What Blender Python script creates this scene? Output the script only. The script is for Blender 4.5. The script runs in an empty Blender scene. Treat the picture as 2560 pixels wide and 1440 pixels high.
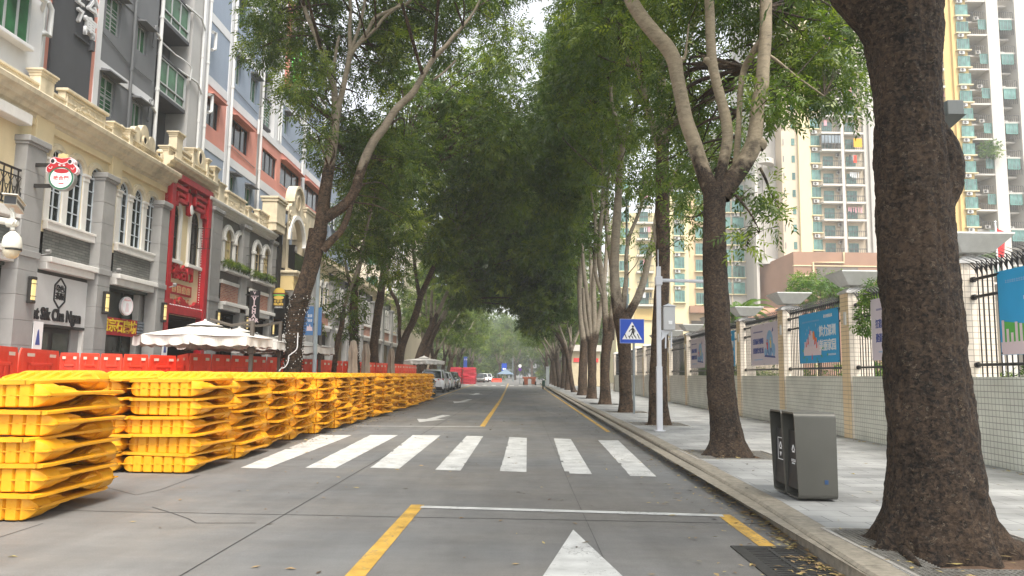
import bpy, math, random
import numpy as np
from mathutils import Vector, Matrix
# ---------------------------------------------------------------- camera
SC = bpy.context.scene; COL = SC.collection
F = 1915.0; CAMH = 1.5
ROLL = math.atan(.0134); HY = 935.73; VX = 1300.
PITCH = math.atan((HY-720)*math.cos(ROLL)/F); YAW = math.atan((VX-1280)/F)
_R = np.array([math.cos(YAW), math.sin(YAW), 0.]); _Fw = np.array([-math.sin(YAW), math.cos(YAW), 0.]); _U = np.array([0, 0, 1.])
FW = _Fw*math.cos(PITCH)+_U*math.sin(PITCH); _U2 = _U*math.cos(PITCH)-_Fw*math.sin(PITCH)
RT = _R*math.cos(ROLL)+_U2*math.sin(ROLL); UP = -_R*math.sin(ROLL)+_U2*math.cos(ROLL)
CP = np.array([0, 0, CAMH])
cam = bpy.data.cameras.new('camera'); camo = bpy.data.objects.new('camera', cam); COL.objects.link(camo)
cam.sensor_width = 36; cam.lens = F/2560*36; cam.clip_start = .05; cam.clip_end = 3000
mw = Matrix.Identity(4)
for i in range(3):
    mw[i][0] = RT[i]; mw[i][1] = UP[i]; mw[i][2] = -FW[i]; mw[i][3] = CP[i]
camo.matrix_world = mw
SC.camera = camo
# ---------------------------------------------------------------- sky, sun, exposure
W = bpy.data.worlds.new('World'); SC.world = W; W.use_nodes = True
nt = W.node_tree; bg = nt.nodes['Background']
sky = nt.nodes.new('ShaderNodeTexSky'); sky.sky_type = 'NISHITA'; sky.sun_disc = False
SUN_EL, SUN_AZ = math.radians(60), math.radians(160)      # azimuth clockwise from +Y
sky.sun_elevation = SUN_EL; sky.sun_rotation = SUN_AZ; sky.dust_density = 2.5; sky.air_density = 1.2; sky.altitude = 20
hs = nt.nodes.new('ShaderNodeHueSaturation'); hs.inputs['Saturation'].default_value = .18
nt.links.new(sky.outputs[0], hs.inputs['Color']); nt.links.new(hs.outputs[0], bg.inputs[0])
bg.inputs[1].default_value = .15
sl = bpy.data.lights.new('sun', 'SUN'); sl.energy = 2.2; sl.angle = math.radians(24); sl.color = (1, .95, .87)
so = bpy.data.objects.new('sun', sl); COL.objects.link(so)
sd = Vector((math.sin(SUN_AZ)*math.cos(SUN_EL), math.cos(SUN_AZ)*math.cos(SUN_EL), math.sin(SUN_EL)))
sl.color = (1, .93, .82); so.rotation_euler = sd.to_track_quat('Z', 'Y').to_euler(); so.location = (0, 0, 60)
SC.view_settings.view_transform = 'Standard'; SC.view_settings.look = 'None'; SC.view_settings.gamma = 1
SC.view_settings.exposure = 1.36
try:
    SC.cycles.max_bounces = 6; SC.cycles.diffuse_bounces = 3; SC.cycles.glossy_bounces = 3; SC.cycles.transmission_bounces = 4
    SC.cycles.transparent_max_bounces = 8; SC.cycles.volume_bounces = 2; SC.cycles.use_denoising = True
except Exception: pass
# ---------------------------------------------------------------- picture -> place
def ray(x, y): return FW*F+RT*(x-1280)-UP*(y-720)
def G(x, y, z=0.):
    d = ray(x, y); return Vector(CP+d*((z-CAMH)/d[2]))
def PYp(x, y, Y):
    d = ray(x, y); return Vector(CP+d*(Y/d[1]))
def PXp(x, y, X):
    d = ray(x, y); return Vector(CP+d*(X/d[0]))
def rnd(a, b): return random.uniform(a, b)
def lerp(a, b, t): return a+(b-a)*t
def poly(pts):
    ys = [p[0] for p in pts]; xs = [p[1] for p in pts]
    return lambda y: float(np.interp(y, ys, xs))
kerbR = poly([(-6, 2.36), (5.8, 2.49), (8.7, 2.66), (17.3, 2.86), (55, 3.1), (128, 3.5), (200, 4)])
kerbL = poly([(-6, -6.3), (30, -6.55), (44, -7.1), (49, -8.0), (62, -8.3), (128, -9.2), (200, -10)])
wallX = lambda y: 7.2+.02*y
# ---------------------------------------------------------------- materials
MATS = {}
def nodes(m):
    m.use_nodes = True; return m.node_tree, m.node_tree.nodes['Principled BSDF']
def mat(name, c, rough=.7, var=.0, vs=3., bump=0., bs=20., metal=0., spec=.5, dirt=0., objrand=0., coat=0., emit=None, alpha=None, stretch=None):
    """plain procedural: colour with noise variation, blotchy dirt, fine bump"""
    if name in MATS: return MATS[name]
    m = bpy.data.materials.new(name); t, b = nodes(m); N = t.nodes.new; L = t.links.new
    tc = N('ShaderNodeTexCoord'); src = tc.outputs['Object']
    if stretch:
        mp = N('ShaderNodeMapping'); mp.inputs['Scale'].default_value = stretch; L(src, mp.inputs[0]); src = mp.outputs[0]
    rgb = N('ShaderNodeRGB'); rgb.outputs[0].default_value = (*c, 1); col = rgb.outputs[0]
    if var > 0:
        n = N('ShaderNodeTexNoise'); n.inputs['Scale'].default_value = vs; n.inputs['Detail'].default_value = 6; L(src, n.inputs['Vector'])
        mr = N('ShaderNodeMapRange'); mr.inputs[1].default_value = .3; mr.inputs[2].default_value = .7; mr.inputs[3].default_value = 1-var; mr.inputs[4].default_value = 1+var*.6
        L(n.outputs[0], mr.inputs[0]); mx = N('ShaderNodeVectorMath'); mx.operation = 'SCALE'; L(col, mx.inputs[0]); L(mr.outputs[0], mx.inputs['Scale']); col = mx.outputs[0]
    if dirt > 0:
        n = N('ShaderNodeTexNoise'); n.inputs['Scale'].default_value = vs*.37; n.inputs['Detail'].default_value = 8; n.inputs['Roughness'].default_value = .7
        mp = N('ShaderNodeMapping'); mp.inputs['Scale'].default_value = (1, 1, .25); L(src, mp.inputs[0]); L(mp.outputs[0], n.inputs['Vector'])
        mr = N('ShaderNodeMapRange'); mr.inputs[1].default_value = .5; mr.inputs[2].default_value = .72; mr.inputs[3].default_value = 1; mr.inputs[4].default_value = 1-dirt
        L(n.outputs[0], mr.inputs[0]); mx = N('ShaderNodeVectorMath'); mx.operation = 'SCALE'; L(col, mx.inputs[0]); L(mr.outputs[0], mx.inputs['Scale']); col = mx.outputs[0]
    if objrand > 0:
        oi = N('ShaderNodeObjectInfo'); mr = N('ShaderNodeMapRange'); mr.inputs[3].default_value = 1-objrand; mr.inputs[4].default_value = 1+objrand*.5
        L(oi.outputs['Random'], mr.inputs[0]); mx = N('ShaderNodeVectorMath'); mx.operation = 'SCALE'; L(col, mx.inputs[0]); L(mr.outputs[0], mx.inputs['Scale']); col = mx.outputs[0]
    L(col, b.inputs['Base Color'])
    b.inputs['Roughness'].default_value = rough; b.inputs['Metallic'].default_value = metal; b.inputs['Specular IOR Level'].default_value = spec
    b.inputs['Coat Weight'].default_value = coat
    if bump > 0:
        n = N('ShaderNodeTexNoise'); n.inputs['Scale'].default_value = bs; n.inputs['Detail'].default_value = 5; L(src, n.inputs['Vector'])
        bp = N('ShaderNodeBump'); bp.inputs['Strength'].default_value = bump; bp.inputs['Distance'].default_value = .02; L(n.outputs[0], bp.inputs['Height']); L(bp.outputs[0], b.inputs['Normal'])
    if emit:
        b.inputs['Emission Color'].default_value = (*emit[0], 1); b.inputs['Emission Strength'].default_value = emit[1]
    MATS[name] = m; return m
def brickmat(name, c1, c2, mortar, bw, bh, ms=.008, offset=.5, rough=.8, bump=.4, var=.15, spec=.3):
    m = bpy.data.materials.new(name); t, b = nodes(m); N = t.nodes.new; L = t.links.new
    tc = N('ShaderNodeTexCoord'); sp = N('ShaderNodeSeparateXYZ'); L(tc.outputs['Object'], sp.inputs[0])
    ad = N('ShaderNodeMath'); ad.operation = 'ADD'; L(sp.outputs[0], ad.inputs[0]); L(sp.outputs[1], ad.inputs[1])
    cb = N('ShaderNodeCombineXYZ'); L(ad.outputs[0], cb.inputs[0]); L(sp.outputs[2], cb.inputs[1])
    br = N('ShaderNodeTexBrick'); br.offset = offset; L(cb.outputs[0], br.inputs['Vector'])
    br.inputs['Color1'].default_value = (*c1, 1); br.inputs['Color2'].default_value = (*c2, 1); br.inputs['Mortar'].default_value = (*mortar, 1)
    br.inputs['Scale'].default_value = 1; br.inputs['Brick Width'].default_value = bw; br.inputs['Row Height'].default_value = bh
    br.inputs['Mortar Size'].default_value = ms; br.inputs['Mortar Smooth'].default_value = .2; br.inputs['Bias'].default_value = 0
    n = N('ShaderNodeTexNoise'); n.inputs['Scale'].default_value = 1.3; n.inputs['Detail'].default_value = 8; L(tc.outputs['Object'], n.inputs['Vector'])
    mr = N('ShaderNodeMapRange'); mr.inputs[1].default_value = .3; mr.inputs[2].default_value = .7; mr.inputs[3].default_value = 1-var; mr.inputs[4].default_value = 1+var*.5
    L(n.outputs[0], mr.inputs[0]); mx = N('ShaderNodeVectorMath'); mx.operation = 'SCALE'; L(br.outputs[0], mx.inputs[0]); L(mr.outputs[0], mx.inputs['Scale'])
    L(mx.outputs[0], b.inputs['Base Color']); b.inputs['Roughness'].default_value = rough; b.inputs['Specular IOR Level'].default_value = spec
    inv = N('ShaderNodeMath'); inv.operation = 'SUBTRACT'; inv.inputs[0].default_value = 1; L(br.outputs['Fac'], inv.inputs[1])
    bp = N('ShaderNodeBump'); bp.inputs['Strength'].default_value = bump; bp.inputs['Distance'].default_value = .01; L(inv.outputs[0], bp.inputs['Height']); L(bp.outputs[0], b.inputs['Normal'])
    MATS[name] = m; return m
def glass(name, c, rough=.06, streak=0.):
    if name in MATS: return MATS[name]
    m = mat(name, c, rough=rough, spec=.9, var=.35, vs=1.1)
    return m
# foliage: colour follows the per-leaf value, thin leaves let light through
def leafmat(name, dark, mid, light):
    m = bpy.data.materials.new(name); m.use_nodes = True; t = m.node_tree; t.nodes.clear(); N = t.nodes.new; L = t.links.new
    at = N('ShaderNodeAttribute'); at.attribute_name = 'lv'
    tc = N('ShaderNodeTexCoord'); n = N('ShaderNodeTexNoise'); n.inputs['Scale'].default_value = .55; n.inputs['Detail'].default_value = 3; L(tc.outputs['Object'], n.inputs['Vector'])
    ad = N('ShaderNodeMath'); ad.operation = 'MULTIPLY_ADD'; ad.inputs[1].default_value = 1.1; ad.inputs[2].default_value = -.38; L(n.outputs[0], ad.inputs[0])
    a2 = N('ShaderNodeMath'); a2.operation = 'MULTIPLY_ADD'; a2.inputs[1].default_value = .8; L(at.outputs['Fac'], a2.inputs[0]); L(ad.outputs[0], a2.inputs[2])
    cr = N('ShaderNodeValToRGB'); e = cr.color_ramp.elements; e[0].position = .1; e[0].color = (*dark, 1); e[1].position = .95; e[1].color = (*light, 1)
    k = e.new(.55); k.color = (*mid, 1); L(a2.outputs[0], cr.inputs[0])
    d = N('ShaderNodeBsdfPrincipled'); L(cr.outputs[0], d.inputs['Base Color']); d.inputs['Roughness'].default_value = .42; d.inputs['Specular IOR Level'].default_value = .45
    tr = N('ShaderNodeBsdfTranslucent'); g = N('ShaderNodeMixRGB'); g.blend_type = 'MULTIPLY'; g.inputs[0].default_value = 1; g.inputs[2].default_value = (1.5, 1.6, .5, 1); L(cr.outputs[0], g.inputs[1]); L(g.outputs[0], tr.inputs[0])
    ms = N('ShaderNodeMixShader'); ms.inputs[0].default_value = .42; L(d.outputs[0], ms.inputs[1]); L(tr.outputs[0], ms.inputs[2])
    o = N('ShaderNodeOutputMaterial'); L(ms.outputs[0], o.inputs[0]); MATS[name] = m; return m
LEAF = leafmat('mahogany_leaf', (.026, .052, .014), (.07, .118, .022), (.22, .27, .042))
LEAF2 = leafmat('yellowish_leaf', (.03, .07, .012), (.08, .16, .025), (.2, .28, .05))
# bark: dark flaky lower trunk, pale smooth upper limbs (attribute 'pale')
def barkmat(name, dark, brown, pale, scale=1., strength=1.):
    m = bpy.data.materials.new(name); t, b = nodes(m); N = t.nodes.new; L = t.links.new
    tc = N('ShaderNodeTexCoord'); at = N('ShaderNodeAttribute'); at.attribute_name = 'pale'; O = tc.outputs['Object']
    def noise(sc, det=6, ro=.6, src=None):
        n = N('ShaderNodeTexNoise'); n.inputs['Scale'].default_value = sc; n.inputs['Detail'].default_value = det; n.inputs['Roughness'].default_value = ro; L(src or O, n.inputs['Vector']); return n
    def rng(x, a, c, d, e):
        r = N('ShaderNodeMapRange'); r.inputs[1].default_value = a; r.inputs[2].default_value = c; r.inputs[3].default_value = d; r.inputs[4].default_value = e; L(x, r.inputs[0]); return r.outputs[0]
    def mth(op, a, c):
        r = N('ShaderNodeMath'); r.operation = op
        for i_, q in enumerate((a, c)):
            if isinstance(q, (int, float)): r.inputs[i_].default_value = q
            else: L(q, r.inputs[i_])
        return r.outputs[0]
    ns = noise(7*scale, 5); wv = N('ShaderNodeVectorMath'); wv.operation = 'MULTIPLY_ADD'; wv.inputs[1].default_value = (.22/scale,)*3; L(ns.outputs['Color'], wv.inputs[0]); L(O, wv.inputs[2])
    mp = N('ShaderNodeMapping'); mp.inputs['Scale'].default_value = (1, 1, 1.5); L(wv.outputs[0], mp.inputs[0])
    vo = N('ShaderNodeTexVoronoi'); vo.feature = 'DISTANCE_TO_EDGE'; vo.inputs['Scale'].default_value = 20*scale; L(mp.outputs[0], vo.inputs['Vector'])
    vc = N('ShaderNodeTexVoronoi'); vc.inputs['Scale'].default_value = 20*scale; L(mp.outputs[0], vc.inputs['Vector'])
    big = noise(2.0, 8, .65).outputs[0]; mid = noise(14*scale, 8, .7).outputs[0]; fine = noise(70*scale, 6, .6).outputs[0]
    cf = N('ShaderNodeSeparateColor'); L(vc.outputs['Color'], cf.inputs[0])
    v = mth('ADD', mth('MULTIPLY', cf.outputs[0], .16), mth('ADD', mth('MULTIPLY', big, .42), mth('MULTIPLY', mid, .5)))
    cr = N('ShaderNodeValToRGB'); e = cr.color_ramp.elements; e[0].position = .44; e[0].color = (*dark, 1); e[1].position = .64; e[1].color = (*brown, 1); L(v, cr.inputs[0])
    # cracks only here and there, and pale flecks where a flake has come off
    ck = rng(mth('ADD', vo.outputs['Distance'], mth('MULTIPLY', rng(mid, .4, .62, 0, 1), .06)), 0, .05, .3, 1)
    mk = N('ShaderNodeVectorMath'); mk.operation = 'SCALE'; L(cr.outputs[0], mk.inputs[0]); L(ck, mk.inputs['Scale'])
    fl = mth('MULTIPLY', rng(cf.outputs[1], .92, .96, 0, .4), rng(fine, .45, .6, 0, 1)); mf = N('ShaderNodeMixRGB'); L(fl, mf.inputs[0]); L(mk.outputs[0], mf.inputs[1]); mf.inputs[2].default_value = (.24, .2, .15, 1)
    pm = N('ShaderNodeMapping'); pm.inputs['Scale'].default_value = (5, 5, 20); L(wv.outputs[0], pm.inputs[0]); pn = noise(1.4, 8, .65, pm.outputs[0]).outputs[0]
    pr = N('ShaderNodeValToRGB'); e = pr.color_ramp.elements; e[0].position = .36; e[0].color = (*[q*.38 for q in pale], 1); e[1].position = .6; e[1].color = (*pale, 1); k = e.new(.46); k.color = (*[q*.72 for q in pale], 1); L(mth('ADD', mth('MULTIPLY', pn, .6), mth('MULTIPLY', big, .4)), pr.inputs[0])
    fr = rng(mth('ADD', at.outputs['Fac'], mth('SUBTRACT', mth('MULTIPLY', big, 1.2), .6)), .4, .6, 0, 1)
    mx = N('ShaderNodeMixRGB'); L(fr, mx.inputs[0]); L(mf.outputs[0], mx.inputs[1]); L(pr.outputs[0], mx.inputs[2]); L(mx.outputs[0], b.inputs['Base Color'])
    b.inputs['Roughness'].default_value = .75; b.inputs['Specular IOR Level'].default_value = .35
    h = mth('ADD', mth('MULTIPLY', ck, .7), mth('ADD', mth('MULTIPLY', mid, 1.3), mth('MULTIPLY', fine, .35)))
    bp = N('ShaderNodeBump'); bp.inputs['Distance'].default_value = .022; L(h, bp.inputs['Height']); L(rng(fr, 0, 1, .95*strength, .2), bp.inputs['Strength']); L(bp.outputs[0], b.inputs['Normal']); MATS[name] = m; return m
BARK_NEAR = barkmat('flaky_dark_bark', (.008, .005, .003), (.068, .043, .026), (.28, .23, .16), 1.9, 1.)
BARK = barkmat('brown_and_pale_bark', (.016, .010, .006), (.11, .07, .042), (.29, .245, .185), 1., .9)
# ---------------------------------------------------------------- mesh builder
class Fr:                       # a wall frame: u along it, z up, w out of it
    def __init__(s, o, r, n): s.o = Vector(o); s.r = Vector(r).normalized(); s.n = Vector(n).normalized()
    def P(s, u, z, w=0.): return s.o+s.r*u+s.n*w+Vector((0, 0, z))
WORLD = Fr((0, 0, 0), (1, 0, 0), (0, 1, 0))     # u = x, w = y
class MB:
    def __init__(s, fr=WORLD): s.v = []; s.f = []; s.mi = []; s.fr = fr; s.m = 0; s.attr = None
    def P(s, u, z, w=0.): return s.fr.P(u, z, w)
    def add(s, vs, fs):
        n = len(s.v); s.v += [tuple(p) for p in vs]; s.f += [tuple(i+n for i in f) for f in fs]; s.mi += [s.m]*len(fs)
    def box(s, u0, u1, z0, z1, w0, w1, b=0.):
        if u0 > u1: u0, u1 = u1, u0
        if w0 > w1: w0, w1 = w1, w0
        if b <= 0:
            vs = [s.P(u, z, w) for u in (u0, u1) for z in (z0, z1) for w in (w0, w1)]
            s.add(vs, [(0, 1, 3, 2), (4, 6, 7, 5), (0, 4, 5, 1), (2, 3, 7, 6), (0, 2, 6, 4), (1, 5, 7, 3)]); return s
        b = min(b, (u1-u0)*.49, (z1-z0)*.49, (w1-w0)*.49)
        c = [(u0, u1), (z0, z1), (w0, w1)]; vs = []; idx = {}
        for i in (0, 1):
            for j in (0, 1):
                for k in (0, 1):
                    for a in range(3):
                        p = []
                        for ax, e in enumerate((i, j, k)):
                            val = c[ax][e]
                            if ax != a: val += b if e == 0 else -b
                            p.append(val)
                        idx[(i, j, k, a)] = len(vs); vs.append(s.P(*p))
        fs = []
        for a in range(3):
            for e in (0, 1):
                o = [x for x in range(3) if x != a]; q = []
                for (p, r) in ((0, 0), (1, 0), (1, 1), (0, 1)):
                    t = [0, 0, 0]; t[a] = e; t[o[0]] = p; t[o[1]] = r; q.append(idx[(*t, a)])
                fs.append(tuple(q if (e == 1) == (a != 1) else q[::-1]))
        for a in range(3):                      # edge chamfers
            o = [x for x in range(3) if x != a]
            for p in (0, 1):
                for r in (0, 1):
                    q = []
                    for e in (0, 1):
                        t = [0, 0, 0]; t[a] = e; t[o[0]] = p; t[o[1]] = r; q.append((idx[(*t, o[0])], idx[(*t, o[1])]))
                    fs.append((q[0][0], q[1][0], q[1][1], q[0][1]))
        for i in (0, 1):
            for j in (0, 1):
                for k in (0, 1): fs.append(tuple(idx[(i, j, k, a)] for a in range(3)))
        s.add(vs, fs); return s
    def quad(s, *ps): s.add(ps, [tuple(range(len(ps)))]); return s
    def prism(s, pts, w0, w1):                   # polygon in (u,z) extruded in w
        n = len(pts); vs = [s.P(u, z, w0) for u, z in pts]+[s.P(u, z, w1) for u, z in pts]
        s.add(vs, [tuple(range(n))[::-1], tuple(range(n, 2*n))]+[(i, (i+1) % n, n+(i+1) % n, n+i) for i in range(n)]); return s
    def extr_u(s, prof, u0, u1):                 # profile in (w,z) extruded along u
        n = len(prof); vs = [s.P(u0, z, w) for w, z in prof]+[s.P(u1, z, w) for w, z in prof]
        s.add(vs, [tuple(range(n)), tuple(range(n, 2*n))[::-1]]+[(i, n+i, n+(i+1) % n, (i+1) % n) for i in range(n)]); return s
    def tube(s, pts, rads, n=8, cap=True):       # world points
        pts = [Vector(p) for p in pts]
        if not hasattr(rads, '__len__'): rads = [rads]*len(pts)
        t0 = (pts[1]-pts[0]).normalized(); a = t0.orthogonal().normalized(); vs = []; m = len(pts)
        for i, p in enumerate(pts):
            t = (pts[min(i+1, m-1)]-pts[max(i-1, 0)]).normalized(); a = (a-t*a.dot(t)).normalized(); b = t.cross(a)
            vs += [p+(a*math.cos(2*math.pi*k/n)+b*math.sin(2*math.pi*k/n))*rads[i] for k in range(n)]
        fs = [(i*n+k, i*n+(k+1) % n, (i+1)*n+(k+1) % n, (i+1)*n+k) for i in range(m-1) for k in range(n)]
        if cap: fs += [tuple(range(n))[::-1], tuple(range((m-1)*n, m*n))]
        s.add(vs, fs); return s
    def lathe(s, c, prof, n=20):                 # prof of (r, z) round a vertical axis at c
        vs = [Vector((c[0]+r*math.cos(2*math.pi*k/n), c[1]+r*math.sin(2*math.pi*k/n), c[2]+z)) for r, z in prof for k in range(n)]; m = len(prof)
        s.add(vs, [(i*n+k, i*n+(k+1) % n, (i+1)*n+(k+1) % n, (i+1)*n+k) for i in range(m-1) for k in range(n)]+[tuple(range(n))[::-1], tuple(range((m-1)*n, m*n))]); return s
    def disc(s, u, z, r, w0, w1, n=24, ry=None):
        s.prism([(u+r*math.cos(2*math.pi*k/n), z+(ry or r)*math.sin(2*math.pi*k/n)) for k in range(n)], w0, w1); return s
    def ring(s, uc, zc, ri, ro, w0, w1, a0=0, a1=math.pi, n=14, ky=1.):   # arched moulding
        vs = []
        for k in range(n+1):
            a = a0+(a1-a0)*k/n
            for r, w in ((ri, w0), (ro, w0), (ro, w1), (ri, w1)): vs.append(s.P(uc+r*math.cos(a), zc+r*math.sin(a)*ky, w))
        s.add(vs, [(4*k+j, 4*k+(j+1) % 4, 4*k+4+(j+1) % 4, 4*k+4+j) for k in range(n) for j in range(4)]+[(0, 1, 2, 3), (4*n+3, 4*n+2, 4*n+1, 4*n)]); return s
    def holed(s, u0, u1, z0, z1, ops, w, depth):  # wall sheet with openings (ua,ub,za,zb,arched)
        cur = u0
        q = lambda a, b, c, d: s.add([s.P(a, c, w), s.P(b, c, w), s.P(b, d, w), s.P(a, d, w)], [(0, 1, 2, 3)]) if b-a > 1e-4 and d-c > 1e-4 else None
        for (ua, ub, za, zb, ar) in sorted(ops):
            q(cur, ua, z0, z1); cur = ub; q(ua, ub, z0, za)
            outline = [(ua, za), (ub, za), (ub, zb)]
            if ar:
                r = (ub-ua)/2; c = (ua+ub)/2; arc = [(c+r*math.cos(math.pi*k/12), zb+r*math.sin(math.pi*k/12)) for k in range(13)]
                for (a, b) in zip(arc[:-1], arc[1:]): s.add([s.P(a[0], a[1], w), s.P(a[0], z1, w), s.P(b[0], z1, w), s.P(b[0], b[1], w)], [(0, 1, 2, 3)])
                outline += arc[1:]
            else:
                q(ua, ub, zb, z1); outline.append((ua, zb))
            n = len(outline)
            for i in range(n):
                a, b = outline[i], outline[(i+1) % n]
                if abs(a[0]-b[0])+abs(a[1]-b[1]) > 1e-5: s.add([s.P(*a, w), s.P(*b, w), s.P(*b, w-depth), s.P(*a, w-depth)], [(0, 1, 2, 3)])
        q(cur, u1, z0, z1); return s
    def build(s, name, mats, parent=None, smooth=None, origin=None):
        me = bpy.data.meshes.new(name); vs = s.v
        me.from_pydata(vs, [], s.f); me.update()
        if not isinstance(mats, (list, tuple)): mats = [mats]
        for m in mats: me.materials.append(m)
        if len(mats) > 1: me.polygons.foreach_set('material_index', s.mi)
        if smooth is not None:
            me.polygons.foreach_set('use_smooth', [True]*len(me.polygons))
            if smooth < 179: me.set_sharp_from_angle(angle=math.radians(smooth))
        o = bpy.data.objects.new(name, me); COL.objects.link(o)
        if parent is not None:
            o.parent = parent
            me.transform(parent_world(parent).inverted())
        return o
def parent_world(p):
    m = p.matrix_basis.copy()
    while p.parent: p = p.parent; m = p.matrix_basis @ m
    return m
def tag(o, label, cat, group=None):
    o['label'] = label; o['category'] = cat
    if group: o['group'] = group
    return o
def thing(name, label, cat, loc=(0, 0, 0), rz=0, group=None):
    o = bpy.data.objects.new(name, None); COL.objects.link(o); o.location = loc; o.rotation_euler = (0, 0, rz); o.empty_display_size = .2
    return tag(o, label, cat, group)
def struct(o, k='structure'): o['kind'] = k; return o
def kids(o): return [c for c in bpy.data.objects if c.parent == o]
def dup(root, children, loc, rz=None, label=None, group=None, scale=None):
    r = root.copy(); COL.objects.link(r); r.location = loc
    if rz is not None: r.rotation_euler = (0, 0, rz)
    if scale: r.scale = (scale,)*3
    if label: r['label'] = label
    if group: r['group'] = group
    for ch, gs in children:
        c = ch.copy(); COL.objects.link(c); c.parent = r
        for g in gs: d = g.copy(); COL.objects.link(d); d.parent = c
    return r
def tree_of(root): return [(c, kids(c)) for c in kids(root)]
def text(s, size, m, parent, fr, u, z, w, name='lettering', ext=.004, sx=1., align='CENTER', space=1., bold=0., shear=0., rot=0., line=1.):
    cu = bpy.data.curves.new('t', 'FONT'); cu.body = s; cu.size = size; cu.extrude = ext; cu.align_x = align; cu.align_y = 'CENTER'; cu.space_character = space; cu.offset = bold; cu.shear = shear; cu.resolution_u = 3; cu.space_line = line
    to = bpy.data.objects.new('t', cu); COL.objects.link(to); dg = bpy.context.evaluated_depsgraph_get(); me = bpy.data.meshes.new_from_object(to.evaluated_get(dg))
    bpy.data.objects.remove(to)
    M = Matrix.Identity(4); p = fr.P(u, z, w)
    for i in range(3): M[i][0] = fr.r[i]*sx; M[i][1] = (0, 0, 1)[i]; M[i][2] = fr.n[i]; M[i][3] = p[i]
    me.transform(M @ Matrix.Rotation(rot, 4, 'Z')); me.materials.clear(); me.materials.append(m)
    o = bpy.data.objects.new(name, me); COL.objects.link(o)
    if parent is not None:
        o.parent = parent; me.transform(parent_world(parent).inverted())
    return o

def dashes(par, fr, u0, u1, z, h, m, w=.005, step=None, name='small_print', seed=1):
    """a line of print too small to read: a row of little strokes"""
    rs = random.Random(seed); b = MB(fr); step = step or h*1.1; u = u0
    while u < u1:
        ww = step*rs.uniform(.6, .85); b.box(u, u+ww, z-h/2, z-h/2+h*rs.uniform(.15, .3), w, w+.003); b.box(u, u+ww, z+h*.1, z+h*.28, w, w+.003); b.box(u+ww*.35, u+ww*.6, z-h/2, z+h/2, w, w+.0034); u += step
    return b.build(name, m, par)
def glyph_blocks(par, fr, u0, u1, z, h, n, m, w, d, name='character'):
    for k in range(n):
        c = lerp(u0, u1, (k+.5)/n); s = (u1-u0)/n*.4; rs = random.Random(k+n); b = MB(fr)
        for zz in (-.45, -.1, .3): b.box(c-s*rs.uniform(.6, 1), c+s*rs.uniform(.6, 1), z+zz*h, z+(zz+.14)*h, w, w+d)
        b.box(c-s*.15, c+s*.15, z-.45*h, z+.5*h, w, w+d*1.05); b.box(c-s*.9, c-s*.65, z-.45*h, z+.35*h, w, w+d*1.02); b.box(c+s*.65, c+s*.9, z-.3*h, z+.44*h, w, w+d*1.02); b.build(name, m, par)
# ================================================================ ground, road, pavements
random.seed(7); np.random.seed(7)
def groundmat():
    m = bpy.data.materials.new('worn_concrete_road'); t, b = nodes(m); N = t.nodes.new; L = t.links.new
    tc = N('ShaderNodeTexCoord')
    def noise(sc, det, ro, src=None):
        n = N('ShaderNodeTexNoise'); n.inputs['Scale'].default_value = sc; n.inputs['Detail'].default_value = det; n.inputs['Roughness'].default_value = ro; L(src or tc.outputs['Object'], n.inputs['Vector']); return n.outputs[0]
    def rng(x, a, bb, c, d):
        r = N('ShaderNodeMapRange'); r.inputs[1].default_value = a; r.inputs[2].default_value = bb; r.inputs[3].default_value = c; r.inputs[4].default_value = d; L(x, r.inputs[0]); return r.outputs[0]
    def mul(a, bb):
        r = N('ShaderNodeMath'); r.operation = 'MULTIPLY'; L(a, r.inputs[0]); L(bb, r.inputs[1]); return r.outputs[0]
    mp = N('ShaderNodeMapping'); mp.inputs['Scale'].default_value = (2.2, .22, 1); L(tc.outputs['Object'], mp.inputs[0])
    mp2 = N('ShaderNodeMapping'); mp2.inputs['Scale'].default_value = (.3, 1.6, 1); L(tc.outputs['Object'], mp2.inputs[0])
    f = mul(mul(rng(noise(.45, 8, .7), .3, .7, .82, 1.12), rng(noise(1, 6, .6, mp.outputs[0]), .35, .65, .9, 1.06)), mul(rng(noise(2.1, 9, .75, mp2.outputs[0]), .35, .68, .9, 1.08), rng(noise(70, 3, .6), .3, .7, .85, 1.12)))
    sp = rng(noise(160, 2, .5), .62, .75, 1, 1.4); f = mul(f, sp)
    warm = N('ShaderNodeMixRGB'); warm.inputs[1].default_value = (.152, .153, .152, 1); warm.inputs[2].default_value = (.18, .168, .152, 1); L(rng(noise(.16, 4, .6), .42, .6, 0, 1), warm.inputs[0])
    v = N('ShaderNodeVectorMath'); v.operation = 'SCALE'; L(warm.outputs[0], v.inputs[0]); L(f, v.inputs['Scale']); L(v.outputs[0], b.inputs['Base Color'])
    L(rng(noise(1.2, 6, .7), .3, .7, .55, .85), b.inputs['Roughness']); b.inputs['Specular IOR Level'].default_value = .35
    bp = N('ShaderNodeBump'); bp.inputs['Strength'].default_value = .35; bp.inputs['Distance'].default_value = .004; L(noise(140, 4, .7), bp.inputs['Height']); L(bp.outputs[0], b.inputs['Normal'])
    return m
ROAD = groundmat()
b = MB(); b.quad((-900, -40, 0), (900, -40, 0), (900, 1800, 0), (-900, 1800, 0)); struct(b.build('road', ROAD))
JOINT = mat('joint_tar', (.035, .034, .033), .8, var=.4, vs=9)
WHITE = mat('road_paint_white', (.54, .54, .52), .6, var=.22, vs=4, dirt=.3, bump=.2, bs=60)
YEL = mat('road_paint_yellow', (.55, .33, .06), .6, var=.3, vs=5, dirt=.35, bump=.2, bs=60)
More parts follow.
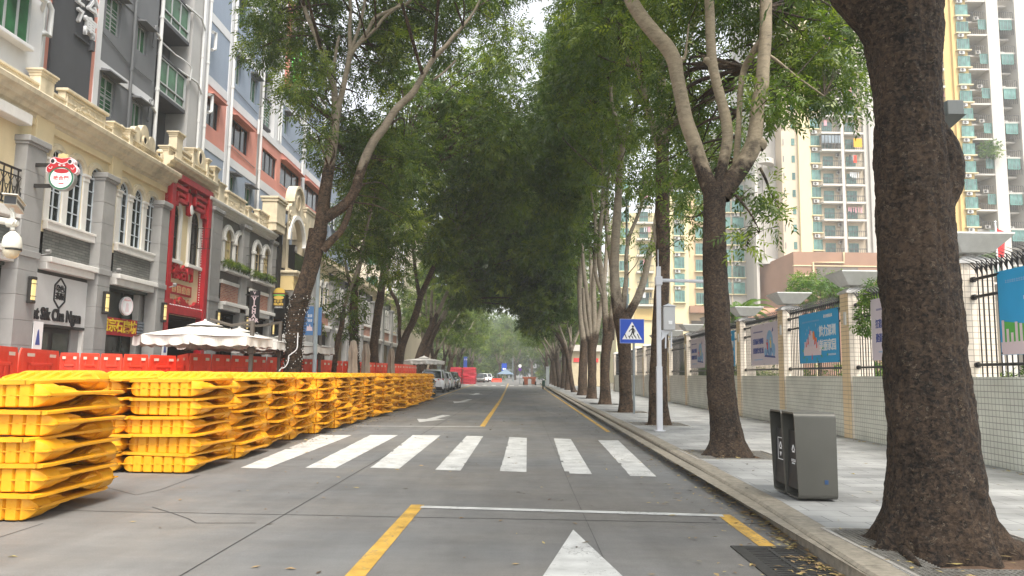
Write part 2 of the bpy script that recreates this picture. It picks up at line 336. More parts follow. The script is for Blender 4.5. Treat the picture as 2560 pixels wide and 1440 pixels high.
def wear(m, amt):                # paint rubbed through to the concrete in speckles and scuffs
    t, b = m.node_tree, m.node_tree.nodes['Principled BSDF']; N = t.nodes.new; L = t.links.new; src = b.inputs['Base Color'].links[0].from_socket
    tc = N('ShaderNodeTexCoord'); n = N('ShaderNodeTexNoise'); n.inputs['Scale'].default_value = 26; n.inputs['Detail'].default_value = 8; n.inputs['Roughness'].default_value = .75; L(tc.outputs['Object'], n.inputs['Vector'])
    k = N('ShaderNodeTexNoise'); k.inputs['Scale'].default_value = 1.7; k.inputs['Detail'].default_value = 5; L(tc.outputs['Object'], k.inputs['Vector'])
    a = N('ShaderNodeMath'); a.operation = 'MULTIPLY_ADD'; a.inputs[1].default_value = .5; L(k.outputs[0], a.inputs[0]); L(n.outputs[0], a.inputs[2])
    r = N('ShaderNodeMapRange'); r.inputs[1].default_value = amt; r.inputs[2].default_value = amt+.07; r.inputs[3].default_value = 0; r.inputs[4].default_value = .85; L(a.outputs[0], r.inputs[0])
    x = N('ShaderNodeMixRGB'); L(r.outputs[0], x.inputs[0]); L(src, x.inputs[1]); x.inputs[2].default_value = (.14, .135, .13, 1); L(x.outputs[0], b.inputs['Base Color'])
wear(WHITE, .83); wear(YEL, .8)
def strip(bd, pts, w, z):
    for (a, c) in zip(pts[:-1], pts[1:]):
        a = Vector((a[0], a[1], 0)); c = Vector((c[0], c[1], 0)); d = (c-a).normalized(); n = Vector((-d.y, d.x, 0))*w/2; k = Vector((0, 0, z))
        bd.quad(a-n+k, c-n+k, c+n+k, a+n+k)
jb = MB()
def wob(a, c, n, s): return [(lerp(a[0], c[0], i/n)+rnd(-s, s), lerp(a[1], c[1], i/n)+rnd(-s, s)) for i in range(n+1)]
lj = [G(600, 1352), G(1103, 1088)]
strip(jb, wob((lj[0].x-.02, 3), (lj[1].x+.05, 110), 90, .006), .015, .0025)
strip(jb, wob((.7, 2), (1.0, 110), 60, .005), .004, .0025)
strip(jb, wob((-4.5, 2), (-4.6, 7.6), 10, .006), .012, .0025)
yy = 8.2
for k in range(18):
    strip(jb, wob((-6.2, yy+.12), (2.5, yy-.05), 16, .008), .012 if k else .016, .0027); yy += 5.05
strip(jb, [G(380, 1268).xy[:], (G(430, 1283).xy[:]), G(470, 1297).xy[:], G(490, 1308).xy[:], (G(640, 1308).xy[:])], .014, .003)
strip(jb, [G(240, 1212).xy[:], G(340, 1238).xy[:], G(400, 1225).xy[:], G(500, 1188).xy[:]], .012, .003)
struct(jb.build('road_joints', JOINT))
mk = MB()                                        # painted markings
st = [((600, 1170), (665, 1172), (880, 1088), (800, 1088)), ((762, 1170), (838, 1171), (995, 1088), (925, 1088)), ((925, 1170), (998, 1172), (1101, 1089), (1032, 1088)),
      ((1087, 1175), (1151, 1177), (1208, 1091), (1166, 1090)), ((1249, 1178), (1316, 1181), (1317, 1095), (1273, 1093)), ((1411, 1184), (1480, 1186), (1427, 1098), (1384, 1096)), ((1575, 1190), (1641, 1192), (1545, 1101), (1495, 1101))]
for q in st:
    P = [G(*p) for p in q]; xa = (P[0].x+P[3].x)/2; xb = (P[1].x+P[2].x)/2; m = 26       # stripes with chipped edges
    for i in range(m):
        t0, t1 = i/m, (i+1)/m
        a = P[0].lerp(P[3], t0); c = P[1].lerp(P[2], t0); a2 = P[0].lerp(P[3], t1); c2 = P[1].lerp(P[2], t1); e = rnd(0, .012)
        if rnd(0, 1) < .04: e = rnd(.03, .09)
        mk.quad(a+Vector((e, 0, .004)), c+Vector((0, 0, .004)), c2+Vector((0, 0, .004)), a2+Vector((e, 0, .004)))
def band(a, c, w, z=.004): strip(mk, [a, c], w, z)
band(G(1052, 1268).xy[:], G(1808, 1290).xy[:], .14, .006)
band(G(885, 1065).xy[:], G(1205, 1067).xy[:], .15)
ar = [G(1433, 1325), G(1548, 1440), G(1360, 1440)]                # straight-on arrow ahead of the camera
apex = ar[0]; z4 = Vector((0, 0, .004)); bl = Vector((.12, 5.55, 0)); brr = Vector((.86, 5.55, 0))
mk.quad(apex+z4, brr+z4, bl+z4); mk.quad(Vector((.42, 5.55, .004)), Vector((.56, 5.55, .004)), Vector((.56, 3.3, .004)), Vector((.42, 3.3, .004)))
def arrow(cx, cy, L_, w, ang, z=.004):
    c, s_ = math.cos(ang), math.sin(ang)
    tr = lambda x, y: Vector((cx+x*c-y*s_, cy+x*s_+y*c, z))
    mk.quad(tr(-w/2, -L_*.1), tr(0, -L_*.5), tr(w/2, -L_*.1)); mk.quad(tr(-w*.16, -L_*.1), tr(w*.16, -L_*.1), tr(w*.16, L_*.5), tr(-w*.16, L_*.5))
p = G(1083, 1047); arrow(p.x, p.y+.2, 4.2, .95, math.radians(-6)); p = G(1157, 1003); arrow(p.x, p.y, 6, .9, math.radians(-4))
p = G(1190, 985); arrow(p.x, p.y, 6, 1.1, 0)
for (px, py) in ((1320, 983), (1328, 975), (1205, 980), (1205, 973)): q = G(px, py); mk.quad(q+Vector((-.9, -.25, .004)), q+Vector((.9, -.25, .004)), q+Vector((.9, .25, .004)), q+Vector((-.9, .25, .004)))
for k in range(9): x0 = -7.2+1.2*k; mk.quad(Vector((x0, 101, .004)), Vector((x0+.55, 101, .004)), Vector((x0+.55, 105, .004)), Vector((x0, 105, .004)))
struct(mk.build('white_road_markings', WHITE))
mk = MB()
band((-1.193, 5.862), G(1045, 1262).xy[:], .15); band((-1.193, 5.86), (-1.35, 2.6), .15)
band(G(1808, 1287).xy[:], G(1921, 1368).xy[:], .15)
strip(mk, [(-1.03, 22.2), (-1.05, 45), (-1.25, 75), (-1.7, 125)], .15, .004)
strip(mk, [(2.42, 20.8), (2.52, 40), (2.62, 60), (2.9, 100)], .11, .004)
strip(mk, [(-5.0, 44), (-5.3, 55), (-5.8, 80), (-6.4, 110)], .13, .004)
q = G(1985, 1437); strip(mk, [(2.0, 5.9), (2.05, 3)], .15, .004)
struct(mk.build('yellow_road_markings', YEL))
# kerb stones and pavements
KERB = mat('weathered_granite_kerb', (.27, .24, .19), .8, var=.25, vs=14, bump=.35, bs=70, dirt=.35)
def kerbrun(name, fn, side, y0, y1, step):
    kb = MB(); y = y0
    while y < y1:
        a, c = y+.004, min(y+step, y1)-.004; w = .26*side; j = rnd(-.003, .003)
        for (ya, yb) in ((a, c),):
            xa, xb = fn(ya), fn(yb); h = .15+j; r = .022*side
            kb.add([(xa, ya, 0), (xa, ya, h-.022), (xa+r, ya, h), (xa+w, ya, h), (xb, yb, 0), (xb, yb, h-.022), (xb+r, yb, h), (xb+w, yb, h)],
                   [(0, 4, 5, 1), (1, 5, 6, 2), (2, 6, 7, 3), (0, 1, 2, 3), (4, 7, 6, 5)])
        y += step
    kb.quad((fn(y0)+.01*side, y0, .12), (fn(y1)+.01*side, y1, .12), (fn(y1)+.2*side, y1, .12), (fn(y0)+.2*side, y0, .12))
    return struct(kb.build(name, KERB))
kerbrun('kerb', kerbR, 1, -4, 128, .98); kerbrun('kerb', kerbL, -1, -4, 128, 2)
SLAB = brickmat('grey_granite_paving', (.28, .283, .277), (.35, .352, .342), (.13, .13, .125), .6, .3, .006, rough=.62, bump=.25, var=.4)
# the paving pattern lies flat: drive it by x and y instead of height
t = SLAB.node_tree
for n in t.nodes:
    if n.bl_idname == 'ShaderNodeCombineXYZ':
        sp = [k for k in t.nodes if k.bl_idname == 'ShaderNodeSeparateXYZ'][0]
        for l in list(t.links):
            if l.to_node == n: t.links.remove(l)
        t.links.new(sp.outputs[0], n.inputs[0]); t.links.new(sp.outputs[1], n.inputs[1])
def pave(name, fa, fb, z, y0, y1, m, holes=()):
    pb = MB(); ys = sorted(set([y0, y1]+[y for y in (0, 5.8, 8.7, 17.3, 30, 44, 49, 55, 62, 100) if y0 < y < y1]+[h for hh in holes for h in hh[2:4]]))
    for a, c in zip(ys[:-1], ys[1:]):
        mid = (a+c)/2; hs = [h for h in holes if h[2] <= mid <= h[3]]
        if hs:
            h = hs[0]
            pb.quad((fa(a), a, z), (h[0], a, z), (h[0], c, z), (fa(c), c, z)); pb.quad((h[1], a, z), (fb(a), a, z), (fb(c), c, z), (h[1], c, z))
        else: pb.quad((fa(a), a, z), (fb(a), a, z), (fb(c), c, z), (fa(c), c, z))
    return struct(pb.build(name, m))
PITS = [(2.78, 4.35, 5.35, 7.15), (2.98, 4.5, 12.9, 14.5), (3.2, 4.7, 21.3, 22.9), (3.3, 4.8, 28.4, 29.9), (3.4, 4.8, 36.3, 37.7), (3.6, 4.9, 45, 46.4), (3.7, 5.0, 52, 53.4), (3.7, 5.1, 61.4, 62.8)]
pave('sidewalk', lambda y: kerbR(y)+.25, lambda y: wallX(y)+.3, .15, -4, 128, SLAB, PITS)
PAVL = brickmat('left_paving', (.22, .21, .2), (.27, .26, .24), (.12, .12, .11), .4, .4, .006, rough=.8, bump=.1, var=.25)
pave('pavement', lambda y: -24, lambda y: kerbL(y)-.25, .15, -4, 128, PAVL)
YARD = mat('compound_ground', (.14, .13, .1), .9, var=.3, vs=1)
pave('yard', lambda y: wallX(y)+.3, lambda y: 90, .12, 2, 200, YARD)
SOIL = mat('tree_pit_soil', (.11, .065, .038), .95, var=.4, vs=8, bump=.8, bs=40)
GRATE = mat('galvanised_grate', (.3, .29, .26), .5, var=.3, vs=12, metal=.6)
STEEL = mat('pit_edge_steel', (.42, .4, .37), .5, var=.2, vs=10, metal=.3)
IRON = mat('drain_cast_iron', (.06, .058, .055), .6, var=.3, vs=14, metal=.5)
for i, (x0, x1, y0, y1) in enumerate(PITS):
    sb = MB(); n = 10
    for a in range(n):
        for c in range(n):
            f = lambda i_, j_: (lerp(x0, x1, i_/n), lerp(y0, y1, j_/n), .085+.035*math.exp(-((i_/n-.5)**2+(j_/n-.5)**2)*14)+.012*math.sin(i_*5.1+j_*3.7))
            sb.quad(f(a, c), f(a+1, c), f(a+1, c+1), f(a, c+1))
    struct(sb.build('tree_pit_soil', SOIL))
    if i > 3: continue
    nm = ['foreground tree', 'forked second tree', 'tree behind the white pole', 'tree beside the crossing sign'][i]
    t = thing('tree_grate', 'steel grid grate set in the pavement round the '+nm, 'tree grate', ((x0+x1)/2, (y0+y1)/2, .15), group='tree pit grates')
    e = MB(); e.box(x0-.03, x1+.03, .1, .158, y0-.03, y0); e.box(x0-.03, x1+.03, .1, .158, y1, y1+.03); e.box(x0-.03, x0, .1, .158, y0, y1); e.box(x1, x1+.03, .1, .158, y0, y1); e.build('frame', STEEL, t)
    g = MB(); hx0, hx1, hy0, hy1 = (x0+.3, x1-.3, y0+.4, y1-.3) if i == 0 else (x0+.36, x1-.36, y0+.3, y1-.36); s_ = .042 if i == 0 else .055
    yv = y0+.02
    while yv < y1:
        if yv < hy0 or yv > hy1: g.box(x0, x1, .137, .147, yv, yv+.005)
        else: g.box(x0, hx0, .137, .147, yv, yv+.005); g.box(hx1, x1, .137, .147, yv, yv+.005)
        yv += s_
    xv = x0+.02
    while xv < x1:
        if xv < hx0 or xv > hx1: g.box(xv, xv+.005, .138, .1475, y0, y1)
        else: g.box(xv, xv+.005, .138, .1475, y0, hy0); g.box(xv, xv+.005, .138, .1475, hy1, y1)
        xv += s_
    g.build('grid', GRATE, t)
# raised steel lip at the near edge of the first pit
# drain grate in the gutter
dl = G(1878, 1371); t = thing('drain_grate', 'dark iron slotted drain grate in the gutter beside the kerb', 'drain grate', (2.2, 6.35, 0))
b = MB(); b.quad((1.93, 5.75, .0035), (2.47, 5.75, .0035), (2.47, 7.0, .0035), (1.93, 7.0, .0035)); b.build('pit', mat('pit_black', (.008, .008, .008), .9), t)
b = MB(); b.box(1.9, 2.0, -.05, .012, 5.7, 7.05); b.box(2.42, 2.47, -.05, .012, 5.7, 7.05); b.box(2.19, 2.225, -.05, .014, 5.75, 7.0); b.box(2.0, 2.42, -.05, .012, 5.7, 5.76); b.box(2.0, 2.42, -.05, .012, 6.97, 7.05)
yv = 5.8
while yv < 6.95: b.box(2.0, 2.42, -.04, .011, yv, yv+.028); yv += .062
b.build('bars', IRON, t)
# fallen leaves
LIT = bpy.data.materials.new('fallen_leaf'); t_, bs_ = nodes(LIT); at = t_.nodes.new('ShaderNodeAttribute'); at.attribute_name = 'lv'; cr = t_.nodes.new('ShaderNodeValToRGB'); e = cr.color_ramp.elements
e[0].color = (.05, .03, .015, 1); e[0].position = .1; e[1].color = (.42, .34, .12, 1); e[1].position = .9; k = e.new(.5); k.color = (.3, .2, .09, 1); t_.links.new(at.outputs['Fac'], cr.inputs[0]); t_.links.new(cr.outputs[0], bs_.inputs['Base Color']); bs_.inputs['Roughness'].default_value = .7
def litter(name, pts, s0, s1):
    vs, fs, lv = [], [], []
    for (x, y, z) in pts:
        s = rnd(s0, s1); a = rnd(0, 6.28); c, d = math.cos(a)*s, math.sin(a)*s; w = rnd(.25, .42); n = len(vs); cu = rnd(.02, .35)*s
        vs += [(x-c, y-d, z+.004), (x+d*w, y-c*w, z+rnd(0, cu)+.005), (x+c, y+d, z+.004+rnd(0, cu)*1.2), (x-d*w, y+c*w, z+rnd(0, cu)+.005)]; fs += [(n, n+1, n+2), (n, n+2, n+3)]; lv += [rnd(0, 1)]*4
    me = bpy.data.meshes.new(name); me.from_pydata(vs, [], fs); at = me.attributes.new('lv', 'FLOAT', 'POINT'); at.data.foreach_set('value', lv); me.materials.append(LIT)
    o = bpy.data.objects.new(name, me); COL.objects.link(o); return struct(o, 'stuff')
L_ = []
for i in range(2600):
    y = 5.5+rnd(0, 1)**1.5*60; L_.append((kerbR(y)-.03-abs(random.gauss(0, .13)) if rnd(0, 1) < .85 else kerbR(y)-rnd(0, 1.1), y, .004+rnd(0, .02)))
for i in range(420): L_.append((rnd(-4.4, 2.3), rnd(5.6, 45), .003))
for i in range(1200): y = rnd(16, 60); L_.append((-4.75+.02*(20-y)*0-abs(random.gauss(0, .35))*-1, y, .003))
for i in range(260): y = rnd(4.5, 30); L_.append((rnd(kerbR(y)+.1, wallX(y)-.1), y, .153))
for i in range(500): y = rnd(6, 40); L_.append((wallX(y)-.03-abs(random.gauss(0, .13)), y, .155))
for (x0, x1, y0, y1) in PITS[:4]:
    for i in range(70): L_.append((rnd(x0, x1), rnd(y0, y1), .155))
litter('fallen_leaves', L_, .018, .05)
# ================================================================ boundary wall with fence panels (right)
TILE = brickmat('grey_green_wall_tiles', (.70, .71, .62), (.75, .75, .66), (.3, .29, .25), .098, .098, .006, offset=0, rough=.28, bump=.25, var=.18, spec=.5)
PIL_LIT = brickmat('warm_lit_pillar_tiles', (.78, .60, .36), (.82, .64, .40), (.38, .27, .17), .3, .098, .006, offset=0, rough=.3, bump=.25, var=.12, spec=.5)  # pillar tiles again, warm light on the road side put into the colour
PIL = brickmat('beige_pillar_tiles', (.68, .60, .5), (.72, .64, .54), (.32, .27, .22), .098, .098, .006, offset=0, rough=.3, bump=.25, var=.12, spec=.5)
CAPM = mat('pillar_cap_stone', (.58, .57, .55), .7, var=.15, vs=6, dirt=.25)
BLK = mat('black_fence_iron', (.012, .012, .013), .45, var=.2, vs=20, spec=.5)
LAMPM = mat('grey_lamp_bowl', (.62, .62, .6), .55, var=.12, vs=5, dirt=.15)
pil_y = [8.3, 13.0, 17.75, 22.45, 27.15, 31.9, 36.7, 41.5, 46.3, 51.1, 55.9, 60.7, 65.5, 70.3]
wl = thing('boundary_wall', 'low pale tiled wall along the pavement with tiled pillars', 'wall', (wallX(30), 30, .15))
b = MB()
for a, c in zip(pil_y[:-1], pil_y[1:]):
    x0, x1 = wallX(a+.45), wallX(c); b.add([(x0+.1, a+.45, .12), (x0+.1, a+.45, 1.56), (x0+.36, a+.45, 1.56), (x0+.36, a+.45, .12), (x1+.1, c, .12), (x1+.1, c, 1.56), (x1+.36, c, 1.56), (x1+.36, c, .12)], [(0, 4, 5, 1), (1, 5, 6, 2), (2, 6, 7, 3)])
a = pil_y[0]; b.add([(wallX(2)+.1, 2, .12), (wallX(2)+.1, 2, 1.56), (wallX(2)+.36, 2, 1.56), (wallX(a)+.1, a, .12), (wallX(a)+.1, a, 1.56), (wallX(a)+.36, a, 1.56)], [(0, 3, 4, 1), (1, 4, 5, 2)])
b.build('tiled_wall', TILE, wl)
for y in pil_y:
    x = wallX(y)+.05; b = MB(); b.box(x, x+.55, .12, 3.48, y, y+.44)
    b.m = 1; b.add([(x-.003, y-.002, .12), (x-.003, y+.442, .12), (x-.003, y+.442, 3.48), (x-.003, y-.002, 3.48)], [(0, 1, 2, 3)])
    po = b.build('pillar', [PIL, PIL_LIT], wl)
    c = MB(); c.box(x-.05, x+.6, 3.48, 3.52, y-.05, y+.49); c.add([(x-.05, y-.05, 3.52), (x+.6, y-.05, 3.52), (x+.6, y+.49, 3.52), (x-.05, y+.49, 3.52), (x+.1, y+.1, 3.62), (x+.45, y+.1, 3.62), (x+.45, y+.34, 3.62), (x+.1, y+.34, 3.62)], [(0, 1, 5, 4), (1, 2, 6, 5), (2, 3, 7, 6), (3, 0, 4, 7), (4, 5, 6, 7)]); c.build('cap', CAPM, po)
    c = MB(); c.box(x-.035, x-.004, 2.75, 3.05, y+.1, y+.2); c.build('sensor_box', mat('white_plastic', (.6, .6, .58), .5), po)
for i, y in enumerate(pil_y[1:9]):
    x = wallX(y)+.32; t = thing('pillar_lamp', 'grey tapered lamp bowl on top of the %s fence pillar from the camera' % ['nearest', 'second', 'third', 'fourth', 'fifth', 'sixth', 'seventh', 'eighth'][i], 'lamp', (x, y+.22, 3.62), group='bowl lamps on the fence pillars')
    b = MB(); z = 3.62; r0, r1 = .26, .5
    b.lathe((x, y+.22, z), [(.09, 0), (.09, .05)], 12); b.build('neck', LAMPM, t)
    b = MB(); vs = []
    for (r, zz) in ((r0, z+.05), (r1, z+.33), (r1, z+.36), (r1-.04, z+.36)): vs += [(x-r, y+.22-r, zz), (x+r, y+.22-r, zz), (x+r, y+.22+r, zz), (x-r, y+.22+r, zz)]
    b.add(vs, [(j*4+k, j*4+(k+1) % 4, j*4+4+(k+1) % 4, j*4+4+k) for j in range(3) for k in range(4)]+[(3, 2, 1, 0), (12, 13, 14, 15)]); b.build('bowl', LAMPM, t)
ordn = ['nearest', 'second', 'third', 'fourth', 'fifth', 'sixth', 'seventh', 'eighth', 'ninth', 'tenth', 'eleventh', 'twelfth', 'thirteenth']
for i, (a, c) in enumerate(zip(pil_y[:-1], pil_y[1:])):
    y0, y1 = a+.44, c; x = lambda y: wallX(y)+.23
    t = thing('iron_fence_panel', 'black iron railing panel with curled spikes, %s bay of the wall' % ordn[i], 'fence', (x(y0), y0, 1.56), group='railing panels between pillars')
    r = MB()
    for z in (3.2, 2.9, 1.76): r.tube([(x(y0)-.01, y0, z), (x(y1)-.01, y1, z)], .026, 6)
    r.build('rail', BLK, t)
    if i < 9:
        for z in (3.2, 2.9, 1.76):
            for yy in (y0+.03, y1-.03): f = MB(); f.tube([(x(yy), yy-.025, z), (x(yy), yy+.025, z)], .05, 10); f.build('rail_boss', BLK, t)
    n = 30 if i < 7 else 20; bb = MB(); sp_ = bb
    for k in range(n):
        y = lerp(y0+.16, y1-.16, k/(n-1)); xx = x(y)
        bb.tube([(xx, y, 1.56), (xx, y, 3.36)], .012, 5)
        sp_.tube([(xx, y, 3.34), (xx, y, 3.38), (xx, y, 3.5)], [.012, .022, .002], 5)
        if i < 8:
            for s_ in (-1, 1): sp_.tube([(xx, y, 3.27), (xx-.02, y+s_*.04, 3.37), (xx-.07, y+s_*.1, 3.46), (xx-.16, y+s_*.14, 3.5)] if s_ > 0 else [(xx, y, 3.27), (xx-.04, y-.03, 3.38), (xx-.14, y-.06, 3.47), (xx-.3, y-.08, 3.52)], [.011, .011, .008, .002], 4)
    bb.build('bars', BLK, t)
# banners hung on the railings
BLUE = mat('blue_banner_print', (.03, .36, .68), .55, var=.06, vs=2)
PINKW = mat('pale_lilac_banner_print', (.68, .60, .66), .55, var=.05, vs=2)
WTXT = mat('white_print', (.8, .8, .8), .6); NAVY = mat('navy_print', (.06, .09, .3), .6); BL2 = mat('sky_print', (.25, .45, .68), .6); OR = mat('orange_print', (.8, .25, .05), .6)
REDP = mat('red_print', (.7, .05, .05), .6); GRN = mat('green_print', (.12, .45, .08), .6); PKP = mat('pink_print', (.75, .6, .62), .6); YLP = mat('yellow_print', (.8, .6, .1), .6)
def banner(i, y0, y1, kind, label):
    # runs along the wall; text reads towards the camera, so u = -y
    xa = wallX((y0+y1)/2)+.16; fr = Fr((xa, y1, 0), (.0-.02, -1, 0), (-1, .02, 0)); w = y1-y0
    t = thing('banner', label, 'banner', (xa, (y0+y1)/2, 1.9), group='banners tied to the railings')
    b = MB(fr); b.box(0, w, 1.9, 3.22, -.004, .004); sheet = b.build('sheet', BLUE if kind in 'BC' else PINKW, t)
    e = MB(fr)
    for u in (.03, w/2, w-.03):
        for z in (1.93, 3.19): e.disc(u, z, .014, .004, .012, 8)
    e.build('eyelet', BLK, t)
    if kind == 'B':
        text('魅力深圳', .3, WTXT, t, fr, w*.74, 2.68, .008, 'slogan', sx=.92, bold=.006); text('美丽家园', .3, WTXT, t, fr, w*.74, 2.32, .008, 'slogan', sx=.92, bold=.006)
        text('讲文明树新风', .095, WTXT, t, fr, w*.76, 3.06, .008, 'small_print'); dashes(t, fr, w*.09, w*.54, 3.0, .04, BL2); dashes(t, fr, w*.75, w*.93, 2.1, .045, WTXT)
        a = MB(fr); a.disc(w*.73, 2.1, .03, .005, .008, 10); a.build('leaf_mark', GRN, t)
        a = MB(fr)
        for k in range(13):
            uu = .42+k*.085; h = .2+.32*math.exp(-((k-6)/3.5)**2)+rnd(-.04, .08); a.box(uu-.03, uu+.035, 2.12, 2.2+h, .004, .008+.001*(k % 2))
        a.prism([(.36, 2.1), (1.58, 2.1), (1.62, 2.28), (1.5, 2.34), (.4, 2.34), (.33, 2.22)], .004, .0115); a.build('printed_skyline', PKP, t)
        a = MB(fr)
        for (u, z, s_) in ((.68, 2.5, .09), (.84, 2.72, .07), (1.18, 2.5, .1), (1.3, 2.38, .08), (.55, 2.4, .06), (.95, 2.07, .07)): a.prism([(u-s_*.4, z-s_*1.3), (u+s_*.5, z-s_), (u+s_*.3, z+s_*1.2), (u-s_*.1, z+s_*.6)], .0125, .0145)
        a.build('printed_flower', REDP, t)
        a = MB(fr); a.disc(1.1, 2.62, .075, .0125, .0145, 14, .12); a.disc(1.27, 2.5, .05, .0125, .0145); a.build('printed_flower', OR, t)
        a = MB(fr)
        for (u, z, s_) in ((.6, 2.78, .03), (.75, 2.84, .03), (1.25, 2.88, .035), (1.38, 2.75, .03), (.5, 2.68, .03)): a.prism([(u-s_, z), (u, z-1.6*s_), (u+s_, z), (u, z+1.4*s_)], .004, .008)
        a.build('printed_drop', BL2, t)
        a = MB(fr)
        for (u, z, an) in ((.33, 2.2, 2.4), (.4, 2.08, 3.6), (1.58, 2.1, -.5), (1.66, 2.25, .3), (.6, 2.04, 4.2), (1.3, 2.04, 5)):
            a.prism([(u, z), (u+.05*math.cos(an+.5), z+.05*math.sin(an+.5)), (u+.14*math.cos(an), z+.14*math.sin(an)), (u+.05*math.cos(an-.5), z+.05*math.sin(an-.5))], .0125, .0145)
        a.build('printed_leaf', GRN, t)
    elif kind == 'P':
        text('打造城市文明典范', .2, NAVY, t, fr, w*.29, 2.66, .008, 'slogan', sx=.72, bold=.004); text('建设现代文明之城', .2, NAVY, t, fr, w*.29, 2.36, .008, 'slogan', sx=.72, bold=.004)
        dashes(t, fr, w*.1, w*.46, 2.98, .04, NAVY); dashes(t, fr, w*.12, w*.46, 2.08, .03, BL2)
        a = MB(fr); a.disc(w*.72, 2.56, .34, .004, .007, 28, .42); a.disc(w*.86, 2.36, .14, .0045, .008, 20, .2); a.disc(w*.57, 2.3, .15, .005, .0085, 20, .14); a.build('printed_cloud', BL2, t)
        for (u, z, m) in ((w*.64, 2.5, REDP), (w*.76, 2.55, YLP)):
            a = MB(fr); a.prism([(u-.05, z-.12), (u+.06, z-.12), (u+.04, z+.12), (u-.03, z+.12)], .009, .011); a.disc(u, z+.17, .035, .009, .011, 10); a.prism([(u-.05, z), (u-.13, z+.1), (u-.11, z+.12), (u-.02, z+.06)], .009, .011); a.build('printed_runner', m, t)
            a = MB(fr); a.prism([(u-.04, z-.13), (u-.12, z-.34), (u-.08, z-.35), (u, z-.15)], .009, .011); a.prism([(u+.01, z-.13), (u+.12, z-.28), (u+.15, z-.25), (u+.05, z-.12)], .009, .011); a.build('printed_legs', NAVY, t)
        a = MB(fr); a.prism([(w*.8, 2.9), (w*.86, 2.95), (w*.84, 3.06), (w*.82, 2.97)], .009, .011); a.prism([(w*.52, 2.16), (w*.92, 2.1), (w*.9, 2.16), (w*.56, 2.22)], .009, .011); a.build('printed_star', NAVY, t)
    elif kind == 'C':
        for k, s_ in enumerate(('富强', '自由', '爱国')): text(s_, .25, WTXT, t, fr, .85, 2.62-.27*k+.04, .008, 'slogan', sx=.9, bold=.006)
        dashes(t, fr, .2, .95, 3.04, .05, BL2); dashes(t, fr, 1.0, 1.8, 3.04, .055, WTXT, step=.13)
        a = MB(fr); a.prism([(.02, 1.905), (w-.02, 1.905), (w-.02, 2.1), (.02, 2.1)], .004, .009)
        for k in range(int(w/.11)):
            h = [.34, .2, .14, .3, .27, .12, .3, .22, .1, .25][k % 10]; a.box(.06+k*.11, .12+k*.11, 2.08, 2.1+h, .009+.0005*(k % 2), .012)
        a.build('printed_skyline', PKP, t)
        a = MB(fr); a.prism([(.12, 2.1), (w-.1, 2.1), (w-.1, 2.2), (w*.6, 2.18), (.9, 2.33), (.12, 2.42)], .004, .0065); a.build('printed_hill', GRN, t)
banner(0, 9.3, 12.13, 'C', 'blue banner with white slogans and white printed skyline, nearest on the railings')
banner(1, 14.0, 16.75, 'P', 'pale lilac banner half hidden behind the big foreground trunk')
banner(2, 18.55, 21.3, 'B', 'blue banner with white slogan and colourful printed city bouquet')
banner(3, 23.2, 26.05, 'P', 'pale lilac banner with two printed runners, left of the blue bouquet banner')
banner(4, 28.2, 30.9, 'B', 'blue banner mostly hidden behind the forked tree trunk')
banner(5, 33.2, 36.2, 'P', 'pale lilac banner left of the forked tree trunk, farthest lilac one')
# ================================================================ street furniture on the right pavement
BINM = mat('bronze_grey_bin_metal', (.10, .098, .085), .42, var=.06, vs=3, metal=.35, spec=.5, bump=.05, bs=120)
BIND = mat('bin_dark_door', (.022, .022, .022), .5, var=.1, vs=6); BLKV = mat('black_void', (.004, .004, .004), .9)
t = thing('litter_bin', 'twin bronze grey recycling bin with open dark fronts facing the road', 'litter bin', (3.32, 9.05, .15), rz=0)
X0, X1, Y0, Y1, Z0, Z1 = 3.08, 3.53, 8.66, 9.5, .17, 1.12
def rrect(y0, y1, z0, z1, r, n=6):
    pts = []
    for (cy, cz, a0) in ((y1-r, z1-r, 0), (y0+r, z1-r, 90), (y0+r, z0+r, 180), (y1-r, z0+r, 270)):
        for k in range(n+1): a = math.radians(a0+90*k/n); pts.append((cy+r*math.cos(a), cz+r*math.sin(a)))
    return pts
sh = MB(); tk = .02
for k, (y0, y1) in enumerate(((Y0, 9.075), (9.085, Y1))):      # each bin is a rounded tube lying across, open to the road
    o = rrect(y0, y1, Z0, Z1, .055, 8); ii = rrect(y0+tk, y1-tk, Z0+tk, Z1-tk, .04, 8); n = len(o); lean = lambda z: .035*(z-Z0)/(Z1-Z0)-.02
    vs = [(X0-lean(z), y, z) for y, z in o]+[(X1, y, z) for y, z in o]+[(X0-lean(z), y, z) for y, z in ii]+[(X1-.03, y, z) for y, z in ii]
    sh.add(vs, [(i, n+i, n+(i+1) % n, (i+1) % n) for i in range(n)]+[(2*n+i, 2*n+(i+1) % n, 3*n+(i+1) % n, 3*n+i) for i in range(n)]+[(i, (i+1) % n, 2*n+(i+1) % n, 2*n+i) for i in range(n)]+[tuple(range(n, 2*n))])
sh.build('shell', BINM, t, smooth=30)
frb = Fr((0, 9.5, 0), (0, -1, 0), (-1, 0, 0))
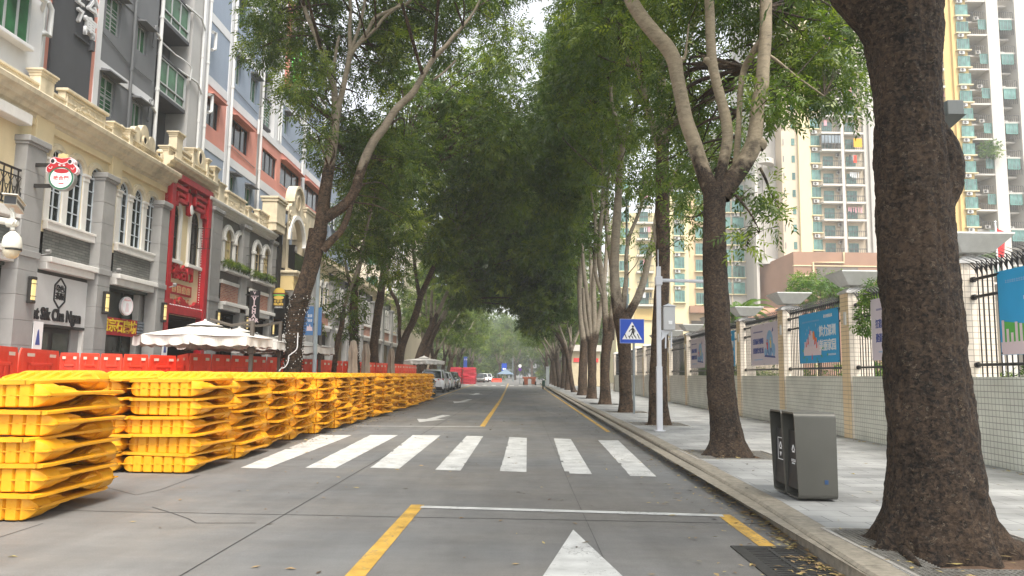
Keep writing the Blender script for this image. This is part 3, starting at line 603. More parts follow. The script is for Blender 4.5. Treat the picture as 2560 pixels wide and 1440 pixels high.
for k, (y0, y1) in enumerate(((Y0, 9.075), (9.085, Y1))):
    b = MB(); b.box(X0+.3, X0+.31, Z0+.02, Z1-.02, y0+tk, y1-tk); b.build('inner_void', BLKV, t)
    b = MB(); b.add([(X0+.035, y0+tk+.006, .27), (X0+.035, y1-tk-.006, .27), (X0+.06, y1-tk-.006, .9), (X0+.06, y0+tk+.006, .9), (X0+.06, y0+tk+.006, .27), (X0+.06, y1-tk-.006, .27), (X0+.085, y1-tk-.006, .9), (X0+.085, y0+tk+.006, .9)], [(0, 1, 2, 3), (4, 7, 6, 5), (3, 2, 6, 7), (0, 4, 5, 1)]); dr = b.build('door', BIND, t)
    yc = (y0+y1)/2; f2 = Fr((X0+.046, yc, .66), (0, -1, 0), (-1, 0, .03)); s_ = .055
    b = MB(f2); tri = [(s_*math.sin(a), .04+s_*math.cos(a)) for a in (0, 2.094, 4.189)]
    for q in range(3):
        a, c = Vector(tri[q]), Vector(tri[(q+1) % 3]); d = (c-a)*.72; st_ = a+(c-a)*.12; nn = Vector((-d.y, d.x)).normalized()*.009; b.prism([tuple(st_-nn), tuple(st_+d-nn), tuple(st_+d+nn), tuple(st_+nn)], .002, .005)
    if k == 1:
        for (u0, u1, z0, z1) in ((-.085, .085, .13, .138), (-.085, .085, -.12, -.112), (-.09, -.082, -.12, .138), (.082, .09, -.12, .138)): b.box(u0, u1, z0, z1, .002, .005)
        b.prism([(-.03, -.03), (.03, -.03), (.015, -.06), (0, -.08), (-.015, -.06)], .002, .005)
    b.build('recycling_symbol', WTXT, dr)
    if k == 0:
        dashes(dr, f2, -.06, .06, -.085, .03, WTXT, w=.003, name='lettering'); dashes(dr, f2, -.045, .045, -.118, .014, WTXT, w=.003, name='lettering')
b = MB(); b.box(3.385, 3.425, .34, .385, 8.655, 8.659); b.build('sticker', mat('blue_sticker', (.02, .06, .15), .5), t)
# white pole with a cabinet and arm
WPM = mat('white_painted_steel', (.62, .63, .66), .45, var=.06, vs=4, dirt=.1)
t = thing('camera_pole', 'white square pole with horizontal arm and small cabinet near the kerb', 'pole', (3.53, 19.4, .15))
b = MB(); b.box(3.455, 3.595, .15, 1.75, 19.33, 19.47, .008); b.box(3.47, 3.58, 1.75, 4.28, 19.345, 19.455, .006); b.box(3.4, 3.66, .15, .17, 19.27, 19.53); b.build('pole', WPM, t)
b = MB(); b.box(3.44, 3.61, 3.8, 4.02, 19.3, 19.49, .01); b.tube([(3.6, 19.4, 3.93), (4.9, 19.4, 3.91)], .045, 10); b.build('arm', WPM, t)
b = MB(); b.lathe((3.52, 19.4, 4.28), [(.012, 0), (.01, .42), (.002, .45)], 6); b.build('antenna', WPM, t)
t2 = MB(); t2.box(3.63, 3.92, 2.66, 3.26, 19.28, 19.5, .01); cab = t2.build('cabinet', mat('cabinet_grey', (.5, .5, .5), .5, var=.06, vs=3), t)
b = MB(); b.add([(3.6, 19.25, 3.26), (3.95, 19.25, 3.26), (3.95, 19.53, 3.26), (3.6, 19.53, 3.26), (3.775, 19.39, 3.34)], [(0, 1, 4), (1, 2, 4), (2, 3, 4), (3, 0, 4), (3, 2, 1, 0)]); b.build('cabinet_roof', WPM, cab)
b = MB(); b.box(3.745, 3.84, 2.8, 2.89, 19.262, 19.28); b.build('label_plate', WTXT, cab)
b = MB(); b.box(3.585, 3.8, 2.6, 2.66, 19.36, 19.42); b.add([(3.585, 19.37, 2.4), (3.6, 19.37, 2.62), (3.8, 19.37, 2.62), (3.585, 19.41, 2.4), (3.6, 19.41, 2.62), (3.8, 19.41, 2.62)], [(0, 1, 2), (3, 5, 4), (0, 2, 5, 3), (0, 3, 4, 1)]); b.tube([(3.7, 19.39, 2.62), (3.69, 19.39, 2.2)], .02, 6); b.tube([(3.84, 19.39, 2.66), (3.83, 19.39, 2.2)], .02, 6); b.build('bracket', WPM, t)
# pedestrian crossing sign
SBLUE = mat('sign_blue', (.008, .06, .42), .35, var=.06, vs=3, spec=.5); SWH = mat('sign_white', (.75, .75, .74), .4); SBK = mat('sign_black', (.012, .012, .014), .5); GALV = mat('galvanised_pole', (.25, .28, .29), .45, var=.15, vs=5, metal=.5)
cx, Yq = 4.1, 28.; fr = Fr((cx, Yq-.07, 3.12), (1, 0, 0), (0, -1, 0))
t = thing('crossing_sign', 'blue square pedestrian crossing sign on a thin grey pole', 'sign', (4.15, 28, .15))
b = MB(); b.lathe((4.17, 28, .15), [(.045, 0), (.045, 3.2), (.0, 3.22)], 12); b.build('pole', GALV, t)
b = MB(fr); b.box(-.445, .445, -.445, .445, -.012, .0, .0); b.m = 0; pl = b.build('sign_plate', SBLUE, t)
b = MB(fr)
for (u0, u1, z0, z1) in ((-.44, .44, .428, .44), (-.44, .44, -.44, -.428), (-.44, -.428, -.44, .44), (.428, .44, -.44, .44)): b.box(u0, u1, z0, z1, .0005, .003)
b.build('border', mat('sign_border', (.35, .4, .55), .4), pl)
b = MB(fr); b.prism([(-.36, -.3), (.36, -.3), (0, .34)], .001, .004); b.build('triangle', SWH, pl)
b = MB(fr); b.disc(.03, .17, .042, .004, .007, 14)
for P_ in ([(-.0, .12), (.06, .12), (.075, -.02), (-.01, -.02)], [(.0, .11), (-.1, .02), (-.12, -.03), (-.095, -.035), (-.07, .015), (.01, .06)], [(.05, .11), (.12, .03), (.11, -.05), (.085, -.045), (.09, .02), (.05, .06)], [(-.01, -.01), (.04, -.02), (-.0, -.13), (-.08, -.22), (-.1, -.2), (-.04, -.11)], [(.02, -.02), (.075, -.01), (.08, -.12), (.13, -.21), (.1, -.225), (.04, -.13)]): b.prism(P_, .0042, .0072)
for k in range(5): u = -.24+k*.115; b.prism([(u-.045, -.1-.03*0), (u-.01, -.1), (u+.06, -.27), (u+.025, -.27)] if k not in (1, 2, 3) else [(u-.02, -.17), (u+.015, -.17), (u+.06, -.27), (u+.025, -.27)], .004, .0068)
b.build('walking_figure', SBK, pl)
# street lamp behind it, flood light behind the big trunk
t = thing('lamp_post', 'tall thin grey pole rising behind the crossing sign', 'pole', (4.25, 30.5, .15)); b = MB(); b.lathe((4.28, 30.5, .15), [(.07, 0), (.055, 4), (.04, 8.6), (0, 8.62)], 10); b.build('pole', GALV, t); b = MB(); b.tube([(4.28, 30.5, 8.5), (3.8, 30.5, 9), (2.9, 30.5, 9.2)], [.04, .035, .03], 6); b.build('arm', GALV, t)
t = thing('floodlight_pole', 'pale blue grey pole with a dark box floodlight beside the big trunk', 'pole', (6.62, 12, .15))
b = MB(); b.lathe((6.66, 12, .15), [(.09, 0), (.07, 7.8), (0, 7.82)], 12); b.build('pole', mat('pale_blue_grey_steel', (.36, .42, .44), .5), t)
b = MB(); b.box(6.74, 7.0, 5.68, 5.92, 11.8, 12.1, .01); b.add([(6.72, 11.78, 5.68), (7.02, 11.78, 5.68), (6.95, 12.1, 5.56), (6.76, 12.1, 5.56)], [(0, 1, 2, 3)]); b.build('floodlight', mat('floodlight_grey', (.09, .1, .1), .5), t)
t = thing('flag', 'small red flag on a white pole beyond the railings', 'flag', (38.5, 62, .12))
p = PYp(2488, 555, 62); b = MB(); b.lathe((p.x, 62, .12), [(.09, 0), (.06, p.z-.12), (.12, p.z-.1), (0, p.z)], 8); b.build('pole', WTXT, t)
b = MB(); xs = np.linspace(0, .7, 8)
for a, c in zip(xs[:-1], xs[1:]): f = lambda u: 62+.12*math.sin(u*9); b.add([(p.x+.07+a, f(a), p.z-.4-a*.8), (p.x+.07+c, f(c), p.z-.4-c*.8), (p.x+.07+c*.8, f(c)+.1, p.z-2.9), (p.x+.07+a*.8, f(a)+.1, p.z-2.9)], [(0, 1, 2, 3)])
b.build('cloth', REDP, t)
# ================================================================ trees
random.seed(11); np.random.seed(11)
def smooth_path(P, sub=4):
    P = np.array(P, float)
    if len(P) < 3: return np.array([P[0]*(1-t)+P[-1]*t for t in np.linspace(0, 1, sub+1)])
    out = []; E = np.vstack([2*P[0]-P[1], P, 2*P[-1]-P[-2]])
    for i in range(1, len(E)-2):
        p0, p1, p2, p3 = E[i-1], E[i], E[i+1], E[i+2]
        for k in range(sub):
            t = k/sub; out.append(.5*((2*p1)+(-p0+p2)*t+(2*p0-5*p1+4*p2-p3)*t*t+(-p0+3*p1-3*p2+p3)*t**3))
    out.append(P[-1]); return np.array(out)
class Wood:
    def __init__(s): s.v = []; s.f = []; s.a = []; s.n = 0
    def limb(s, pts, pale=None, n=10, sub=4, lump=.06, seed=0, roots=None, prof=None):
        Q = smooth_path(pts, sub); m = len(Q); rs = np.random.RandomState(seed+17)
        T = np.gradient(Q[:, :3], axis=0); T /= np.linalg.norm(T, axis=1)[:, None]+1e-9
        a = np.cross(T[0], (0, 1, .1)); a /= np.linalg.norm(a)+1e-9
        th = np.arange(n)*2*np.pi/n; ph = rs.rand(6)*6.28
        base = s.n; V = []
        for i in range(m):
            t = T[i]; a = a-t*a.dot(t); a /= np.linalg.norm(a); b = np.cross(t, a); z = Q[i, 2]
            r = Q[i, 3]*(1+lump*(np.sin(2*th+ph[0]+z*1.1)+.7*np.sin(3*th+ph[1]-z*1.9)+.5*np.sin(5*th+ph[2]+z*3.1)+.4*math.sin(z*5+ph[3])))
            if roots is not None: r = r*roots(th, z)
            if prof is not None: r = r+prof(th, z)
            V.append(Q[i, :3]+np.outer(np.cos(th)*r, a)+np.outer(np.sin(th)*r, b))
        V = np.vstack(V); s.v.append(V)
        idx = np.arange(m*n).reshape(m, n); A = idx[:-1]; B = np.roll(idx, -1, 1)[:-1]; C = np.roll(idx, -1, 1)[1:]; D = idx[1:]
        s.f.append(np.stack([A, B, C, D], -1).reshape(-1, 4)+base)
        pv = np.repeat(Q[:, 4] if Q.shape[1] > 4 else (np.clip((.2-Q[:, 3])/.12, 0, 1) if pale is None else np.full(m, pale)), n); s.a.append(pv); s.n += m*n
        return Q
    def build(s, name, m, parent):
        me = bpy.data.meshes.new(name); V = np.vstack(s.v); Fa = np.vstack(s.f); me.vertices.add(len(V)); me.vertices.foreach_set('co', V.ravel().astype('f'))
        me.loops.add(Fa.size); me.loops.foreach_set('vertex_index', Fa.ravel().astype('i')); me.polygons.add(len(Fa)); me.polygons.foreach_set('loop_start', np.arange(0, Fa.size, 4, dtype='i'))
        me.update(calc_edges=True); at = me.attributes.new('pale', 'FLOAT', 'POINT'); at.data.foreach_set('value', np.concatenate(s.a).astype('f'))
        me.polygons.foreach_set('use_smooth', [True]*len(me.polygons)); me.materials.append(m); me.transform(parent_world(parent).inverted())
        o = bpy.data.objects.new(name, me); COL.objects.link(o); o.parent = parent; return o
def foliage(name, clumps, m, parent, per=60, leaf=.13, wid=.045, K=4, spray=.34, seed=1, droop=.35, skip=0.):
    """clumps: (x,y,z,radius). Pinnate sprays of paired narrow leaflets through each clump's volume."""
    rs = np.random.RandomState(seed); Cn, Dn, Lv = [], [], []
    for (x, y, z, R) in clumps:
        n = max(5, int(per*(R/.9)**(2.2 if R > .5 else 1.5)*(1 if R > .5 else .66)*rs.uniform(.75, 1.2))); d = rs.normal(size=(n, 3)); d /= np.linalg.norm(d, axis=1)[:, None]
        rr = R*rs.rand(n)**.45; p = np.array([x, y, z])+d*rr[:, None]*np.array([1, 1, .75]); c = rs.rand()
        Cn.append(p); dd = d*.8+rs.normal(size=(n, 3))*.5; dd[:, 2] -= droop; Dn.append(dd/np.linalg.norm(dd, axis=1)[:, None]); Lv.append(c*.45+rs.rand(n)*.4+.15*(d[:, 2]*.5+.5))
    P = np.vstack(Cn); D = np.vstack(Dn); lv = np.concatenate(Lv); n = len(P)
    S = np.cross(D, rs.normal(size=(n, 3))*.5+np.array([0, 0, 1.])); S /= np.linalg.norm(S, axis=1)[:, None]+1e-9
    quads = []; lvs = []
    for k in range(K):
        for sg in (-1, 1):
            ang = math.radians(rs.uniform(38, 58)); b = P+D*(spray*(k+.6+.25*sg)/K)
            dr = D*math.cos(ang)+S*(sg*math.sin(ang)); dr = dr+rs.normal(size=(n, 3))*.16; dr[:, 2] -= .12; dr /= np.linalg.norm(dr, axis=1)[:, None]
            nr = np.cross(dr, D); nr /= np.linalg.norm(nr, axis=1)[:, None]+1e-9; w = np.cross(nr, dr)+rs.normal(size=(n, 3))*.25; w /= np.linalg.norm(w, axis=1)[:, None]
            L_ = leaf*rs.uniform(.75, 1.25, size=(n, 1)); Wd = wid*rs.uniform(.8, 1.2, size=(n, 1))
            sag = np.array([0, 0, -1.])*L_*.12
            quads.append(np.stack([b, b+dr*L_*.45+w*Wd*.5, b+dr*L_+sag, b+dr*L_*.45-w*Wd*.5], 1)); lvs.append(np.clip(lv+rs.normal(size=n)*.06, 0, 1))
    Q = np.concatenate(quads).reshape(-1, 3); lv = np.repeat(np.concatenate(lvs), 4); nf = len(Q)//4
    me = bpy.data.meshes.new(name); me.vertices.add(len(Q)); me.vertices.foreach_set('co', Q.ravel().astype('f')); me.loops.add(nf*4); me.loops.foreach_set('vertex_index', np.arange(nf*4, dtype='i'))
    me.polygons.add(nf); me.polygons.foreach_set('loop_start', np.arange(0, nf*4, 4, dtype='i')); me.update(calc_edges=False)
    at = me.attributes.new('lv', 'FLOAT', 'POINT'); at.data.foreach_set('value', lv.astype('f')); me.materials.append(m)
    if parent is not None: me.transform(parent_world(parent).inverted())
    o = bpy.data.objects.new(name, me); COL.objects.link(o); o.parent = parent; return o
def PL(Y, pts, pale=None):       # image-measured limb at depth Y: (x, y, width_px[, dY])
    out = []
    for p in pts:
        yy = Y+(p[3] if len(p) > 3 else 0); q = PYp(p[0], p[1], yy); e = [q.x, q.y, q.z, p[2]/2*yy/F*math.cos(math.atan((p[0]-1280)/F))]
        if pale is not None: e.append(pale if not callable(pale) else pale(q.z))
        out.append(e)
    return out
def RC(x0, x1, y0, y1, n, Ya, Yb, r0=.6, r1=1.1, rs=random):   # clumps spread through a volume seen at x0..x1, y0..y1
    out = []
    for i in range(n):
        q = PYp(rs.uniform(x0, x1), rs.uniform(y0, y1), rs.uniform(Ya, Yb)); out.append((q.x, q.y, q.z, rs.uniform(r0, r1)))
    return out
def twigs(w, clumps, anchors, seed=3, r=.03, pale=.3, frac=1.):
    rs = np.random.RandomState(seed); A = np.array(anchors)
    for c in clumps:
        if rs.rand() > frac: continue
        p = np.array(c[:3]); dist = np.linalg.norm(A[:, :3]-p, axis=1)+np.maximum(0, A[:, 2]-p[2])*.5; a = A[np.argmin(dist)]; q = a[:3]; d = p-q; L_ = np.linalg.norm(d)
        if L_ < .3: continue
        r0 = min(.09, max(.012, .012*L_), a[3]*.7)
        mid = q+d*.5+rs.normal(size=3)*.08*L_+np.array([0, 0, .1*L_]); w.limb([[*q, r0, pale], [*mid, r0*.65, pale], [*p, .008, pale]], n=5, sub=3, seed=rs.randint(999))
# ---- T1: the big dark trunk in the foreground
t1 = thing('street_tree', 'huge dark flaky tree trunk filling the right foreground with spreading roots', 'tree', (3.3, 6.5, .15), group='street trees along the right kerb')
w = Wood(); Y = 6.45
base = [(2345, 1392, 245), (2345, 1370, 243), (2343, 1345, 242), (2342, 1320, 240), (2340, 1280, 238), (2338, 1240, 236), (2337, 1200, 234), (2333, 1100, 226), (2322, 1000, 220), (2313, 900, 212), (2306, 800, 207), (2296, 690, 205), (2288, 600, 200), (2284, 520, 196), (2280, 440, 190), (2277, 370, 184), (2273, 300, 178), (2268, 220, 178), (2262, 150, 190), (2256, 90, 208), (2245, 30, 235)]
pts = PL(Y, base, 0.)
zb = pts[0][2]
def roots(th, z):
    h = max(0, z-.12); k = math.exp(-h/.17); k2 = math.exp(-h/.42)
    # theta=0 axis is 'a'; star of root ridges
    r = 1+.10*k2
    for (ang, amp, wd) in ((.05, .4, .24), (1.05, .2, .3), (2.0, .3, .28), (3.05, .85, .26), (4.0, .2, .3), (4.75, .25, .28), (5.45, .6, .26)):
        d = np.angle(np.exp(1j*(th-ang))); r = r+amp*k*np.exp(-(d/wd)**2)+.22*amp*k2*np.exp(-(d/(wd*1.5))**2)
    return r
from mathutils import noise as mn
def barkdisp(th, z):
    out = []
    for a in th:
        x, y = math.cos(a)*.35, math.sin(a)*.35
        v = mn.noise(Vector((x*26, y*26, z*13))); c = mn.noise(Vector((x*60, y*60, z*34)))
        d = .010*max(-.6, v)+.0045*c+.028*mn.noise(Vector((x*7, y*7, z*2.2)))+.008*mn.noise(Vector((x*14+3, y*14, z*9)))
        out.append(d)
    return np.array(out)
knob_z = PYp(2400, 400, Y).z
def disp1(th, z):
    d = barkdisp(th, z)
    return d
Q = w.limb(pts, n=200, sub=16, lump=.012, seed=1, roots=roots, prof=disp1)
kn = PL(Y, [(2300, 560, 90), (2330, 500, 120), (2342, 440, 136), (2338, 385, 132), (2315, 330, 110), (2295, 290, 80)], 0.); w.limb(kn, n=90, sub=14, lump=.02, seed=5, prof=barkdisp)
l1 = PL(Y, [(2262, 150, 150), (2215, 60, 150), (2165, 0, 150), (2100, -90, 135), (2020, -220, 115, .3), (1960, -420, 90, .6), (1930, -700, 60, 1)], .0); w.limb(l1, n=90, sub=10, lump=.02, seed=2, prof=barkdisp)
l2 = PL(Y, [(2262, 130, 165), (2280, 10, 160), (2298, -150, 135), (2350, -350, 110, -.2), (2400, -650, 80, -.6), (2420, -1000, 50, -1)], .0); w.limb(l2, n=70, sub=8, lump=.02, seed=3, prof=barkdisp)
for rt in ([(2260, 1400, 30), (2295, 1415, 22), (2345, 1432, 12)],):       # a root crossing the grate
    w.limb([[*G(2245, 1362, .16), .05, 0], [*G(2262, 1380, .16), .04, 0], [*G(2285, 1402, .155), .028, 0], [*G(2300, 1416, .15), .012, 0]], n=10, sub=4, seed=9)
rs_ = random.Random(5); cl = []
for i in range(60): a = rs_.uniform(0, 6.28); r = rs_.uniform(.5, 4.2); cl.append((3.0+r*math.cos(a), 6.6+r*math.sin(a)*.8, rs_.uniform(7.2, 12.5), rs_.uniform(.7, 1.2)))
for i in range(46): a = rs_.uniform(0, 6.28); r = rs_.uniform(.5, 3.6); cl.append((2.6+r*math.cos(a), 2.6+r*math.sin(a), rs_.uniform(6.6, 10.5), rs_.uniform(.7, 1.2)))  # unseen clumps above the camera, added to the crown to shade this trunk
twigs(w, cl, [p for p in l1+l2], seed=4)
w.build('trunk', BARK_NEAR, t1); foliage('crown', cl, LEAF, t1, per=45, seed=3, leaf=.15, wid=.05)
# ---- T2: the forked tree right of centre
t2 = thing('street_tree', 'forked street tree with pale spreading limbs left of the big dark trunk', 'tree', (3.7, 13.75, .15), group='street trees along the right kerb')
w = Wood(); Y = 13.75
def roots2(th, z):
    h = max(0, z-.1); return 1+.35*math.exp(-h/.3)+sum(amp*math.exp(-h/.2)*np.exp(-(np.angle(np.exp(1j*(th-a)))/.35)**2) for a, amp in ((.2, .9), (2.2, .4), (3.4, .5), (5, .5)))
zp = lambda z: min(1., max(0., (z-4.3)/2.2))
tr = PL(Y, [(1822, 1148, 78), (1821, 1130, 76), (1818, 1100, 72), (1812, 1050, 70), (1804, 980, 68), (1800, 900, 66), (1794, 820, 62), (1790, 740, 62), (1787, 660, 62), (1786, 600, 60), (1786, 540, 58), (1788, 490, 64), (1790, 462, 70)], 0.)
w.limb(tr, n=72, sub=12, lump=.03, seed=2, roots=roots2, prof=lambda th, z: .8*barkdisp(th, z))
A_ = []
LB = [([(1786, 500, 46), (1768, 455, 46), (1748, 400, 44), (1730, 345, 42), (1715, 300, 41), (1703, 240, 40), (1693, 190, 40), (1685, 150, 42), (1665, 115, 44), (1635, 82, 42), (1605, 45, 40), (1580, 5, 38), (1560, -40, 36), (1525, -110, 32), (1480, -200, 26), (1420, -330, 16)], 11),
      ([(1792, 500, 36), (1798, 455, 34), (1808, 405, 32), (1818, 350, 31), (1815, 300, 32), (1803, 250, 29), (1790, 200, 28), (1780, 150, 28), (1776, 90, 28), (1774, 30, 27), (1770, -40, 26), (1765, -140, 22), (1750, -300, 14)], 12),
      ([(1800, 490, 60), (1825, 455, 54), (1855, 415, 52), (1880, 370, 50), (1890, 320, 42), (1893, 270, 40), (1905, 215, 42), (1908, 160, 38), (1914, 90, 37), (1914, 20, 36), (1918, -50, 34), (1930, -140, 28), (1960, -300, 16)], 13),
      ([(1832, 440, 18, .2), (1840, 400, 18, .3), (1845, 340, 17, .4), (1848, 280, 16, .5), (1852, 215, 17, .5), (1862, 170, 20, .5), (1885, 130, 22, .2), (1905, 100, 20)], 14),
      ([(1895, 370, 34), (1902, 357, 40), (1906, 345, 10)], 15), ([(1886, 262, 22), (1900, 235, 34), (1912, 222, 16)], 16), ([(1788, 168, 26), (1770, 152, 22), (1758, 150, 12)], 17),
      ([(1690, 165, 40), (1700, 150, 20), (1712, 140, 8), (1722, 60, 5)], 18), ([(1905, 130, 12), (1940, 150, 9), (1990, 190, 6), (2060, 240, 4)], 19), ([(1820, 470, 12), (1850, 500, 8, -.3), (1880, 540, 5, -.5), (1900, 580, 3, -.6)], 20),
      ([(1900, 420, 9, .1), (1915, 450, 8, .2), (1925, 480, 5, .3)], 21)]
for pts, sd_ in LB:
    pts = [(p[0], p[1], p[2]*.92, *p[3:]) for p in pts]; A_ += PL(Y, pts, zp); w.limb(PL(Y, pts, zp), n=28 if pts[0][2] > 25 else 12, sub=7, lump=.03, seed=sd_, prof=(lambda th, z: .25*barkdisp(th, z)) if pts[0][2] > 25 else None)
br = PL(Y+3.5, [(1660, 330, 12), (1720, 285, 18), (1790, 240, 16), (1850, 190, 14), (1895, 160, 12)], .6); w.limb(br, n=12, sub=5, seed=30)
rs_ = random.Random(8)
cl = RC(1900, 2150, -60, 190, 44, 14.4, 18, .45, .85, rs_)+RC(1960, 2120, 150, 260, 22, 14.2, 17, .4, .65, rs_)+RC(1560, 1920, -120, 60, 36, 14.6, 19, .5, .9, rs_)+RC(1640, 1780, 40, 420, 26, 16.5, 19, .5, .8, rs_)
cl += RC(1880, 2000, 200, 300, 14, 13, 15, .3, .5, rs_)+RC(1830, 1960, 455, 500, 6, 13.5, 14.5, .22, .38, rs_)+RC(1840, 1890, 560, 640, 5, 13, 14, .2, .32, rs_)+RC(1900, 1955, 510, 570, 5, 13.5, 14.5, .2, .32, rs_)+RC(1690, 1760, 400, 560, 8, 14.5, 16, .3, .5, rs_)
cl += RC(1600, 1900, -500, -100, 40, 11, 18, .7, 1.1, rs_)
twigs(w, cl, A_, seed=6); w.build('trunk', BARK_NEAR, t2); foliage('crown', cl, LEAF, t2, per=72, leaf=.125, wid=.042, seed=9, K=4)
# ---- generic street tree: forked low, pale stems, domed crown
def gen_tree(seed, lean=(0, 0), stems=4, h=14.5, fork=3.0, r0=.24, per=34, leaf=.21, wid=.075, spread=1., dens=1., origin=(0, 0, 0), leafm=None, low=5.2):
    rs = random.Random(seed); w = Wood(); o = origin; anchors = []; clumps = []
    b = rs.uniform(-.15, .15); tp = [[o[0], o[1], o[2]-.1, r0*1.35, 0], [o[0]+lean[0]*.03, o[1], o[2]+.35, r0*1.05, 0], [o[0]+lean[0]*.12+b*.5, o[1]+lean[1]*.1, o[2]+fork*.5, r0*.95, 0], [o[0]+lean[0]*.26+b, o[1]+lean[1]*.25, o[2]+fork, r0*1.05, .1]]
    w.limb(tp, n=16, sub=5, lump=.05, seed=seed); top = np.array(tp[-1][:3])
    for k in range(stems):
        a = 2*math.pi*(k+rs.uniform(-.25, .25))/stems; H = h*rs.uniform(.62, .9); out = spread*rs.uniform(1.4, 2.6); P = [[*(top-np.array([0, 0, .15])), r0*.62, .15]]
        dx, dy = math.cos(a), math.sin(a)
        for j in range(1, 7):
            t = j/6; z = o[2]+fork+(H-fork)*t; P.append([o[0]+b+lean[0]*(.26+.74*t)+dx*out*t**.75+rs.uniform(-.18, .18), o[1]+lean[1]*(.25+.75*t)+dy*out*t**.75+rs.uniform(-.18, .18), z, r0*.52*(1-t*.75), min(1, .25+t*2)])
        Q = w.limb(P, n=10, sub=4, lump=.05, seed=seed*7+k); anchors += [q.tolist() for q in Q[6:]]
        # side branches
        for j in range(int(7*dens)):
            q = Q[rs.randint(7, len(Q)-2)]; a2 = a+rs.uniform(-1.5, 1.5) if rs.random() < .75 else rs.uniform(0, 6.28); L_ = rs.uniform(1.1, 3.3)*spread*(1.15-.5*(q[2]-low)/h); up = rs.uniform(-.05, .55)
            e = q[:3]+np.array([math.cos(a2)*L_, math.sin(a2)*L_, L_*up]); e[2] = max(e[2], o[2]+low); m = (q[:3]+e)/2+np.array([0, 0, .12*L_])
            w.limb([[*q[:3], .05, .4], [*m, .035, .4], [*e, .012, .4]], n=5, sub=3, seed=j); clumps.append((*e, rs.uniform(.65, 1.05)))
            clumps.append((*(m+np.array([rs.uniform(-.4, .4), rs.uniform(-.4, .4), .15])), rs.uniform(.5, .85)))
            if rs.random() < .6: f = e+np.array([rs.uniform(-.9, .9), rs.uniform(-.9, .9), rs.uniform(-.6, .5)]); clumps.append((*f, rs.uniform(.5, .85)))
        clumps.append((*Q[-1][:3], rs.uniform(.8, 1.1)))
    return w, clumps
def wood_mesh(w, name, m):
    e = bpy.data.objects.new('tmp', None); o = w.build(name, m, e); o.parent = None; bpy.data.objects.remove(e); return o
PROTO = []
for k, (seed, lean) in enumerate(((21, (0, 0)), (22, (.9, .2)), (23, (.3, -.3)), (24, (1.7, .1)))):
    w, cl = gen_tree(seed, lean, stems=[4, 3, 5, 3][k], h=[15, 15.5, 14, 15][k], fork=[2.7, 3.2, 3.4, 3.0][k], per=34, low=[5.2, 4.6, 5.6, 4.8][k], dens=1.25)
    PROTO.append((wood_mesh(w, 'trunk', BARK), foliage('crown', cl, LEAF, None, per=36, leaf=.22, wid=.075, seed=seed+2, K=4, spray=.42)))
for a, c in PROTO: COL.objects.unlink(a); COL.objects.unlink(c)
def place_tree(kind, x, y, rz, label, group, sc=1., lm=None, z=.15):
    t = thing('street_tree', label, 'tree', (x, y, z), rz, group); t.scale = (sc, sc, sc)
    for p in PROTO[kind]: o = p.copy(); COL.objects.link(o); o.parent = t
    return t
GR = 'street trees along the right kerb'; GL = 'street trees along the left kerb'
# ---- T3 and T4 measured, crowns of their own
def custom(label, group, Y, trunk, limbs, clumps, bx, seed, per=40, leaf=.17, wid=.058, bark=BARK, pz=(3.2, 2.5), K=4, name='street_tree'):
    q = PYp(trunk[0][0], trunk[0][1], Y); t = thing(name, label, 'tree', (q.x, Y, .15), 0, group); w = Wood(); zf = lambda z: min(1., max(0., (z-pz[0])/pz[1]))
    w.limb(PL(Y, trunk, 0.), n=26, sub=8, lump=.035, seed=seed, roots=lambda th, z: 1+.3*math.exp(-max(0, z-.1)/.25)*(1+.6*np.cos(3*th+seed)), prof=lambda th, z: .6*barkdisp(th, z))
    A = []
    for i, l in enumerate(limbs): pl = PL(Y, l, zf); A += pl; w.limb(pl, n=14, sub=6, lump=.04, seed=seed+i)
    twigs(w, clumps, A, seed=seed); w.build('trunk', bark, t); foliage('crown', clumps, LEAF, t, per=per, leaf=leaf, wid=wid, seed=seed, K=K, spray=.38); return t
rs_ = random.Random(31)
cl = RC(1560, 1700, -60, 200, 30, 20, 25, .5, .9, rs_)+RC(1440, 1640, -150, 120, 30, 19, 25, .6, 1.0, rs_)+RC(1580, 1740, 180, 520, 24, 21, 25, .45, .8, rs_)+RC(1690, 1860, 90, 420, 26, 21.5, 26, .5, .9, rs_)+RC(1480, 1700, -500, -100, 36, 18, 26, .8, 1.2, rs_)+RC(1680, 1730, 600, 640, 2, 21, 22, .2, .35, rs_)
custom('tall straight street tree directly behind the white camera pole', GR, 22.2, [(1647, 1068, 46), (1647, 1050, 46), (1645, 1000, 46), (1645, 930, 44), (1648, 860, 42), (1652, 780, 40), (1656, 700, 36), (1657, 620, 35), (1656, 540, 35), (1656, 460, 36), (1656, 400, 34), (1656, 345, 36)],
       [[(1656, 360, 30), (1657, 300, 26), (1654, 230, 24), (1652, 160, 24), (1648, 80, 20), (1640, -20, 16), (1630, -160, 10)], [(1650, 370, 24), (1636, 320, 20), (1620, 270, 18), (1608, 215, 16), (1592, 170, 15), (1570, 142, 18), (1585, 118, 13), (1592, 90, 12), (1586, 55, 11), (1580, -20, 9), (1570, -120, 6)],
        [(1660, 340, 22), (1675, 305, 18), (1688, 260, 16), (1700, 200, 12), (1720, 120, 9), (1750, 20, 6)], [(1664, 500, 14), (1678, 460, 11), (1690, 430, 9), (1712, 400, 6)], [(1662, 485, 18), (1676, 478, 13), (1682, 474, 7)], [(1640, 600, 14), (1600, 690, 12), (1625, 660, 10)][:0] or [(1650, 640, 12), (1640, 600, 10), (1632, 560, 7)]], cl, 0, 41, per=50, leaf=.15, wid=.05)
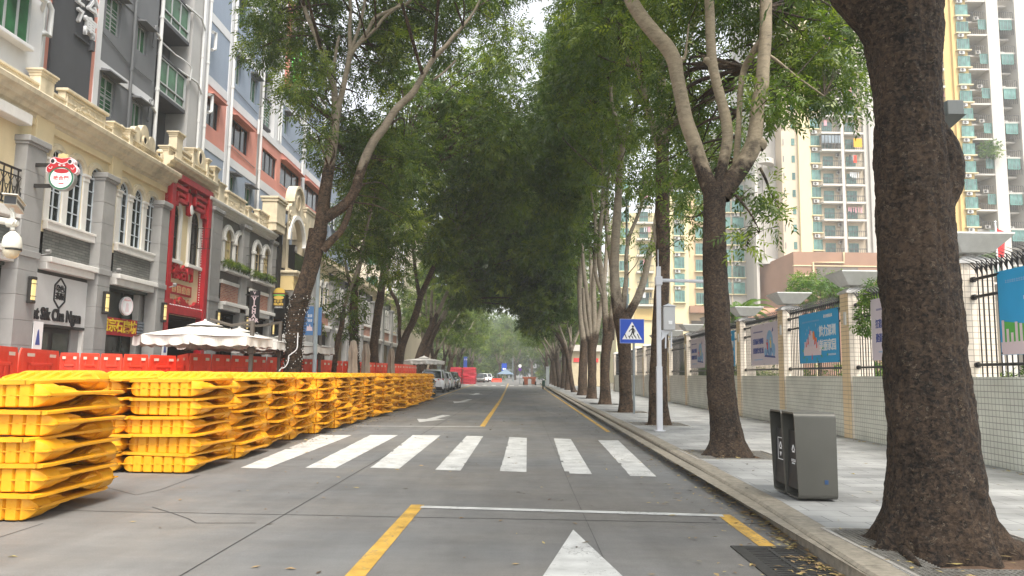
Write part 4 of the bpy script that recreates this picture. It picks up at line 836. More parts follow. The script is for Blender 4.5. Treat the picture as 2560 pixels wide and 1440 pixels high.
cl = RC(1480, 1660, 60, 330, 40, 26, 32, .6, 1.0, rs_)+RC(1500, 1640, 300, 520, 18, 27, 32, .45, .8, rs_)+RC(1430, 1600, -60, 160, 34, 27, 34, .8, 1.2, rs_)+RC(1590, 1640, 560, 660, 5, 27.5, 29.5, .3, .5, rs_)+RC(1400, 1600, -350, -50, 40, 24, 33, .9, 1.3, rs_)+RC(1690, 1760, 430, 560, 10, 27, 31, .4, .7, rs_)
custom('street tree with three upright limbs behind the blue crossing sign', GR, 29.2, [(1565, 1034, 33), (1564, 1010, 32), (1563, 960, 31), (1562, 900, 31), (1560, 850, 33), (1556, 810, 40), (1553, 785, 40)],
       [[(1548, 800, 30), (1541, 745, 30), (1536, 690, 25), (1537, 640, 23), (1540, 580, 22), (1543, 530, 20), (1547, 470, 18), (1550, 410, 17), (1555, 360, 17), (1549, 320, 13), (1532, 270, 10), (1528, 210, 8), (1540, 100, 6)], [(1556, 795, 14), (1560, 740, 13), (1566, 690, 11), (1566, 640, 10), (1574, 590, 10), (1592, 545, 9), (1605, 510, 9), (1610, 470, 7), (1630, 420, 5)],
        [(1562, 800, 26), (1580, 770, 22), (1598, 735, 20), (1612, 690, 18), (1622, 640, 16), (1635, 590, 13), (1640, 540, 10), (1650, 450, 8)], [(1556, 365, 12), (1568, 330, 10), (1580, 290, 8), (1600, 220, 6)]], cl, 0, 42, per=48, leaf=.17, wid=.058)
cl = RC(1420, 1560, 160, 420, 46, 34, 41, .7, 1.1, rs_)+RC(1375, 1480, 90, 330, 28, 33, 42, .6, 1.2, rs_)+RC(1400, 1540, 20, 220, 34, 32, 41, .9, 1.3, rs_)+RC(1440, 1560, 400, 620, 18, 34, 40, .5, .9, rs_)
custom('street tree with slim pale forked stems, second left of the crossing sign pole', GR, 37, [(1513, 1012, 27), (1513, 995, 26), (1512, 940, 24), (1514, 890, 24), (1519, 850, 26), (1522, 830, 26)],
       [[(1516, 860, 17), (1514, 800, 16), (1510, 740, 15), (1504, 690, 15), (1498, 640, 14), (1500, 580, 12), (1506, 520, 11), (1508, 440, 9), (1500, 340, 7)], [(1526, 850, 20), (1530, 790, 17), (1534, 730, 14), (1530, 670, 13), (1522, 610, 12), (1515, 540, 10), (1522, 440, 8), (1535, 340, 6)], [(1510, 745, 12), (1490, 690, 9), (1486, 640, 8), (1488, 560, 7), (1478, 480, 5)]], cl, 0, 43, per=42, leaf=.2, wid=.068)
cl = RC(1400, 1500, 250, 520, 46, 42, 49, .8, 1.2, rs_)+RC(1320, 1430, 260, 520, 40, 42, 52, .8, 1.3, rs_)+RC(1380, 1480, 100, 300, 34, 40, 49, 1., 1.4, rs_)
custom('street tree with a bundle of four thin pale stems, third left of the sign', GR, 45.7, [(1480, 998, 24), (1480, 985, 23), (1480, 930, 21), (1480, 880, 21), (1482, 850, 24)],
       [[(1478, 865, 13), (1474, 800, 12), (1466, 730, 12), (1458, 660, 9), (1454, 590, 9), (1452, 500, 8), (1440, 400, 6)], [(1484, 860, 14), (1486, 800, 14), (1484, 740, 13), (1486, 680, 12), (1492, 620, 11), (1490, 540, 9), (1495, 440, 7)], [(1486, 860, 16), (1496, 800, 14), (1506, 750, 12), (1512, 690, 11), (1516, 630, 10), (1520, 520, 8)], [(1474, 855, 11), (1462, 790, 10), (1458, 720, 9)]], cl, 0, 44, per=38, leaf=.24, wid=.08, pz=(3.0, 2.0))
cl = RC(1380, 1480, 330, 600, 44, 49, 56, .9, 1.3, rs_)+RC(1350, 1460, 180, 360, 30, 47, 57, 1.1, 1.5, rs_)+RC(1380, 1450, 560, 700, 12, 50, 55, .6, .9, rs_)
custom('street tree with one thick pale stem, fourth left of the sign', GR, 52.7, [(1457, 992, 24), (1457, 975, 23), (1457, 920, 21), (1460, 880, 21), (1462, 855, 22)],
       [[(1460, 865, 16), (1454, 810, 15), (1450, 740, 13), (1450, 680, 13), (1452, 620, 12), (1458, 560, 10), (1450, 470, 8)], [(1464, 865, 12), (1474, 790, 10), (1478, 700, 9), (1474, 600, 7)]], cl, 0, 45, per=36, leaf=.26, wid=.09, pz=(3.0, 2.))
cl = RC(1310, 1430, 640, 820, 34, 58, 64, .9, 1.4, rs_)+RC(1250, 1390, 600, 740, 44, 62, 76, 1., 1.6, rs_)+RC(1300, 1440, 480, 700, 40, 57, 66, 1.1, 1.6, rs_)
custom('slender dark street tree bending left over the road, beyond the pale stems', GR, 62, [(1438, 984, 13), (1432, 970, 12), (1424, 920, 11), (1416, 880, 11), (1402, 850, 11), (1385, 826, 11), (1370, 816, 10)], [[(1380, 820, 9), (1388, 790, 8), (1402, 760, 7), (1418, 740, 5)], [(1375, 818, 8), (1352, 800, 7), (1345, 770, 6), (1340, 700, 5)]], cl, 0, 46, per=34, leaf=.3, wid=.1)
for i, (y, k, rz, sc) in enumerate(((70, 0, 3.4, 1.0), (78, 2, 1.2, 1.02), (86, 1, 3.0, .98), (94, 3, 3.3, 1.), (103, 0, 2.2, 1.), (113, 2, .5, 1.), (122, 1, 3.1, 1.05))):
    place_tree(k, kerbR(y)+1.25, y, rz, 'distant right-hand street tree with grey trunk, %s beyond the bending tree' % ordn[i].replace('nearest', 'first'), GR, sc)
# ---- left row
rs_ = random.Random(77)
cl = RC(640, 860, -80, 130, 42, 23.9, 28, .55, .95, rs_)+RC(690, 800, 150, 260, 14, 21.5, 24, .4, .6, rs_)+RC(700, 770, 180, 270, 8, 20.5, 22.5, .35, .5, rs_)+RC(800, 1000, 60, 330, 32, 24.2, 29, .5, .9, rs_)+RC(780, 900, 260, 430, 14, 24, 27, .4, .65, rs_)+RC(850, 1020, 330, 560, 24, 24.2, 28, .5, .8, rs_)+RC(950, 1200, -60, 160, 32, 24, 30, .6, 1., rs_)+RC(760, 850, 280, 370, 6, 21, 23, .3, .4, rs_)+RC(640, 1200, -450, -80, 70, 17, 27, .8, 1.3, rs_)+RC(1050, 1310, -60, 130, 30, 24, 31, .5, 1.1, rs_)
custom('large left tree with its leaning lower trunk wrapped in string lights', GL, 23.6, [(728, 948, 46), (730, 925, 46), (733, 880, 45), (737, 830, 44), (743, 780, 46), (755, 735, 44), (770, 690, 42), (781, 650, 42), (789, 610, 44), (796, 575, 48)],
       [[(797, 595, 36), (806, 540, 33), (813, 480, 33), (822, 420, 30), (832, 360, 27), (838, 310, 24), (842, 262, 27)], [(838, 272, 18), (834, 217, 17), (818, 172, 16), (805, 130, 14), (790, 90, 13), (774, 55, 12), (760, 17, 11), (745, -30, 10), (720, -140, 7)], [(845, 272, 17), (857, 222, 15), (868, 172, 14), (876, 130, 15)],
        [(876, 135, 12), (874, 80, 10), (876, 28, 9), (874, -60, 8), (868, -200, 5)], [(878, 135, 11), (895, 110, 10), (918, 80, 10), (938, 45, 9), (985, 22, 8), (1030, 0, 8), (1090, -60, 6)], [(885, 120, 9), (915, 95, 8), (940, 70, 8), (962, 42, 8), (1000, 10, 7), (1060, -60, 5)], [(878, 125, 9), (900, 60, 8), (912, 0, 8), (918, -80, 6)],
        [(810, 548, 32), (830, 535, 30), (855, 518, 28), (882, 487, 26), (898, 440, 24), (915, 392, 24), (936, 350, 22), (960, 320, 20), (985, 280, 19), (1008, 255, 18), (1032, 232, 17), (1057, 189, 15), (1084, 146, 14), (1115, 115, 12), (1135, 90, 11), (1158, 65, 9), (1190, 20, 7), (1220, -60, 4)], [(806, 625, 24), (830, 600, 20), (852, 578, 17), (868, 545, 15), (880, 505, 12), (905, 460, 9)],
        [(832, 190, 8), (840, 130, 8), (848, 90, 7)], [(1084, 200, 6), (1110, 180, 5), (1140, 150, 4)], [(735, 778, 22), (722, 790, 14), (712, 796, 9)]], cl, 0, 51, per=72, leaf=.155, wid=.05, pz=(6.5, 3.))
cl = RC(800, 880, 600, 760, 12, 27.5, 30, .35, .6, rs_)+RC(850, 960, 470, 640, 16, 27, 31, .5, .8, rs_)+RC(880, 1060, 300, 520, 22, 26, 32, .6, 1., rs_)
custom('thin crooked young tree right of the light-wrapped tree', GL, 29, [(833, 945, 13), (835, 925, 13), (840, 880, 13), (848, 840, 13), (855, 810, 12), (856, 780, 11)], [[(856, 790, 9), (866, 750, 8), (880, 710, 8), (895, 670, 8), (905, 630, 7), (912, 590, 6), (930, 520, 5), (950, 420, 4)]], cl, 0, 52, per=50, leaf=.17, wid=.055, pz=(3.5, 1))
cl = RC(820, 900, 760, 830, 10, 31, 33, .35, .5, rs_)+RC(870, 990, 560, 700, 20, 31, 35, .5, .8, rs_)+RC(860, 1000, 400, 600, 24, 31, 36, .6, 1., rs_)
custom('short thick trunk with leaf sprouts and wrapped lights behind a folded parasol', GL, 32.6, [(889, 945, 23), (888, 925, 23), (886, 880, 22), (885, 830, 22), (884, 780, 22), (886, 730, 20)], [[(886, 740, 15), (893, 690, 12), (905, 640, 10), (915, 580, 8), (930, 480, 6)], [(884, 740, 12), (872, 700, 9), (862, 650, 7)]], cl, 0, 53, per=50, leaf=.18, wid=.06, pz=(5., 1))
cl = RC(930, 1100, 330, 640, 50, 34, 41, .6, 1.1, rs_)+RC(980, 1250, 150, 420, 50, 32, 42, .8, 1.3, rs_)+RC(1180, 1330, 90, 380, 32, 32, 42, .6, 1.2, rs_)+RC(940, 1010, 640, 720, 6, 35, 39, .4, .7, rs_)
custom('straight pale-topped street tree between two folded parasols', GL, 37, [(938, 945, 24), (938, 925, 24), (934, 880, 23), (939, 830, 22), (944, 790, 21), (950, 750, 20)], [[(949, 760, 19), (955, 710, 18), (962, 660, 17), (968, 610, 15), (972, 550, 12), (985, 470, 9), (1010, 380, 6)], [(968, 610, 10), (980, 560, 8), (1010, 500, 7), (1050, 440, 5)]], cl, 0, 54, per=42, leaf=.2, wid=.068, pz=(5., 1.5))
cl = RC(1040, 1260, 420, 640, 56, 42, 50, .7, 1.2, rs_)+RC(1100, 1330, 250, 520, 56, 38, 50, .9, 1.4, rs_)+RC(1230, 1390, 300, 560, 40, 40, 54, .7, 1.3, rs_)+RC(1020, 1120, 560, 680, 12, 43, 48, .5, .8, rs_)+RC(975, 1030, 600, 780, 9, 44, 48, .3, .6, rs_)
custom('dark tree leaning far right over the parked cars, limbs reaching across', GL, 46, [(992, 945, 24), (995, 925, 24), (1000, 885, 22), (1006, 858, 22)], [[(1004, 868, 20), (1018, 832, 18), (1031, 808, 18), (1043, 775, 17), (1052, 740, 15), (1066, 708, 14), (1079, 680, 13), (1096, 645, 12), (1122, 610, 11), (1145, 565, 10), (1170, 510, 8), (1200, 470, 7), (1240, 438, 5)], [(1002, 862, 10), (998, 835, 9), (999, 790, 10), (992, 755, 10), (978, 730, 9), (968, 700, 9), (970, 660, 8), (985, 600, 6)], [(1000, 470, 5), (1010, 440, 5)][:0] or [(1120, 612, 6), (1140, 640, 4), (1175, 600, 3)],
        [(1050, 745, 12), (1040, 690, 9), (1030, 600, 8), (1015, 520, 9), (1020, 460, 11), (1048, 415, 10), (1075, 385, 9), (1110, 345, 7)]], cl, 0, 55, per=40, leaf=.24, wid=.08, pz=(7., 3))
cl = RC(1080, 1280, 560, 720, 50, 56, 64, .8, 1.3, rs_)+RC(1120, 1340, 420, 640, 50, 54, 66, 1., 1.6, rs_)+RC(1200, 1400, 520, 700, 50, 56, 72, 1., 1.6, rs_)
custom('leaning brown trunk just behind the white parked car, nearer of a pair', GL, 60, [(1036, 945, 20), (1042, 915, 20), (1052, 880, 18), (1064, 850, 17), (1076, 825, 16), (1088, 795, 15)], [[(1086, 800, 13), (1098, 775, 11), (1107, 755, 10), (1116, 735, 9), (1124, 718, 8), (1150, 670, 6)], [(1078, 822, 9), (1078, 780, 8), (1080, 730, 7), (1090, 660, 6)]], cl, 0, 56, per=34, leaf=.3, wid=.1, pz=(5, 2))
cl = RC(1120, 1300, 620, 760, 46, 62, 72, .9, 1.4, rs_)+RC(1180, 1340, 660, 760, 40, 70, 84, 1., 1.6, rs_)
custom('leaning brown trunk just behind the white parked car, farther of a pair', GL, 66, [(1052, 945, 17), (1060, 915, 16), (1068, 880, 15), (1078, 850, 14), (1090, 820, 13)], [[(1088, 826, 11), (1106, 790, 9), (1128, 750, 8), (1160, 700, 6)], [(1072, 870, 6), (1085, 800, 5), (1090, 750, 5)]], cl, 0, 57, per=34, leaf=.3, wid=.1, pz=(5, 2))
for i, (y, k, rz, sc) in enumerate(((73, 1, 0., 1.), (81, 3, .2, 1.), (89, 0, .9, 1.), (97, 1, -.3, 1.), (105, 3, .1, 1.02), (114, 2, 2, 1.), (123, 1, .2, 1.05))):
    place_tree(k, kerbL(y)-1.0, y, rz, 'distant left-hand street tree with pale trunk, %s beyond the leaning pair' % ordn[i].replace('nearest', 'first'), GL, sc)
i = 0
for (x, y, k, rz, sc) in ((-9, 148, 0, 1, 1.1), (8, 150, 2, 2, 1.1), (-14, 165, 1, 0, 1.15), (-4.5, 176, 2, 1.5, 1.0), (6.5, 172, 3, 3, 1.1), (13, 168, 0, .4, 1.1), (-1, 205, 0, 2.5, 1.3), (4, 240, 1, 1.5, 1.5), (-12, 230, 2, 1, 1.4), (-22, 150, 0, 2, 1.2), (18, 190, 2, 1, 1.3), (-5, 265, 3, 1, 1.6), (11, 255, 2, 4, 1.6)):
    place_tree(k, x, y, rz, 'hazy grey-green tree beyond the junction, %s from the camera' % (ordn+['fourteenth'])[i], 'trees beyond the junction', sc, z=0); i += 1
rs = random.Random(5); cl = []
for (x, y, z, k) in ((-14, 150, 9, 40), (14, 152, 9, 40), (-9, 195, 6, 40), (11, 200, 6, 40)):
    for i in range(k): cl.append((x+rs.uniform(-6, 6), y+rs.uniform(-5, 5), z+rs.uniform(-5, 6), rs.uniform(1, 1.9)))
tz = thing('street_tree', 'broad hazy tree crowns interlocking over the junction', 'tree', (-12, 150, 0), 0, 'trees beyond the junction'); w = Wood()
for (x, y) in ((-12, 150), (12, 152)): w.limb([[x, y, 0, .3, 0], [x*.95, y, 5, .25, .3], [x*.8, y, 9, .15, .5], [x*.5, y, 13, .05, .6]], n=10)
w.build('trunk', BARK, tz); foliage('crown', cl, LEAF, tz, per=16, leaf=.55, wid=.22, K=3, spray=.8, seed=6)
# string lights round two wrapped trunks
LEDM = mat('fairy_light_bead', (.8, .8, .75), .3); WIRE = mat('dark_wire', (.02, .015, .01), .6)
def wrap(pts, label, turns):
    t = thing('string_lights', label, 'string lights', tuple(pts[0][:3]), group='string lights wound round trunks'); Q = smooth_path(pts, 8); n = turns*16; P = []; ph = 0; bd = MB()
    for i in range(n):
        f = i/(n-1)*(len(Q)-1); k = int(f); q = Q[k]*(1-f+k)+Q[min(k+1, len(Q)-1)]*(f-k); a = i/15.31*2*math.pi; r = q[3]*1.12+.02+.01*math.sin(i*2.3)
        p = Vector((q[0]+r*math.cos(a), q[1]+r*math.sin(a), q[2]+.03*math.sin(a*1.7+i*.05))); P.append(p)
        if random.random() < .26: p2 = p+Vector((.006*math.cos(a), .006*math.sin(a), 0)); s_ = .014; bd.add([p2+Vector((s_, 0, 0)), p2+Vector((0, s_, 0)), p2+Vector((-s_, 0, 0)), p2+Vector((0, -s_, 0)), p2+Vector((0, 0, s_*1.5)), p2-Vector((0, 0, s_*1.5))], [(0, 1, 4), (1, 2, 4), (2, 3, 4), (3, 0, 4), (1, 0, 5), (2, 1, 5), (3, 2, 5), (0, 3, 5)])
    b = MB(); b.tube(P, .011, 4); b.build('wire', WIRE, t); bd.build('beads', LEDM, t)
wrap(PL(23.6, [(730, 925, 46), (733, 880, 45), (737, 830, 44), (743, 780, 46), (755, 738, 44)]), 'white bead lights wound round the big leaning trunk on the left', 34)
wrap(PL(32.6, [(888, 925, 23), (886, 880, 22), (885, 830, 22), (884, 790, 22)]), 'white bead lights wound round the short trunk behind a folded parasol', 24)
t = thing('cable', 'loose white cable hanging down the light-wrapped trunk', 'cable', tuple(PYp(745, 830, 23.2))); b = MB(); b.tube(smooth_path([PYp(x, y, 23.22)[:] for x, y in ((745, 832), (744, 850), (742, 872), (728, 885), (722, 890), (720, 905), (712, 918), (703, 921), (698, 928))], 4)[:, :3], .018, 6); b.build('strand', WTXT, t)
# ================================================================ plastic barriers
random.seed(5)
YB = mat('yellow_barrier_plastic', (.80, .365, .012), .42, var=.12, vs=4, spec=.4, objrand=.1, dirt=.15, bump=.03, bs=60)
RB = mat('red_barrier_plastic', (.86, .065, .028), .4, var=.1, vs=3, spec=.5, objrand=.1, dirt=.15)
REF = mat('reflector_patch', (.75, .68, .55), .3)
def barrier_mesh(name, W=.98, H=1.5, foot=.118, m=None):
    """water-filled fence barrier, standing: x width, z height, y thickness; ribbed foot, thin panel above"""
    xs = [-.5, -.493, -.475, -.455, -.432, -.425, -.40, -.393, -.37, -.34]
    lob = []
    for k in range(5): c = -.34+.136*(k+.5); lob += [c-.05, c-.03, c, c+.03, c+.05]+([c+.06, c+.068, c+.076] if k < 4 else [])
    xs = sorted(set(round(v, 4) for v in xs+lob+[-v for v in xs])); zs = [0, .002, .008, .02, .045, .08, .16, .27, .3, .305, .34, .345, .42, .48, .54, .59, .60, .62, .66, .70, .74, 1.1, 1.38, 1.42, 1.46, 1.5]
    def T(x, z):
        ax = abs(x); thin = .017
        # thin panel with a frame rail round the recessed middle
        rail = .02 if (ax > .40 or z > 1.4) else .009
        if .66 < z < 1.4 and ax < .40 and (abs(ax-.2) < .03): rail = .02
        if ax > .49: rail = .012
        body = rail if z > .6 else thin
        # foot loaf
        if z < .27: f = foot*min(1, math.sqrt(max(0, 1-(1-min(z, .045)/.045)**2))*.12+.88)
        elif z < .62: f = lerp(foot, .02, (z-.27)/.35)
        else: f = 0
        if .3 < z < .62: f = min(f, max(0, foot*(.5-ax)/.17*1.0)) if ax > .33 else f*(.92 if min(abs(ax), abs(ax-.136), abs(ax-.272)) < .036 else .5)   # sunken, ribbed middle of the slope
        if .34 < z < .6 and .395 < ax < .43: f += .016
        e = 1. if ax < .34 or z > .3 else math.sqrt(max(0, 1-((ax-.34)/.145)**2)) if ax < .485 else 0
        if z > .3 and ax > .485: e = 0
        if ax < .3 and z < .3:
            u = ((x+.34) % .136)/.136; g = min(u, 1-u); e *= 1-.16*math.exp(-(g/.06)**2)
        return max(f*e, body if z > .004 else .008)
    b = MB(); nx, nz = len(xs), len(zs); vs = []
    cx = lambda x, z: x*W if z < 1.36 else x*W*(1-.09*max(0, (z-1.36)/.14)*(abs(x) > .4))
    def zoff(x, z):                # the foot face: rounded lobes with grooves between, rounded ends
        if z > .08: return 0
        ax = abs(x); u = ((x+.34) % .136)/.136; g = min(u, 1-u); k = 1-z/.08; d = 0
        if ax < .35: d = .034*math.exp(-(g/.09)**2)
        if ax > .34: d = .13*(1-math.sqrt(max(0, 1-((ax-.34)/.16)**2)))
        return d*k
    for s in (1, -1): vs += [(cx(x, z), s*T(x, z), z*H/1.5+zoff(x, z)) for z in zs for x in xs]
    I = lambda s, i, j: s*nx*nz+j*nx+i; fs = []
    for j in range(nz-1):
        for i in range(nx-1): fs += [(I(0, i, j), I(0, i, j+1), I(0, i+1, j+1), I(0, i+1, j)), (I(1, i, j), I(1, i+1, j), I(1, i+1, j+1), I(1, i, j+1))]
    for i in range(nx-1): fs += [(I(0, i, 0), I(0, i+1, 0), I(1, i+1, 0), I(1, i, 0)), (I(0, i, nz-1), I(1, i, nz-1), I(1, i+1, nz-1), I(0, i+1, nz-1))]
    for j in range(nz-1): fs += [(I(0, 0, j), I(1, 0, j), I(1, 0, j+1), I(0, 0, j+1)), (I(0, nx-1, j), I(0, nx-1, j+1), I(1, nx-1, j+1), I(1, nx-1, j))]
    # seam flange round the foot ends and bottom
    me = bpy.data.meshes.new(name); me.from_pydata(vs, [], fs)
    s = MB(); s.box(-.505*W, .505*W, .0, .66, -.006, .006); n = len(vs)
    me2v = vs+[tuple(p) for p in s.v]; me.clear_geometry(); me.from_pydata(me2v, [], fs+[tuple(i+n for i in f) for f in s.f]); me.update()
    me.polygons.foreach_set('use_smooth', [True]*len(me.polygons)); me.set_sharp_from_angle(angle=math.radians(24)); me.materials.append(m or YB); return me
YM = barrier_mesh('yellow_barrier')
# lie it down: height axis -> +y (foot near the viewer), thickness -> z
YN = YM.copy(); YN.transform(Matrix(((1, 0, 0, 0), (0, 0, 1, 0), (0, -1, 0, 0), (0, 0, 0, 1))))
# bend the thin end a little, as the stacked ones droop
for v in YN.vertices:
    if v.co.y > .7: v.co.z -= .018*((v.co.y-.7)/.8)**2
YFt = YM.copy(); YFt.transform(Matrix(((1, 0, 0, 0), (0, 0, -1, 0), (0, 1, 0, 0), (0, 0, 0, 1))))
for v in YFt.vertices:
    if v.co.y < -.7: v.co.z -= .012*((-v.co.y-.7)/.8)**2
card = ['first', 'second', 'third', 'fourth', 'fifth', 'sixth', 'seventh', 'eighth', 'ninth', 'tenth', 'eleventh', 'twelfth', 'thirteenth', 'fourteenth', 'fifteenth', 'sixteenth', 'seventeenth', 'eighteenth', 'nineteenth', 'twentieth', 'twenty-first', 'twenty-second']
def stack(si, x, y, yaw, where, n=5, sy=1.):
    dx = 0
    for k in range(n*2):
        near = k % 2 == 0; z = .13+.1365*k; lv = k//2
        o = bpy.data.objects.new('barrier', YN if near else YFt); COL.objects.link(o)
        j = rnd(-.06, .06) + (.10*math.sin(k*.35+si*1.3) if si == 0 else .03*math.sin(k*.8+si)); yy = rnd(-.03, .03)
        o.location = (x+j, y+(0 if near else 1.47)+yy, z+(.002 if near else -.002)); o.rotation_euler = (rnd(-.012, .012)+(.02*k/10 if near else -.005), rnd(-.018, .018), yaw+rnd(-.045, .045)); o.scale = (1.13 if si == 1 else 1.03 if si == 0 else 1, sy, 1); o.location.x -= .06 if si == 1 else 0
        tag(o, 'yellow barrier lying %s, %s from the bottom, %s' % ('foot towards camera' if near else 'foot away', card[lv], where), 'barrier', 'yellow barriers stacked flat along the road')
for i in range(19):
    y = 7.62 if i == 0 else 11.3+1.84*(i-1); yaw = 0; xr = float(np.interp(y, [7, 11, 15, 22, 30, 42], [-4.72, -4.68, -4.78, -4.74, -4.76, -4.88]))
    if 14 <= y < 19: yaw = .1
    if y > 24: yaw = rnd(-.12, .12)-.15*(i % 2)
    stack(i, xr-.49-(.0 if i else .04), y, yaw, ('nearest stack' if i == 0 else card[i]+' stack from the camera'))
for i in range(2): stack(30+i, -6.22, 11.2+1.86*i, .05, 'back row behind the second stack' if i == 0 else 'back row behind the third stack')
# red barriers standing in a line in front of the shops
def red_barrier(W=1.0, H=1.95):
    me = barrier_mesh('barrier_body', W, H, .16, RB)
    t = thing('red_barrier', 'red', 'barrier', (0, 0, -60)); o = bpy.data.objects.new('body', me); COL.objects.link(o); o.parent = t
    for s in (-1, 1):
        for f in (-1, 1):
            b = MB(); b.box(s*.27*W-.085*W, s*.27*W+.085*W, H*.905, H*.945, f*.0425, f*.0455); r = b.build('reflector', REF, None); r.parent = t
    for f in (-1, 1):
        b = MB(); w_ = .3*W
        for (u0, u1, z0, z1) in ((-w_, w_, H*.8, H*.83), (-w_, -w_+.04, H*.42, H*.83), (w_-.04, w_, H*.42, H*.83), (-.13, -.1, H*.42, H*.78), (.1, .13, H*.42, H*.78)): b.box(u0, u1, z0, z1, f*.028, f*.042, .006)
        r = b.build('raised_frame', RB, None); r.parent = t
    return t
rb0 = red_barrier(); rch = tree_of(rb0); first = [True]
def put_red(a, c, z, label):
    a, c = Vector(a), Vector(c); m = (a+c)/2; d = c-a; rz = math.atan2(d.y, d.x)
    if first[0]: o = rb0; first[0] = False; o.location = (m.x, m.y, z); o.rotation_euler = (0, 0, rz); o['label'] = label; o['group'] = 'red barriers standing before the shops'
    else: o = dup(rb0, rch, (m.x, m.y, z), rz, label, 'red barriers standing before the shops')
    o.scale = (d.length/1.0*.985, 1, 1); return o
def gx(px, Y, py=930): q = PYp(px, py, Y); return (q.x, q.y)
RL = [[(-60, 14.7), (42, 17.2)], [(42, 17.2), (146, 20.3)], [(146, 22.0), (197, 22.2)], [(197, 22.2), (248, 22.6)], [(248, 22.6), (305, 23.0)], [(305, 23.0), (370, 23.6)], [(370, 23.6), (440, 24.6)], [(441, 24.6), (470, 20.6)]]
k = 0
names = []
for seg in RL:
    put_red(gx(*seg[0]), gx(*seg[1]), 0, 'bright red barrier, %s from the left edge of the line' % card[k]); k += 1
pts = [gx(x, y) for x, y in ((470, 20.6), (640, 24), (750, 27), (860, 32), (960, 37), (1010, 41), (1040, 46))]
ds = [0]
for a, c in zip(pts[:-1], pts[1:]): ds.append(ds[-1]+math.dist(a, c))
n = int(ds[-1]/1.02)
for i in range(n):
    f = lambda s: (float(np.interp(s, ds, [p[0] for p in pts])), float(np.interp(s, ds, [p[1] for p in pts])))
    o = put_red(f(ds[-1]*i/n), f(ds[-1]*(i+1)/n), 0, 'red barrier, %s along the row right of the corner under the parasols' % (card[i] if i < 22 else 'twenty-%s' % card[i-20])); o.rotation_euler[2] += rnd(-.05, .05)
for i in range(9):
    y = 52+3.2*i; put_red((-8.9-.03*i, y), (-8.9-.03*i, y+1.2), 0, 'far red barrier behind the parked cars, %s of nine' % card[i])
# pinkish red stacked barriers beyond the cars
PRB = mat('faded_red_barrier_plastic', (.68, .06, .09), .45, var=.15, vs=2, objrand=.2)
RM2 = YN.copy(); RM2.materials.clear(); RM2.materials.append(PRB); RM3 = YFt.copy(); RM3.materials.clear(); RM3.materials.append(PRB)
q = G(1180, 957)
for s in range(4):
    for k in range(11):
        near = k % 2 == 0; o = bpy.data.objects.new('barrier', RM2 if near else RM3); COL.objects.link(o)
        o.location = (-7.35-2.05*(s % 2)+rnd(-.05, .05), 113+1.9*(s//2)+(0 if near else 1.47), .13+.1365*k*1.55); o.scale = (2.0, 1, 1.55); o.rotation_euler = (0, rnd(-.02, .02), rnd(-.08, .08))
        tag(o, 'faded red barrier lying flat, %s layer of the %s stack beyond the parked cars' % (card[k], card[s]), 'barrier', 'red barriers stacked beyond the parked cars')
